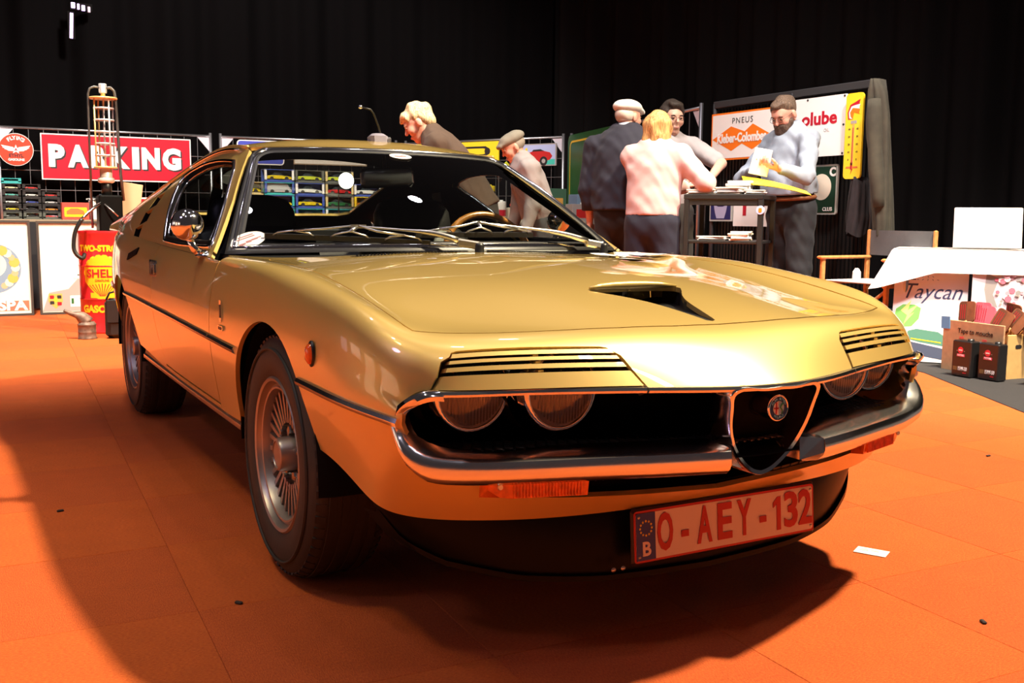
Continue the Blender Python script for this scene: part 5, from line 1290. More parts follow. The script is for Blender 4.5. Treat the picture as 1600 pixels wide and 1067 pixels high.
# ================================================================== THE TRADE STAND behind the car
GALV = mat('galvanised', (.50, .50, .53), .35, .9); WIRE = mat('fence_wire', (.20, .20, .21), .45, .6)
YELL = mat('sign_yellow', (.88, .66, .03), .35); ORNG = mat('sign_orange', (.90, .20, .015), .35); INK = mat('black_ink', (.02, .02, .022), .5); CREAM = mat('paper_cream', (.80, .74, .60), .6); NAVY = mat('sign_navy', (.020, .020, .12), .3); GREEN = mat('sign_green', (.02, .13, .035), .35); GOLDP = mat('gold_print', (.72, .42, .10), .4); SKY = mat('print_sky', (.42, .50, .78), .5); TEAL = mat('print_teal', (.05, .52, .42), .5); BLUE = mat('sign_blue', (.07, .09, .50), .3); GREY = mat('print_grey', (.36, .34, .33), .6); PINK = mat('print_pink', (.78, .18, .26), .6); DBLUE = mat('print_dull_blue', (.20, .30, .44), .6); TAN = mat('print_tan', (.62, .40, .24), .6)
def fence(name, A, B, label, n=15, H=2.0):
    A, B = Vector((A[0], A[1], 0)), Vector((B[0], B[1], 0)); d = (B-A); L = d.length; d.normalize(); t = thing(name, label, 'fence', A, 0, 'mesh fence panels round the stand')
    Z = Vector((0, 0, 1))
    for x in (.0, L): MB().tube([d*x+Z*.03, d*x+Z*(H+.03)], .021, 10).build('post', GALV, t, True)
    for z in (.18, H-.015): MB().tube([d*.0+Z*z, d*L+Z*z], .017, 8).build('rail', GALV, t, True)
    for k in range(1, n): 
        x = L*k/n; MB().tube([d*x+Z*.18, d*x+Z*(H-.02)], .0042, 5).build('upright_wire', WIRE, t)
    for z in np.linspace(.45, H-.30, 6): MB().tube([Z*z, d*L+Z*z], .0042, 5).build('cross_wire', WIRE, t)
    for x, sg in ((.02, 1), (L-.02, -1)):
        a = [d*x+Z*(H-.03), d*(x+sg*.16)+Z*(H-.03), d*x+Z*(H-.22)]; nn = d.cross(Z)*.003
        MB().add([p+nn for p in a]+[p-nn for p in a], [(0, 1, 2), (5, 4, 3), (0, 3, 4, 1), (1, 4, 5, 2), (2, 5, 3, 0)]).build('corner_plate', mat('corner_plate', (.62, .60, .68), .4), t)
    for x in (.0, L): MB().bbox(d*x+Z*.06, (.10, .4, .12), .02).build('foot_block', mat('foot_concrete', (.12, .12, .12), .9), t)
    return t
fence('fence_panel', (-.86, 12.16), (1.79, 12.14), 'wire mesh fence panel behind the red PARKING sign')
fence('fence_panel', (1.93, 12.14), (4.47, 11.88), 'wire mesh fence panel behind the car roof with the blue sign')
fence('fence_panel', (4.62, 11.86), (5.86, 9.36), 'wire mesh fence panel with the yellow sign and the picture of a red racing car')
fence('fence_panel', (5.92, 9.25), (5.05, 5.50), 'wire mesh fence panel carrying the tall green sign')
fence('fence_panel', (-3.55, 12.16), (-.96, 12.16), 'wire mesh fence panel at the left edge, behind the round red sign')
Xr, Zu = (1, 0, 0), (0, 0, 1)
def board(name, label, cat, c, w, h, m, right=Xr, up=Zu, d=.02, r=.004, rim=None, group=None):
    """a sign: solid plate with its back at c; returns thing, plate and the frame of its front"""
    M = frame(c, right, up); t = thing(name, label, cat, M.translation, 0, group); L = M.copy(); L.translation = (0, 0, 0)
    if rim is not None:
        flat('rim', rrect(w, h, r), rim, t, L, 0, d); o = flat('face', rrect(w-.03, h-.03, max(.002, r-.012)), m, t, L, d, .002); f = d+.002
    else: o = flat('plate', rrect(w, h, r), m, t, L, 0, d); f = d
    return t, o, L @ Matrix.Translation((0, 0, f))
T = lambda x, y, z=0: Matrix.Translation((x, y, z))
# PARKING
t, o, F = board('parking_sign', 'long red enamel sign reading PARKING in white block letters', 'sign', (.560, 12.06, 1.627), 1.88, .59, RED, rim=WHITE)
x = -.852
for ch, w in zip('PARKING', (.195, .25, .22, .23, .09, .235, .245)):
    text('letter_shadow', ch, INK, o, F @ T(x+w/2+.018, -.018, .001), size=.365, bold=.022, extrude=.001, width=w)
    text('letter', ch, WHITE, o, F @ T(x+w/2, 0, .004), size=.365, bold=.022, extrude=.002, width=w); x += w+.032
# round winged sign
t, o, F = board('winged_sign', 'round red sign with white wings and star reading FLYING', 'sign', (-.667, 12.07, 1.70), .02, .02, RED)
bpy.data.objects.remove(o); o = flat('disc', circ(.205, 48), WHITE, t, F, -.02, .018); flat('disc_face', circ(.198, 48), mat('sign_scarlet', (.72, .06, .03), .35), o, F, -.002, .003)
for k, ch in enumerate('FLYING'): a = math.radians(90-(k-2.5)*13.5); text('letter', ch, WHITE, o, F @ T(.145*math.cos(a), .145*math.sin(a), .003) @ Matrix.Rotation(a-PI/2, 4, 'Z'), size=.062, bold=.003, extrude=.001)
wing = [(.03, .03), (.17, .055), (.15, .030), (.155, .022), (.13, .010), (.13, .002), (.10, -.008), (.09, -.018), (.03, -.022)]
for sg in (1, -1): flat('wing', [(sg*px, py) for px, py in (wing if sg > 0 else wing[::-1])], WHITE, o, F, .001, .002)
flat('star', [((.062 if k % 2 == 0 else .026)*math.cos(PI/2+PI*k/5), (.062 if k % 2 == 0 else .026)*math.sin(PI/2+PI*k/5)) for k in range(10)], WHITE, o, F, .002, .002)
text('star_letter', 'A', RED, o, F @ T(0, -.002, .005), size=.045, bold=.002)
text('letter', 'ETHYL', INK, o, F @ T(0, -.078, .003), size=.058, bold=.002); text('letter', 'GASOLINE', WHITE, o, F @ T(0, -.128, .003), size=.040, bold=.0015)
# blue and white plates on the second panel
board('blue_sign', 'blue enamel sign with white rim hung on the fence above the car roof', 'sign', (2.46, 12.02, 1.78), .66, .34, BLUE, (1, -.08, 0), rim=WHITE, r=.05)
board('white_sign', 'long white sign on the fence behind the roof aerial', 'sign', (3.46, 11.93, 1.79), 1.08, .32, mat('sign_ivory', (.75, .70, .62), .4), (1, -.1, 0), rim=mat('sign_bronze', (.30, .22, .14), .4))
# third panel signs
D3 = Vector((1.24, -2.5, 0)).normalized(); N3 = D3.cross(Vector((0, 0, 1)))
def on3(s, z, off=.03): p = Vector((4.62, 11.86, 0))+D3*s-Vector((-D3.y, D3.x, 0))*off; p.z = z; return p
t, o, F = board('arrow_sign', 'yellow enamel sign with a long black arrow behind the stooping man', 'sign', on3(.98, 1.80), 1.55, .33, YELL, D3, rim=YELL)
flat('arrow', [(-.70, .10), (.55, .10), (.62, .06), (.62, .0), (.55, -.04), (-.70, -.04), (-.70, -.012), (.50, -.012), (.56, .0), (.575, .03), (.56, .06), (.50, .072), (-.70, .072)], INK, o, F, 0, .002)
flat('arrow_dot', circ(.05, 20, .58, .03), INK, o, F, .0005, .002); flat('arrow_head', [(.45, -.15), (.66, -.15), (.66, -.06)], INK, o, F, 0, .002)
t, o, F = board('racing_picture', 'picture of a red open racing car under a lilac sky, on the fence', 'picture', on3(2.34, 1.755), .74, .30, SKY, D3, rim=GREY)
flat('ground', [(-.35, -.133), (.35, -.133), (.35, -.06), (-.35, -.09)], TEAL, o, F, 0, .001)
flat('car_body', [(-.33, -.09), (-.10, -.10), (.10, -.10), (.27, -.07), (.31, -.02), (.27, .03), (.15, .055), (-.02, .045), (-.12, .02), (-.30, .005), (-.34, -.04)], mat('print_red', (.50, .02, .02), .5), o, F, .001, .001)
flat('cockpit', [(-.02, .045), (.0, .07), (.12, .075), (.18, .05)], INK, o, F, .002, .001); flat('driver', [(-.14, .03), (-.13, .09), (-.10, .10), (-.09, .04)], YELL, o, F, .002, .001)
for x in (.17, -.24): flat('wheel', circ(.062, 20, x, -.085), INK, o, F, .002, .001); flat('wheel_hub', circ(.03, 16, x, -.085), GREY, o, F, .003, .001)
t, o, F = board('shield_sign', 'dark blue shield sign with gold edge and gold lettering ending in feot', 'sign', on3(2.28, 1.395, .05), .01, .01, NAVY, D3)
bpy.data.objects.remove(o); shp = [(q[0]*.76, q[1]*.76) for q in [(0, .25), (.16, .225), (.28, .17), (.275, .02), (.20, -.14), (.0, -.27), (-.20, -.14), (-.275, .02), (-.28, .17), (-.16, .225)]]
o = flat('shield_rim', shp, GOLDP, t, F, -.02, .018); flat('shield_face', [(px*.92, py*.92) for px, py in shp], NAVY, o, F, -.002, .003)
text('letter', 'feot', GOLDP, o, F @ T(.085, -.02, .003), size=.115, bold=.004, sx=.85)
Dg = (Vector((5.05, 5.50, 0))-Vector((5.92, 9.25, 0))).normalized(); cg = Vector((5.92, 9.25, 1.18))+Dg*1.05+Vector((-.06, 0, 0))
t, o, F = board('green_sign', 'tall dark green sign with a thin yellow border behind the broad man', 'sign', cg, 1.95, 1.62, GREEN, Dg, rim=GREEN, r=.10)
for w, h in ((1.78, 1.46),):
    a, b = rrect(w, h, .09), rrect(w-.05, h-.05, .07); n = len(a); M4 = F
    V = [M4 @ Vector((p[0], p[1], .002)) for p in a+b]; MB().add(V, [(i, (i+1) % n, n+(i+1) % n, n+i) for i in range(n)]).build('yellow_border', YELL, o)

# ---- model cars and their display boxes
WHEEL = mat('toy_wheel', (.03, .03, .03), .5)
TOYC = {n: mat('toy_'+n, c, .25, coat=.6) for n, c in dict(yellow=(.82, .62, .02), lime=(.62, .70, .05), silver=(.55, .56, .58), red=(.62, .03, .03), blue=(.05, .08, .40), white=(.80, .80, .78), black=(.02, .02, .022), teal=(.10, .45, .42), orange=(.85, .28, .03), cream=(.78, .72, .45), green=(.04, .20, .07)).items()}
def toy(L, kind):
    """low-poly scale model, length L along x, standing at z = 0"""
    
    low = {'coupe': [(-.5, .06), (-.5, .13), (-.46, .155), (-.2, .17), (.12, .165), (.44, .13), (.5, .10), (.5, .055)], 'van': [(-.5, .05), (-.5, .16), (-.49, .17), (-.2, .17), (.12, .17), (.46, .15), (.5, .12), (.5, .05)]}[kind]
    cabn = {'coupe': [(-.32, .165), (-.18, .265), (.02, .27), (.18, .168)], 'van': [(-.49, .17), (-.47, .36), (.30, .36), (.45, .155)]}[kind]
    def ext(poly, w, wt):
        n = len(poly); V = []
        zm = max(p[1] for p in poly)
        for sg in (-1, 1):
            for px, pz in poly: V.append((px*L, sg*(w if pz < zm-.02 else wt)*L, pz*L*1.22))
        return V, [tuple(range(n)), tuple(reversed(range(n, 2*n)))]+[(i, i+n, (i+1) % n+n, (i+1) % n) for i in range(n)]
    return (MB().add(*ext(low, .20, .185)), MB().add(*ext(cabn, .175, .14)), [MB().lathe([(0, -.03*L), (.076*L, -.03*L), (.082*L, 0), (.076*L, .03*L), (0, .03*L)], 12, (0, 0, 0), 'y') for _ in (0,)][0])
_toy_mesh = {}
def toy_car(label, col, kind, loc, L, rz, group, yaw=0):
    t = thing('model_car', label, 'model car', loc, rz, group)
    key = (kind, round(L, 3))
    if key not in _toy_mesh: _toy_mesh[key] = toy(L, kind)
    b, c, w = _toy_mesh[key]; b.build('body', TOYC[col], t); c.build('cabin', TOYC[col] if kind == 'van' else mat('toy_glass', (.05, .06, .07), .15), t)
    for x in (-.30, .30):
        for y in (-.19, .19): o = w.build('wheel', WHEEL, t); o.location = (x*L, y*L, .082*L)
    return t
CLEAR = glass('clear_plastic', (.93, .94, .94), .0, .7)
def show_box(label, loc, w, d, h, m, rz, group, frame_m=None):
    t = thing('display_box', label, 'display box', loc, rz, group)
    MB().box((0, 0, .006), (w, d, .012)).build('base', m, t); MB().box((0, d/2-.004, h/2), (w, .006, h)).build('back_card', m, t); MB().box((0, 0, h-.004), (w, d, .006)).build('lid', m, t)
    MB().box((-w/2+.012, -d/2+.004, h/2), (.024, .006, h)).build('side_strip', frame_m or m, t); MB().box((w/2-.012, -d/2+.004, h/2), (.024, .006, h)).build('side_strip', frame_m or m, t)
    MB().box((0, -d/2+.004, .014), (w, .006, .018)).build('front_card', m, t)
    MB().box((0, -d/2+.002, h/2+.016), (w-.05, .002, h-.04)).build('clear_window', CLEAR, t)
    return t
ORD = ['lowest', 'second from the bottom', 'third from the bottom', 'fourth from the bottom', 'fifth from the bottom']
BXB = mat('box_black', (.03, .03, .033), .4); BXBL = mat('box_blue', (.05, .09, .36), .4); BXT = mat('box_turquoise', (.05, .42, .45), .4); BXW = mat('box_white', (.70, .72, .74), .4); BXG = mat('box_grey', (.10, .11, .10), .4); BXC = mat('box_sand', (.55, .45, .22), .5)
# table behind the posters
tb = thing('trestle_table', 'long cloth-covered trestle table with boxed model cars behind the posters', 'table', (.9, 8.30, 0))
MB().bbox((0, 0, .825), (5.0, .80, .03), .006).build('tabletop', mat('table_wood', (.30, .22, .15), .6), tb)
MB().box((0, -.41, .42), (5.0, .012, .80)).build('front_cloth', mat('cloth_dark', (.02, .02, .025), .9), tb)
for x in (-2.3, 2.3):
    for y in (-.3, .3): MB().tube([(x, y, 0), (x, y, .81)], .02, 8).build('leg', STEEL, tb)
cols = [['black', 'yellow', 'white', 'teal', 'cream'], ['black', 'black', 'blue', 'white', 'red'], ['red', 'orange', 'silver', 'red', 'orange']]
for ci, (x, n) in enumerate(((-.935, 5), (-.765, 5), (-.600, 4))):
    for k in range(n):
        z = .842+k*.066; nm = ('left', 'middle', 'right')[ci]
        show_box(f'small clear-fronted box, {ORD[k]} in the {nm} stack beside the white poster', (x, 8.18, z), .155, .075, .064, BXB if k else BXG, 0, 'small display boxes above the posters')
        toy_car(f'small {cols[ci][k]} model car, {ORD[k]} in the {nm} stack over the posters', cols[ci][k], 'coupe', (x, 8.18, z+.012), .115, 0, 'small model cars above the posters')
t = show_box('turquoise carton on top of the left stack of small model cars', (-.935, 8.18, .842+5*.066), .17, .08, .05, BXT, 0, 'small display boxes above the posters')
# red-and-yellow carton and white carton with loose models on top
t = thing('toy_carton', 'red and yellow printed carton beside the small model stacks', 'carton', (-.40, 8.12, .842)); MB().bbox((0, 0, .08), (.24, .16, .16), .003).build('carton', mat('carton_red', (.62, .08, .06), .5), t); flat('yellow_print', rrect(.20, .09, .01), YELL, t, frame((0, -.081, .07), Xr, Zu), 0, .001); flat('car_print', [(-.08, -.02), (.08, -.02), (.07, .015), (.02, .035), (-.04, .035), (-.08, .01)], mat('print_brick', (.6, .18, .05), .5), t, frame((0, -.083, .07), Xr, Zu), 0, .001)
t = thing('white_carton', 'white carton with a grey panel beside the gas pump', 'carton', (-.10, 8.12, .842)); MB().bbox((0, 0, .09), (.33, .2, .18), .003).build('carton', WHITE, t); flat('grey_panel', rrect(.16, .09, .005), GREY, t, frame((.05, -.101, .06), Xr, Zu), 0, .001)
toy_car('dark model motor car on the white carton left of the pump', 'black', 'coupe', (-.13, 8.12, 1.022), .20, .3, 'loose models on the white carton'); toy_car('silver model racing car on the white carton near its left end', 'silver', 'coupe', (-.245, 8.04, 1.022), .11, -.5, 'loose models on the white carton')
# framed cartons seen through the windscreen
rows = [(1.27, [('yellow', 'coupe', BXC, BXBL), ('black', 'coupe', BXB, BXW), ('yellow', 'coupe', BXC, BXG)]), (1.60, [('silver', 'van', BXB, BXT), ('yellow', 'coupe', BXBL, BXT), ('silver', 'van', BXT, BXBL), ('yellow', 'coupe', BXBL, BXW)]),
        (1.93, [('blue', 'coupe', BXT, BXBL), ('yellow', 'coupe', BXBL, BXBL), ('white', 'coupe', BXBL, BXW), ('lime', 'coupe', BXG, BXG)]), (2.26, [('silver', 'coupe', BXT, BXW), ('green', 'coupe', BXG, BXC), ('red', 'coupe', BXG, BXC), ('lime', 'coupe', BXG, BXC)]), (2.585, [('red', 'coupe', BXC, BXC), ('orange', 'coupe', YELL, YELL), ('white', 'coupe', BXBL, BXW)])]
for ci, (x, col) in enumerate(rows):
    for k, (cn, kd, m1, m2) in enumerate(col):
        nm = ('first', 'second', 'third', 'fourth', 'fifth')[ci]; z = .842+k*.135
        show_box(f'large display box, {ORD[k]} in the {nm} stack behind the windscreen', (x, 8.20, z), .315, .14, .132, m1, 0, 'large display boxes behind the car', m2)
        toy_car(f'large {cn} model {"van" if kd == "van" else "car"}, {ORD[k]} in the {nm} stack seen through the windscreen', cn, kd, (x, 8.19, z+.016), .262, 0, 'large model cars behind the car')
t = thing('clip_lamp', 'small bright round lamp shining over the boxed models', 'lamp', (2.20, 8.0, .842))  # added glowing disc standing in for a lamp reflection in the windscreen
MB().tube([(0, 0, 0), (0, 0, .36), (.04, -.05, .42)], .008, 8).build('arm', BLACK, t, True); MB().lathe([(.02, .05), (.075, .02), (.088, .0)], 24, (.06, -.075, .43), 'y').build('shade', BLACK, t, True); MB().lathe([(.086, .0), (.07, -.006), (0, -.010)], 24, (.06, -.076, .43), 'y').build('bulb', mat('lamp_glow', (1, .97, .9), .5, emit=6), t, True)  # the bulb face is the glow of that reflection, its holder made up
# second table with tins and red models behind the steering wheel
tb2 = dup(tb, (4.62, 7.9, 0), None, 'short trestle table of tins and cartons behind the steering wheel'); tb2.scale = (.37, 1, 1)
def tin(label, loc, r, h, m, band):
    t = thing('tin', label, 'tin', loc, 0, 'tins on the short table'); MB().lathe([(0, 0), (r, 0), (r, h-.01), (r*.92, h), (r*.4, h), (r*.4, h+.015), (0, h+.015)], 16).build('can', m, t, True); MB().lathe([(r*1.01, h*.3), (r*1.01, h*.6)], 16).build('label_band', band, t, True)
tin('pale green jar left of the steering wheel on the short table', (3.93, 7.80, .842), .05, .20, mat('jar_green', (.35, .45, .38), .2), WHITE); tin('white and red tin behind the steering wheel', (4.06, 7.78, .842), .055, .24, WHITE, RED)
tin('tall yellow tin above the steering wheel on a carton', (4.02, 8.0, 1.10), .07, .16, YELL, INK)
def carton(label, loc, d, m, pm, nm='carton'):
    t = thing(nm, label, 'carton', loc, 0, 'cartons on the short table'); MB().bbox((0, 0, d[2]/2), d, .004).build('carton', m, t); flat('print', rrect(d[0]*.7, d[2]*.45, .006), pm, t, frame((0, -d[1]/2-.001, d[2]*.5), Xr, Zu), 0, .001); return t
carton('brown carton under the yellow tin behind the steering wheel', (4.02, 8.0, .842), (.2, .16, .255), TAN, RED); carton('cream carton with dark print behind the steering wheel rim', (4.33, 7.75, .842), (.36, .16, .17), CREAM, GREY)
carton('dark green carton with a gold stripe right of the steering wheel', (4.78, 7.9, .842), (.34, .2, .40), mat('carton_green', (.06, .16, .10), .5), GOLDP); carton('grey carton with a red car print near the right mirror', (5.05, 7.62, .842), (.36, .16, .22), GREY, mat('print_red', (.5, .02, .02), .5)); carton('pale blue carton right of the dark green one', (5.28, 7.95, .842), (.3, .2, .34), DBLUE, WHITE)
toy_car('red model car on the cream carton above the steering wheel', 'red', 'coupe', (4.30, 7.75, 1.012), .25, .2, 'red models above the steering wheel'); toy_car('second red model car on the cream carton, further right', 'red', 'coupe', (4.46, 7.80, 1.012), .20, -.2, 'red models above the steering wheel')
t = thing('roof_sign', 'small yellow triangular sign on a stand above the steering wheel', 'sign', (4.22, 7.95, .842)); MB().prism([(-.15, .56), (.15, .56), (.0, .70)], .02).build('plate', mat('sign_lime', (.62, .68, .05), .4), t); flat('dark_print', rrect(.13, .022, .006), INK, t, frame((0, -.001, .595), Xr, Zu), 0, .001)
for x in (-.1, .0, .1): MB().tube([(x, .01, 0), (x, .01, .57)], .006, 6).build('stand_rod', WIRE, t)

# ---- framed posters leaning in front of the table
def poster(label, x, w, h, y=7.42):
    t = thing('framed_poster', label, 'poster', (x, y, 0), 0); R = Matrix.Rotation(math.radians(-4), 4, 'X'); M = R @ frame((0, 0, h/2), Xr, Zu)
    for nm, q in (('frame_rail', ((0, h/2-.010), (w, .02))), ('frame_rail', ((0, -h/2+.010), (w, .02))), ('frame_stile', ((-w/2+.010, 0), (.02, h-.04))), ('frame_stile', ((w/2-.010, 0), (.02, h-.04)))): MB().box((q[0][0], q[0][1], .012), (q[1][0], q[1][1], .026)).xf(M).build(nm, mat('frame_dark', (.06, .05, .045), .4), t)
    o = flat('print', rrect(w-.03, h-.03, .002), mat('poster_paper', (.80, .78, .70), .5), t, M, 0, .008); return t, o, M @ T(0, 0, .008)
t, o, F = poster('framed white scooter poster with a blue disc and red SPA lettering', -1.13, .58, .835)
flat('blue_disc', circ(.215, 40, -.01, .0), DBLUE, o, F, 0, .001); flat('pale_centre', circ(.11, 30, -.02, .03), CREAM, o, F, .001, .001)
for k in range(9):
    a = -1.1+k*.28; flat('figure', [(.17*math.cos(a)+dx-.01, .17*math.sin(a)+dy) for dx, dy in circ(.028+.008*(k % 3), 8)], (TAN, CREAM, GOLDP)[k % 3], o, F, .0015+.0003*k, .0006)
flat('red_panel', [(-.27, -.375), (.255, -.375), (.255, -.285), (-.27, -.285)], mat('print_rust', (.60, .16, .10), .5), o, F, 0, .001); text('letter', 'VESPA', WHITE, o, F @ T(.045, -.33, .002), size=.115, bold=.005, width=.40)
t, o, F = poster('framed white poster of a helmeted driver with a coloured crest', -.53, .52, .83)
flat('grey_coat', [(-.24, -.39), (.23, -.39), (.23, -.06), (.10, -.05), (.06, -.10), (-.02, -.19), (-.18, -.22)], GREY, o, F, 0, .001); flat('helmet', [(.17+.13*math.cos(a), .20+.15*math.sin(a)) for a in np.linspace(0, 2*PI, 24, endpoint=False) if .17+.13*math.cos(a) < .245], GREY, o, F, .001, .001); flat('goggle_band', [(.06, -.085), (.23, -.10), (.23, -.07), (.06, -.06)], INK, o, F, .0015, .001)
flat('collar', [(.02, -.09), (.22, -.13), (.22, -.10), (.03, -.065)], WHITE, o, F, .002, .001)
crest = [(-.055, .06), (.055, .06), (.06, -.01), (.0, -.075), (-.06, -.01)]
flat('crest', [(px-.13, py-.29) for px, py in crest], GOLDP, o, F, .001, .001)
for q, mm in (((-.16, -.26), RED), ((-.10, -.32), RED), ((-.10, -.26), INK), ((-.16, -.31), INK)): flat('crest_field', rrect(.035, .03, .003), mm, o, F @ T(q[0], q[1], 0), .002, .001)
flat('crest_centre', rrect(.03, .036, .008), YELL, o, F @ T(-.13, -.285), .003, .001)
flat('small_label', rrect(.10, .10, .004), WHITE, o, F @ T(.04, -.30), .0015, .001); flat('label_bar', rrect(.02, .05, .002), GREEN, o, F @ T(.01, -.30), .0025, .001)
# ---- hand-cranked petrol dispenser on a red drum
def wrap(r, z0=0.0, a0=0.0):
    return lambda p: Vector((((r+p[2])*math.sin(p[0]/r+a0)), (-(r+p[2])*math.cos(p[0]/r+a0)), p[1]+z0))
def wrap_text(name, s_, m, parent, r, z, a0=0.0, lift=.0015, **k):
    me = text_mesh(s_, extrude=.0008, **k); fn = wrap(r, z, a0)
    for v in me.vertices: v.co = fn((v.co.x, v.co.y, v.co.z+lift))
    me.materials.clear(); me.materials.append(m); o = bpy.data.objects.new(name, me); COL.objects.link(o); o.parent = parent; return o
def wrap_flat(name, poly, m, parent, r, z, a0=0.0, lift=.001):
    F = lambda a, b: np.stack([(r+lift)*np.sin(np.atleast_1d(a)/r+a0), -(r+lift)*np.cos(np.atleast_1d(a)/r+a0), np.atleast_1d(b)+z], 1)
    v, f, n = panel(poly, [], F, .018)
    tn = np.cross(v[f[:, 1]]-v[f[:, 0]], v[f[:, 2]]-v[f[:, 0]]); rad = v[f].mean(1)*[1, 1, 0]; fl = (tn*rad).sum(1) < 0; f = f.copy(); f[fl] = f[fl][:, ::-1]
    return mesh_obj(name, v, f, m, parent, True)
SHELLR = mat('drum_red', (.62, .018, .022), .32, coat=.3); SHELLY = mat('drum_yellow', (.90, .55, .015), .4); BRASS = mat('brass', (.80, .50, .16), .28, .9)
PALE = mat('nickel_pale', (.72, .71, .76), .3, .35); BRASS = mat('brass_plate', (.85, .58, .24), .35, .4)
pump = thing('fuel_dispenser', 'vintage hand petrol dispenser with a measuring glass on a red drum', 'petrol pump', (-.428, 5.85, 0)); r = .188
drum = MB().lathe([(0, .0), (r, .0), (r+.005, .012), (r, .024), (r, .25), (r+.004, .258), (r, .266), (r, .50), (r+.004, .508), (r, .516), (r, .745), (r+.005, .757), (r+.002, .770), (r-.012, .772), (r-.014, .760), (0, .760)], 48).build('drum', SHELLR, pump, True); autosmooth(drum, 40)
A0 = -.27
wrap_text('lettering', 'TWO-STROKE', SHELLY, drum, r, .640, A0, size=.062, bold=.0035, width=.37)
wrap_text('lettering', 'GASOLINE', SHELLY, drum, r, .185, A0, size=.072, bold=.004, width=.33)
shell = [(-.045, -.165), (-.075, -.14)]
lob = [(-.128, .02), (-.122, .075), (-.098, .115), (-.066, .140), (-.030, .152), (.030, .152), (.066, .140), (.098, .115), (.122, .075), (.128, .02)]
P_ = [(-.128, -.02)]
for k in range(len(lob)):
    P_.append(lob[k])
P2 = [(-.06, -.125), (-.135, -.045)]
for k in range(11):
    a = math.radians(188-k*19.6); P2.append((.140*math.cos(a), .020+.132*math.sin(a)))
    if k < 10: a = math.radians(188-(k+.5)*19.6); P2 += [(.146*math.cos(a+.08), .020+.142*math.sin(a+.08)), (.146*math.cos(a-.08), .020+.142*math.sin(a-.08))]
P2 += [(.135, -.045), (.06, -.125), (.09, -.125), (.09, -.165), (.045, -.165), (0, -.185), (-.045, -.165), (-.09, -.165), (-.09, -.125)]
wrap_flat('shell_emblem', P2, SHELLY, drum, r, .435, A0)
for k in range(-4, 5): wrap_flat('shell_rib', [(.004*k-.002, -.15), (.024*k-.0035, -.055-.003*abs(k)), (.024*k+.0035, -.055-.003*abs(k)), (.004*k+.002, -.15)], SHELLR, drum, r, .435, A0, .002)
wrap_text('lettering', 'SHELL', SHELLR, drum, r, .452, A0, lift=.003, size=.085, bold=.002, width=.225); wrap_text('lettering', 'GASOLINE', SHELLR, drum, r, .402, A0, lift=.003, size=.024, width=.10)
MB().bbox((.045, .0, .90), (.17, .17, .28), .012).build('pump_housing', GLOSSB, pump); MB().tube([(.03, 0, 1.03), (.03, 0, 1.16)], .038, 16).build('neck', BLACK, pump, True)
MB().lathe([(.045, 1.13), (.06, 1.14), (.06, 1.165), (.045, 1.175), (.045, 1.24)], 24, (.03, 0, 0)).build('brass_foot', mat('brass_nickel', (.75, .70, .62), .3, .4), pump, True)
for z, rr in ((1.24, .082), (1.755, .098)): MB().lathe([(0, z), (rr, z), (rr+.004, z+.006), (rr, z+.014), (0, z+.014)], 32, (.03, 0, 0)).build('brass_plate', BRASS, pump, True)
MB().lathe([(.064, 1.25), (.064, 1.755)], 32, (.03, 0, 0)).build('glass_cylinder', CLEAR, pump, True)
MB().tube([(.03, 0, 1.25), (.03, 0, 1.78)], .007, 8).build('centre_rod', PALE, pump, True)
for z in np.linspace(1.33, 1.68, 5): MB().lathe([(.066, z), (.074, z+.002), (.074, z+.012), (.066, z+.014)], 28, (.03, 0, 0)).build('measure_ring', PALE, pump, True)
for a in np.linspace(.4, 2*PI+.4, 5)[:-1]: MB().tube([(.03+.074*math.cos(a), .074*math.sin(a), 1.25), (.03+.074*math.cos(a), .074*math.sin(a), 1.755)], .0065, 6).build('guard_rod', PALE if math.cos(a) > 0 else BRASS, pump, True)
MB().tube([(.03, 0, 1.77), (.03, 0, 1.81)], .016, 12).build('top_stem', BRASS, pump, True); MB().lathe([(0, 1.80), (.027, 1.80), (.029, 1.81), (.029, 1.862), (.026, 1.87), (0, 1.87)], 6, (.03, 0, 0)).build('top_nut', PALE, pump)
PIPE = mat('pipe_grey', (.16, .15, .15), .35, .8)
MB().tube([(.01, 0, 1.84), (-.03, 0, 1.845), (-.062, 0, 1.83), (-.075, 0, 1.79), (-.078, 0, 1.6), (-.08, 0, .79)], .0085, 10).build('side_pipe', PIPE, pump, True)
MB().tube([(.05, 0, 1.84), (.085, 0, 1.845), (.11, 0, 1.82), (.118, 0, 1.77), (.135, 0, 1.2), (.15, 0, 1.0)], .011, 10).build('side_pipe', PIPE, pump, True)
MB().tube(cspline([(-.03, -.09, .98), (-.07, -.12, .95), (-.13, -.15, .90), (-.17, -.17, .86)], 12), .012, 8).build('nozzle', CHROME, pump, True)
MB().tube(cspline([(-.17, -.17, .86), (-.215, -.17, .78), (-.235, -.17, .68), (-.22, -.18, .60), (-.18, -.185, .57), (-.16, -.15, .60)], 24), .015, 10).build('hose', BLACK, pump, True)
MB().tube([(.0, -.09, .97), (.04, -.12, .93), (.09, -.13, .88)], .006, 8).build('crank_handle', STEEL, pump, True)
t = thing('card_sheet', 'tan cardboard sheet leaning beside the petrol dispenser', 'card', (-.20, 6.05, 0)); MB().bbox((0, 0, .96), (.15, .008, .36), .003, Matrix.Rotation(.14, 3, 'Y')).build('sheet', TAN, t); MB().tube([(0, .02, 0), (0, .02, .95)], .008, 6).build('stake', WIRE, t)
t, o, F = board('red_banner', 'small red and white banner carton behind the tan card', 'carton', (.30, 8.06, .95), .42, .22, WHITE, d=.08); flat('red_band', rrect(.40, .07, .004), RED, o, F @ T(0, .06), 0, .001); flat('yellow_band', rrect(.3, .05, .004), YELL, o, F @ T(-.02, -.05), 0, .001)
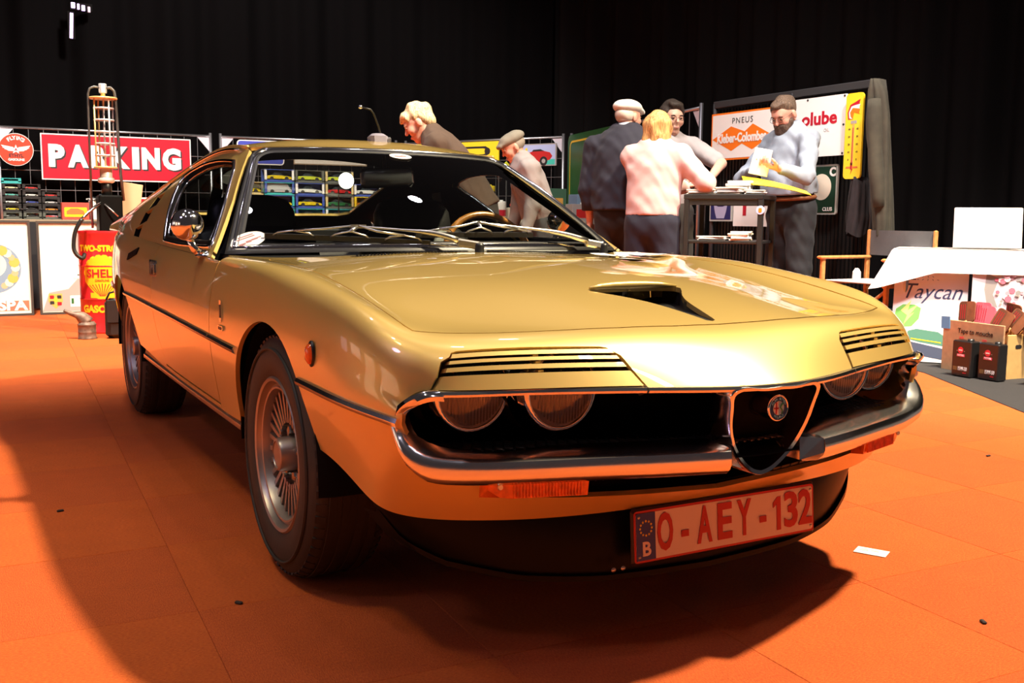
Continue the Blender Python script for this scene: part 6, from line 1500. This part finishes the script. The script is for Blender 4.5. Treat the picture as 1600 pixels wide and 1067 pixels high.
# oil can with a spout, black bag
RUST = mat('old_zinc', (.20, .13, .10), .55, .35, var=.4, scale=30)
t = thing('oil_can', 'old rusty oil measure with a slanted spout on the carpet before the red drum', 'can', (-.625, 5.40, 0))
MB().lathe([(0, .0), (.064, .0), (.066, .006), (.062, .012), (.062, .045), (.064, .050), (.062, .055), (.062, .098), (.066, .104), (.060, .110), (.050, .125), (0, .125)], 28).build('can', RUST, t, True)
P = cspline([(.0, 0, .118), (-.025, 0, .150), (-.06, 0, .172), (-.10, 0, .185), (-.15, 0, .212)], 14); MB().tube([tuple(p) for p in P], list(np.interp(np.linspace(0, 1, 14), [0, .3, .55, 1], [.052, .042, .020, .010])), 14).build('spout', RUST, t, True)
t = thing('black_bag', 'black leather shoulder bag standing on the carpet against the red drum', 'bag', (-.41, 5.36, 0))
MB().bbox((0, 0, .145), (.19, .10, .29), .03).build('bag_body', LEATHER, t); MB().bbox((0, -.054, .20), (.186, .012, .17), .02).build('flap', LEATHER, t)
MB().tube([(-.085, 0, .28), (-.06, .0, .33), (0, .0, .345), (.06, 0, .33), (.085, 0, .28)], .008, 6).build('strap', BLACK, t, True)

# ================================================================== sign wall on the right
Y_ = (0, -1, 0)
def wsign(name, label, cat, y0, y1, z0, z1, m, x=4.40, **k): return board(name, label, cat, (x, (y0+y1)/2, (z0+z1)/2), abs(y0-y1), z1-z0, m, Y_, d=.016, **k)
t, o, F = wsign('tyre_sign', 'white enamel tyre sign with two orange diamonds reading Kleber-Colombes', 'sign', 4.54, 3.73, 1.405, 1.803, WHITE, rim=ORNG)
flat('diamond', [(-.385, -.02), (-.15, .08), (.02, .028), (.115, .085), (.345, -.02), (.115, -.125), (-.01, -.07), (-.14, -.125)], ORNG, o, F, 0, .001)
text('lettering', 'PNEUS', INK, o, F @ T(-.01, .122, .002), size=.070, bold=-.001, width=.25, spacing=1.2); text('lettering', 'Kleber-Colombes', WHITE, o, F @ T(-.02, -.022, .003), size=.105, bold=.004, width=.60)
t, o, F = wsign('oil_sign', 'white enamel oil sign with red lettering ending in olube, behind the bearded man', 'sign', 3.70, 3.03, 1.385, 1.832, WHITE)
text('lettering', 'olube', RED, o, F @ T(.075, .06, .001), size=.135, bold=.004, width=.36); text('lettering', 'OIL', GREY, o, F @ T(.155, -.03, .001), size=.035)
for dx, dy in ((.32, .21), (.32, -.21), (-.05, .21), (.32, 0)): MB().lathe([(0, .004), (.008, .003), (.009, 0)], 10, (dx, dy, 0)).xf(F).build('screw', INK, o)
t, o, F = wsign('thermometer', 'tall yellow enamel thermometer sign with a red flame on top', 'thermometer', 2.99, 2.83, 1.205, 1.822, YELL, x=4.36, r=.03, rim=None)
for k in range(3): flat('flame', [(-.055+.012*k, .12+.01*k), (-.062+.012*k, .17), (-.040+.012*k, .225-.012*k), (.0, .240-.02*k), (.055, .262-.035*k), (.045, .235-.035*k), (.055, .215-.03*k), (.0, .195-.012*k), (-.015+.005*k, .15), (-.01, .12)], (RED, WHITE, ORNG)[k], o, F, .0006*k, .001)
flat('burner', rrect(.055, .022, .004), GREY, o, F @ T(0, .10), 0, .002); flat('scale_tube', rrect(.022, .30, .008), mat('scale_sand', (.62, .42, .10), .4), o, F @ T(0, -.06), 0, .003); flat('red_column', rrect(.006, .26, .002), RED, o, F @ T(0, -.07), .003, .002)
for k in range(5):
    for sg in (-1, 1): text('scale_figure', str((40, 30, 20, 10, 0)[k]), INK, o, F @ T(sg*.038, .05-.055*k, .001), size=.020)
flat('flash', [(-.012, -.19), (.008, -.19), (.0, -.235), (.010, -.235), (-.008, -.275), (-.002, -.24), (-.012, -.24)], RED, o, F, .001, .002); flat('red_script', rrect(.11, .012, .004), mat('print_vermilion', (.75, .18, .05), .4), o, F @ T(0, -.225), 0, .002)
t, o, F = wsign('club_sign', 'dark green plate with a pale disc behind the bearded man', 'sign', 3.50, 3.125, .945, 1.325, mat('sign_bottle', (.012, .045, .025), .35), x=4.45, rim=mat('rim_pale', (.45, .48, .45), .4), r=.02)
flat('disc', circ(.10, 30, .03, .02), CREAM, o, F, 0, .001); text('lettering', 'C', WHITE, o, F @ T(.14, .13, .001), size=.09, bold=.004); text('lettering', 'CLUB', WHITE, o, F @ T(.10, -.15, .001), size=.040, bold=.001)
t, o, F = wsign('crest_sign', 'small navy plate with a yellow and white emblem below the tyre sign', 'sign', 4.59, 4.30, .885, 1.135, NAVY, x=4.45, rim=mat('rim_pale', (.45, .48, .45), .4))
flat('yellow_emblem', [(-.05, .105), (.05, .105), (.06, .05), (.03, .01), (-.03, .01), (-.06, .05)], YELL, o, F, 0, .001); flat('white_emblem', [(-.09, .02), (-.03, .0), (.03, .0), (.09, .02), (.07, -.05), (.05, -.10), (-.05, -.10), (-.07, -.05)], mat('print_lilac', (.42, .42, .62), .5), o, F, 0, .001); flat('emblem_ring', circ(.025, 16, 0, .05), NAVY, o, F, .001, .001)
t, o, F = wsign('letter_board', 'white board with large red block letters below the tyre sign', 'sign', 4.28, 3.70, .845, 1.125, WHITE, x=4.45)
text('lettering', 'F', RED, o, F @ T(-.11, .04, .001), size=.28, bold=.006, width=.12); text('lettering', 'H', RED, o, F @ T(.13, .04, .001), size=.28, bold=.006, width=.15)
t = thing('sign_stand', 'dark steel display frame carrying the enamel signs on the right', 'frame', (4.50, 3.7, 0)); FR_ = mat('frame_grey', (.07, .07, .075), .4, .5)
for y in (.89, -.05, -.88): MB().tube([(-.04, y, 0), (-.04, y, 1.90)], .020, 10).build('post', FR_, t, True)
MB().bbox((-.04, 0, 1.89), (.035, 1.80, .06), .005).build('top_rail', FR_, t)
for k in range(44): MB().box((0.0, .87-.04*k, .95), (.012, .022, 1.80)).build('slat', BLACK, t)
MB().bbox((0.01, 0, .02), (.5, 1.8, .03), .005).build('base_rail', BLACK, t)
# coats on the end of the frame
def coat(name, label, m, pts, z_top, z_bot, w0, w1, seed):
    t = thing(name, label, 'coat', (0, 0, 0)); 
    rows = []; n = 40
    for k in range(14):
        q = k/13; z = z_top+(z_bot-z_top)*q; c = np.array([np.interp(q, [0, 1], [pts[0][0], pts[1][0]]), np.interp(q, [0, 1], [pts[0][1], pts[1][1]])])
        w = np.interp(q, [0, .08, .25, .7, 1], [.25*w0, .75*w0, w0, w1, w1*.85]); row = []
        for a in np.linspace(0, 2*PI, n, endpoint=False):
            rr = 1+.16*math.sin(3*a+seed+2*q)+.10*math.sin(7*a+seed*2+3*q); row.append((c[0]+.065*rr*math.cos(a), c[1]+w*rr*math.sin(a), z+.02*math.sin(2*a+seed)*(q > .9)))
        rows.append(row)
    b = MB().grid(np.array(rows), closed_v=True); b.f += [tuple(reversed(range(n)))]; b.build('coat_body', m, t, True)
    return t
c_ = coat('coat', 'long olive grey coat hanging from the end of the sign frame', cloth('coat_olive', (.040, .036, .024), .3), ((4.36, 2.72), (4.36, 2.60)), 1.90, .78, .085, .075, 1.0)
MB().tube(cspline([(4.315, 2.70, 1.75), (4.29, 2.66, 1.45), (4.29, 2.62, 1.18), (4.30, 2.60, 1.0)], 12), [.05, .055, .06, .058, .055, .05, .052, .055, .055, .05, .045, .04], 12).build('sleeve', cloth('coat_olive', (.040, .036, .024), .3), c_, True)
coat('quilted_jacket', 'dark quilted jacket hanging below the yellow thermometer', cloth('quilt_dark', (.016, .012, .014), .5), ((4.40, 2.88), (4.38, 2.88)), 1.22, .80, .060, .080, 2.4)
# ---- high table with papers
TBK = mat('table_black', (.014, .014, .015), .38)
cN = np.array([3.35, 2.745]); cu, cv = np.array([-.6, .8]), np.array([.8, .6]); TW, TD = .55, .50
cc = cN+cu*TW/2+cv*TD/2
ht = thing('high_table', 'black steel high table with a lower shelf, leaflets piled on top', 'table', (cc[0], cc[1], 0), math.atan2(-cu[1], -cu[0]))
MB().bbox((0, 0, 1.055), (TW, TD, .035), .004).build('tabletop', TBK, ht); MB().bbox((0, 0, .745), (TW-.03, TD-.03, .022), .004).build('shelf', TBK, ht)
for sx in (-1, 1):
    for sy in (-1, 1): MB().bbox((sx*(TW/2-.02), sy*(TD/2-.02), .52), (.036, .036, 1.04), .004).build('leg', TBK, ht)
for z in (1.02,): MB().box((0, -TD/2+.02, z), (TW-.08, .02, .04)).box((0, TD/2-.02, z), (TW-.08, .02, .04)).build('apron', TBK, ht)
MB().lathe([(0, .004), (.028, .003), (.030, 0)], 20).xf(frame((TW/2-.02, -TD/2-.0, .965), (1, 0, 0), (0, 0, 1))).build('round_sticker', SKY, ht); flat('sticker_mark', rrect(.022, .03, .008), ORNG, ht, frame((TW/2-.02, -TD/2, .965), (1, 0, 0), (0, 0, 1)), .004, .001)
def stack(label, a, b, z, w, d, h, rz, n=4, m=PAPER, name='paper_stack'):
    p = cN+cu*a+cv*b; t = thing(name, label, 'papers', (p[0], p[1], z), math.atan2(-cu[1], -cu[0])+rz, 'paper piles on the high table')
    for k in range(n): MB().bbox((.006*math.sin(k*2.1), .006*math.cos(k*3.3), h*(k+.5)/n), (w, d, h/n*.86), .002, Matrix.Rotation(.10*math.sin(k*1.7), 3, 'Z')).build('leaflet_layer', m if k % 3 else CREAM, t)
    return t
stack('pile of white leaflets at the left end of the high table', .44, .10, 1.073, .20, .15, .035, .1); stack('pile of grey brochures in the middle of the high table', .24, .10, 1.073, .17, .15, .05, -.15, 4, mat('paper_grey', (.45, .44, .46), .6)); stack('tall pile of white leaflets beside the leaflet-holding hands', .22, .28, 1.073, .17, .14, .10, .05, 5); stack('white papers at the near corner of the high table', .08, .10, 1.073, .14, .12, .03, .2)
stack('flat pile of white papers on the lower shelf, left', .36, .15, .756, .20, .2, .03, .0); stack('thick rolled pile of white papers on the lower shelf, middle', .17, .12, .756, .14, .2, .065, .1, 5)
t = thing('yellow_folder', 'large yellow folder drooping over the near corner of the high table', 'folder', (3.50, 2.82, 1.12))
G = np.array([[(3.45+.045*i+.030*j, 3.05-.115*i+.042*j, 1.150-.006*i-.0035*i*i+(.016-.002*i)*j) for j in range(5)] for i in range(5)])-np.array([3.50, 2.82, 1.12])
b = MB().grid(G); b2 = MB().grid(G-[0, 0, .004]); b.add(b2.v, [tuple(reversed(q)) for q in b2.f]); b.build('cover', YELL, t, True); MB().grid(G[1:4, 1:4]-[0, 0, .012]).build('inner_sheets', PAPER, t, True)
t = thing('held_leaflet', 'white folded leaflet held up by the bearded man', 'leaflet', (3.60, 3.06, 1.25)); MB().bbox((0, .02, .06), (.012, .10, .19), .003, Matrix.Rotation(.35, 3, 'X') @ Matrix.Rotation(.9, 3, 'Z')).bbox((.02, -.005, .055), (.010, .10, .19), .003, Matrix.Rotation(.25, 3, 'X') @ Matrix.Rotation(.5, 3, 'Z')).build('folded_sheet', PAPER, t)

# ================================================================== right stand: director's chair, white table, poster, swatters, oil cans
OAK = mat('chair_wood', (.62, .27, .085), .4, var=.25, scale=25); CANV = cloth('chair_canvas', (.10, .10, .105))
t = thing('director_chair', 'folding director chair with wooden arms and grey canvas by the white table', 'chair', (4.11, 2.41, 0), math.radians(-90))
for sx in (-1, 1):
    MB().bbox((sx*.28, -.03, .645), (.055, .50, .022), .008).build('arm', OAK, t)
    for y in (-.24, .20): MB().bbox((sx*.28, y, .34), (.028, .035, .60), .006).build('leg', OAK, t)
    MB().bbox((sx*.28, .21, .74), (.024, .030, .20), .006).build('back_post', OAK, t); MB().bbox((sx*.28, -.02, .05), (.03, .50, .035), .006).build('foot_rail', OAK, t)
    MB().bbox((sx*.262, -.02, .475), (.03, .46, .03), .006).build('seat_rail', OAK, t)
MB().bbox((0, -.02, .485), (.54, .42, .012), .005).build('seat_canvas', mat('canvas_pale', (.36, .36, .37), .8), t)
G = np.array([[(x, .215-.05*(1-(x/.29)**2), z) for z in np.linspace(.66, .835, 6)] for x in np.linspace(-.29, .29, 14)]); b = MB().grid(G); b2 = MB().grid(G+[0, .006, 0]); b.add(b2.v, [tuple(reversed(q)) for q in b2.f]); b.build('back_canvas', CANV, t, True)
for sg in (1, -1): MB().tube([(-.27*sg, -.22, .06), (.27*sg, -.22, .45)], .012, 6).build('cross_brace', OAK, t, True)
MB().tube([(-.1, -.10, .49), (-.1, -.10, .55), (-.1, -.10, .575)], [.03, .028, .012], 12).build('cushion_knob', PAPER, t)
# white table with cloth: long axis from tt_l to tt_r
ta, tbv = np.array([3.864, 2.065]), np.array([4.305, 1.474]); du = (tbv-ta)/np.linalg.norm(tbv-ta); dv = np.array([-du[1], du[0]]); ang = math.atan2(du[1], du[0])
wt = thing('cloth_table', 'table under a white cloth at the right edge with a white panel standing on it', 'table', tuple((ta+du*.75+dv*.23).tolist())+(0,), ang)
CL = mat('white_cloth', (.86, .82, .84), .75, bump=.3, bscale=18)
MB().bbox((0, 0, .705), (1.5, .46, .03), .004).build('tabletop', WHITE, wt)
for sx in (-.68, .68):
    for sy in (-.18, .18): MB().tube([(sx, sy, 0), (sx, sy, .69)], .018, 8).build('leg', STEEL, wt)
b = MB(); n = 60; per = []
hw, hd = .76, .24
for k in range(n*4):
    q = k/n; s_ = int(q); f_ = q-s_
    per.append(((-hw+2*hw*f_, -hd) if s_ == 0 else (hw, -hd+2*hd*f_) if s_ == 1 else (hw-2*hw*f_, hd) if s_ == 2 else (-hw, hd-2*hd*f_)))
rows = []
for kz, (drop, out) in enumerate(((0, 0), (.006, .008), (.05, .012), (.10, .02), (.150, .028))):
    row = []
    for k, (x, y) in enumerate(per):
        cor = max(0, 1-min(math.hypot(x+hw, y+hd), math.hypot(x-hw, y+hd))/.25); wv = .012*math.sin(k*.33)*drop*5
        fx = out*(1 if x > hw-.001 else -1 if x < -hw+.001 else 0)+(-.75*cor*drop if x < 0 else .3*cor*drop); fy = (out+wv)*(1 if y > hd-.001 else -1 if y < -hd+.001 else 0)-.30*cor*drop
        row.append((x+fx, y+fy, .727-drop*(1+.75*cor)))
    rows.append(row)
cb = MB().grid(np.array(rows), closed_v=True); cb.f.append(tuple(range(n*4))); cb.build('cloth', CL, wt, True)
t = thing('display_board', 'blank white panel leaning upright on the cloth-covered table', 'panel', (4.325, 1.745, .728), ang+.06); MB().bbox((0, .04, .133), (.40, .02, .268), .004, Matrix.Rotation(-.28, 3, 'X')).bbox((0, .10, .10), (.12, .012, .20), .003, Matrix.Rotation(.4, 3, 'X')).build('panel', WHITE, t)
# posters hung in front of the table
def hung(name, label, cat, s0, s1, z0, z1, off, tilt, m):
    c = ta+du*(s0+s1)/2-dv*off; R = Matrix.Rotation(ang, 4, 'Z') @ Matrix.Rotation(-tilt, 4, 'X'); t = thing(name, label, cat, (c[0], c[1], 0)); M = Matrix.Translation((0, 0, z0)) @ R @ Matrix.Translation((0, 0, (z1-z0)/2)) @ frame((0, 0, 0), Xr, Zu)
    o = flat('sheet', rrect(s1-s0, z1-z0, .003), m, t, M, 0, .004); return t, o, M @ T(0, 0, .004)
t, o, F = hung('hand_drawn_poster', 'white hand-drawn poster reading Taycan with a green leaf and a car', 'poster', .0, .44, .01, .60, .06, .22, mat('poster_white', (.84, .82, .84), .5))
text('lettering', 'Taycan', mat('pen_blue', (.05, .06, .14), .5), o, F @ T(.02, .155, .001), size=.14, shear=.35, width=.34)
flat('underline', rrect(.06, .006, .002), INK, o, F @ T(-.12, .235), 0, .001)
flat('leaf', [(-.21, -.04), (-.17, -.08), (-.10, -.07), (-.06, -.02), (-.05, .05), (-.09, .07), (-.16, .07), (-.20, .04)], mat('print_leaf', (.18, .62, .12), .5), o, F, 0, .001); flat('bolt', [(-.17, .03), (-.11, .10), (-.13, .03), (-.07, .07), (-.12, .0), (-.09, .02), (-.15, -.06), (-.13, .0)], mat('print_lemon', (.90, .85, .25), .5), o, F, .001, .001)
flat('car_print', [(-.12, -.10), (-.07, -.085), (.06, -.10), (.12, -.14), (.10, -.19), (-.05, -.17), (-.13, -.15)], mat('print_pine', (.08, .25, .18), .5), o, F, 0, .001); flat('road_print', [(-.15, -.16), (.12, -.21), (.16, -.25), (.12, -.28), (-.15, -.24)], mat('print_slate', (.06, .08, .14), .5), o, F, .0005, .001); flat('car_stripe', [(-.10, -.145), (.08, -.165), (.08, -.172), (-.10, -.152)], YELL, o, F, .001, .001)
for k in range(9): flat('pen_mark', rrect(.012, .004, .001), DBLUE, o, F @ T(-.08+.03*(k % 5), .235+.02*(k // 5)) @ Matrix.Rotation(k*.7, 4, 'Z'), 0, .0008)
t, o, F = hung('crowd_poster', 'white and pink printed crowd poster hanging under the table edge', 'poster', .46, .80, .27, .60, .05, .10, mat('poster_blush', (.80, .70, .74), .5))
random.seed(3)
for k in range(34): flat('print_blot', circ(random.uniform(.008, .022), 7), (PINK, GREY, WHITE, mat('print_rose', (.75, .42, .5), .5))[k % 4], o, F @ T(random.uniform(-.04, .16), random.uniform(-.14, .15)), .0004*k, .0004)
flat('grey_print', [(-.09, .15), (-.02, .12), (-.05, .02), (-.02, -.06), (-.08, -.05), (-.10, .05)], GREY, o, F, 0, .0003)
# fly-swatter stand: cardboard box, swatters, two oil cans
KRAFT = mat('kraft_card', (.52, .33, .18), .75, var=.1, scale=30); PLY = mat('plywood', (.66, .42, .16), .6, var=.15, scale=12); LBL = mat('tape_blue', (.12, .38, .72), .5); BRN = mat('felt_brown', (.22, .075, .03), .8, var=.2)
sb = thing('swatter_stand', 'kraft cardboard stand lettered Tape to mouche behind the oil cans', 'box', (3.77, 1.40, 0), math.radians(-95))
MB().bbox((-.04, .05, .155), (.44, .012, .31), .003).build('front_board', KRAFT, sb); MB().bbox((.205, .13, .13), (.012, .17, .26), .003).build('plywood_side', PLY, sb); MB().bbox((-.255, .13, .14), (.012, .17, .28), .003).build('side_board', KRAFT, sb); MB().bbox((-.03, .22, .15), (.46, .012, .30), .003).build('back_board', PLY, sb); MB().bbox((-.03, .13, .012), (.45, .16, .016), .003).build('base', PLY, sb)
FS = frame((-.04, .0438, .155), Xr, Zu)
text('lettering', 'Tape to mouche', INK, sb, FS @ T(.02, .095, .001), size=.042, width=.25)
flat('blue_tape', rrect(.065, .075, .003), LBL, sb, FS @ T(-.20, .135) @ Matrix.Rotation(.05, 4, 'Z'), .0, .003); flat('blue_label', rrect(.085, .025, .003), LBL, sb, FS @ T(.045, .03), 0, .002)
for x in (-.075, .09): flat('red_mark', rrect(.032, .012, .003), mat('print_coral', (.80, .12, .10), .5), sb, FS @ T(x, .055), 0, .002)
flat('slot', rrect(.05, .022, .01), INK, sb, frame((.2115, .13, .19), (0, 1, 0), Zu), 0, .001)
def swatter(label, x, y, z, rx, ry, m, w=.115, h=.125):
    t = thing('fly_swatter', label, 'fly swatter', (0, 0, 0)); Mw = Matrix.Translation((3.77, 1.40, 0)) @ Matrix.Rotation(math.radians(-95), 4, 'Z') @ Matrix.Translation((x, y, z)) @ Matrix.Rotation(rx, 4, 'X') @ Matrix.Rotation(ry, 4, 'Y') @ frame((0, 0, 0), Xr, Zu)
    t.location = Mw.translation; M = Mw.copy(); M.translation = (0, 0, 0)
    flat('flap', rrect(w, h, .02), m, t, M @ T(0, h/2), -.004, .008); flat('half_panel', [(p[0]*.45-.027, p[1]) for p in rrect(w, h*.96, .015)], PINK if m is not BRN else mat('felt_dark', (.13, .045, .02), .8), t, M @ T(0, h/2), .004, .0012); MB().tube([M @ Vector((0, .01, 0)), M @ Vector((0, -.17, 0))], .008, 8).build('handle', OAK, t, True)
    for k in (-1, 0, 1): flat('stitch', rrect(.004, h*.7, .001), RED, t, M @ T(-.027+.015*k, h/2), .0053, .0006)
    return t
swatter('brown and pink fly swatter leaning left in the stand', -.14, .10, .30, -.15, -.10, BRN); swatter('pink fly swatter with red lettering next to the left brown one', -.055, .13, .30, -.1, .0, PINK); swatter('pink lettered fly swatter in the middle of the stand', .0, .10, .295, -.15, .05, PINK, .10, .115)
swatter('brown fly swatter leaning right, front of the right group', .10, .08, .28, -.30, .35, BRN, .13, .12); swatter('brown fly swatter behind the front right one', .155, .12, .285, -.35, .5, BRN, .13, .12); swatter('brown fly swatter lowest at the right end of the stand', .19, .17, .275, -.25, .75, BRN, .13, .12); swatter('dark brown fly swatter peeping up at the back right', .11, .19, .32, .1, .15, BRN, .10, .11)
OILB = mat('can_black', (.012, .012, .013), .3, coat=.2)
def oilcan(label, loc, rz):
    t = thing('motor_oil_can', label, 'oil can', loc, rz, 'black motor oil cans'); b = MB().bbox((0, 0, .105), (.135, .075, .21), .006).build('can', OILB, t); MB().lathe([(0, .012), (.018, .012), (.020, 0)], 16, (.03, .0, .21)).build('cap', OILB, t, True)
    F = frame((0, -.0378, .105), Xr, Zu); flat('red_roundel', circ(.019, 20), mat('print_crimson', (.70, .03, .06), .4), t, F @ T(-.005, .050), 0, .001); flat('pink_band', rrect(.055, .016, .002), mat('print_fuchsia', (.80, .10, .20), .4), t, F @ T(-.002, .020), 0, .001); text('band_text', 'MOTUL', WHITE, t, F @ T(-.002, .020, .0015), size=.014, width=.045); flat('roundel_bar', rrect(.026, .008, .002), WHITE, t, F @ T(-.005, .05), .001, .0006); text('grade', '15W-50', WHITE, t, F @ T(.015, -.058, .001), size=.030, bold=.001, width=.062); flat('gold_bar', rrect(.030, .022, .001), mat('print_bronze', (.20, .13, .05), .4), t, F @ T(-.038, -.058), 0, .001); flat('red_tick', rrect(.024, .007, .001), RED, t, F @ T(.03, -.08), 0, .001)
    for x in (-.03, .022): flat('dot_mark', circ(.003, 8), GREY, t, F @ T(x, .045), 0, .0006)
oilcan('black motor oil can lettered 15W-50 before the kraft stand, left of the pair', (3.675, 1.365, .006), math.radians(-95)); oilcan('black motor oil can lettered 15W-50 before the kraft stand, right of the pair', (3.695, 1.205, .006), math.radians(-93))
t = dup([o for o in COL.objects if o.name == 'motor_oil_can'][0], (3.74, .93, .006), (0, 0, math.radians(-93)), 'black motor oil can cut off by the right edge of the picture', 'black motor oil cans')
# visiting card on the carpet, crumbs
t = thing('visiting_card', 'white visiting card with small red and grey print lying on the orange carpet', 'card', (.703, -.585, .0005), math.radians(-62)); MB().bbox((0, 0, .001), (.085, .055, .0014), .0005).build('card', WHITE, t)
FC_ = frame((0, 0, .0017), (1, 0, 0), (0, 1, 0))
for k in range(5): flat('print_line', rrect(.016+.004*(k % 3), .0018, .0005), GREY if k % 2 else RED, t, FC_ @ T(-.02+.02*(k // 3)*1.4, .012-.007*(k % 3)), 0, .0003)
CR = mat('crumb', (.03, .02, .02), .9)
for k, (x, y) in enumerate(((2.012, .005), (.54, -1.048), (-.915, -.157), (-1.21, .83))):
    t = thing('carpet_crumb', ('dark crumb on the carpet tile corner far right of the car', 'dark crumb on the carpet near the lower right corner of the picture', 'dark crumb at a tile corner left of the front wheel', 'dark fibre on the bright carpet at the left edge')[k], 'crumb', (x, y, 0), k*1.1); MB().bbox((0, 0, .003), (.020, .010, .006), .002).build('crumb', CR, t)
# lit stage fixture high on the curtain, top left
FXM = mat('stage_led', (.80, .62, 1.0), .5, emit=1.3)
t = thing('stage_light', 'small violet stage light strip high on the black curtain, top left', 'stage light', (.09, 12.45, 3.20)); MB().bbox((.0, .02, .17), (.09, .05, .36), .005).bbox((.13, .02, .42), (.28, .05, .10), .005).build('housing', MATTE, t)
MB().bbox((.0, -.012, .165), (.042, .012, .33), .004, Matrix.Rotation(.05, 3, 'Y')).build('light_strip', FXM, t)
for k, (x, w) in enumerate(((.03, .05), (.095, .03), (.155, .045), (.225, .035))): MB().bbox((x, -.012, .43-.012*k), (w, .012, .075), .004).build('light_cell', FXM if k < 3 else mat('stage_led_dim', (.5, .42, .5), .5, emit=.5), t)
# partition of the stand opposite, out of frame on the left; it is what the flank of the car mirrors
wl = MB()
for y in (-1.0, .55, 2.1, 3.65, 5.2): wl.tube([(-4.62, y, 0), (-4.62, y, 2.0)], .025, 8)
wl.tube([(-4.62, -1.0, 1.98), (-4.62, 5.2, 1.98)], .02, 8); wl.tube([(-4.62, -1.0, .3), (-4.62, 5.2, .3)], .02, 8)
wo = wl.build('wall_left', STEEL); tag(wo, kind='structure')
for k, (y, w, z, h, m) in enumerate(((-.22, 1.2, 1.15, .85, WHITE), (1.32, .9, 1.05, 1.0, CREAM), (2.87, 1.2, 1.2, .8, WHITE), (4.42, .8, 1.1, .9, SKY))): flat('panel', rrect(w, h, .01), m, wo, frame((-4.60, y, z), (0, 1, 0), Zu), 0, .02)
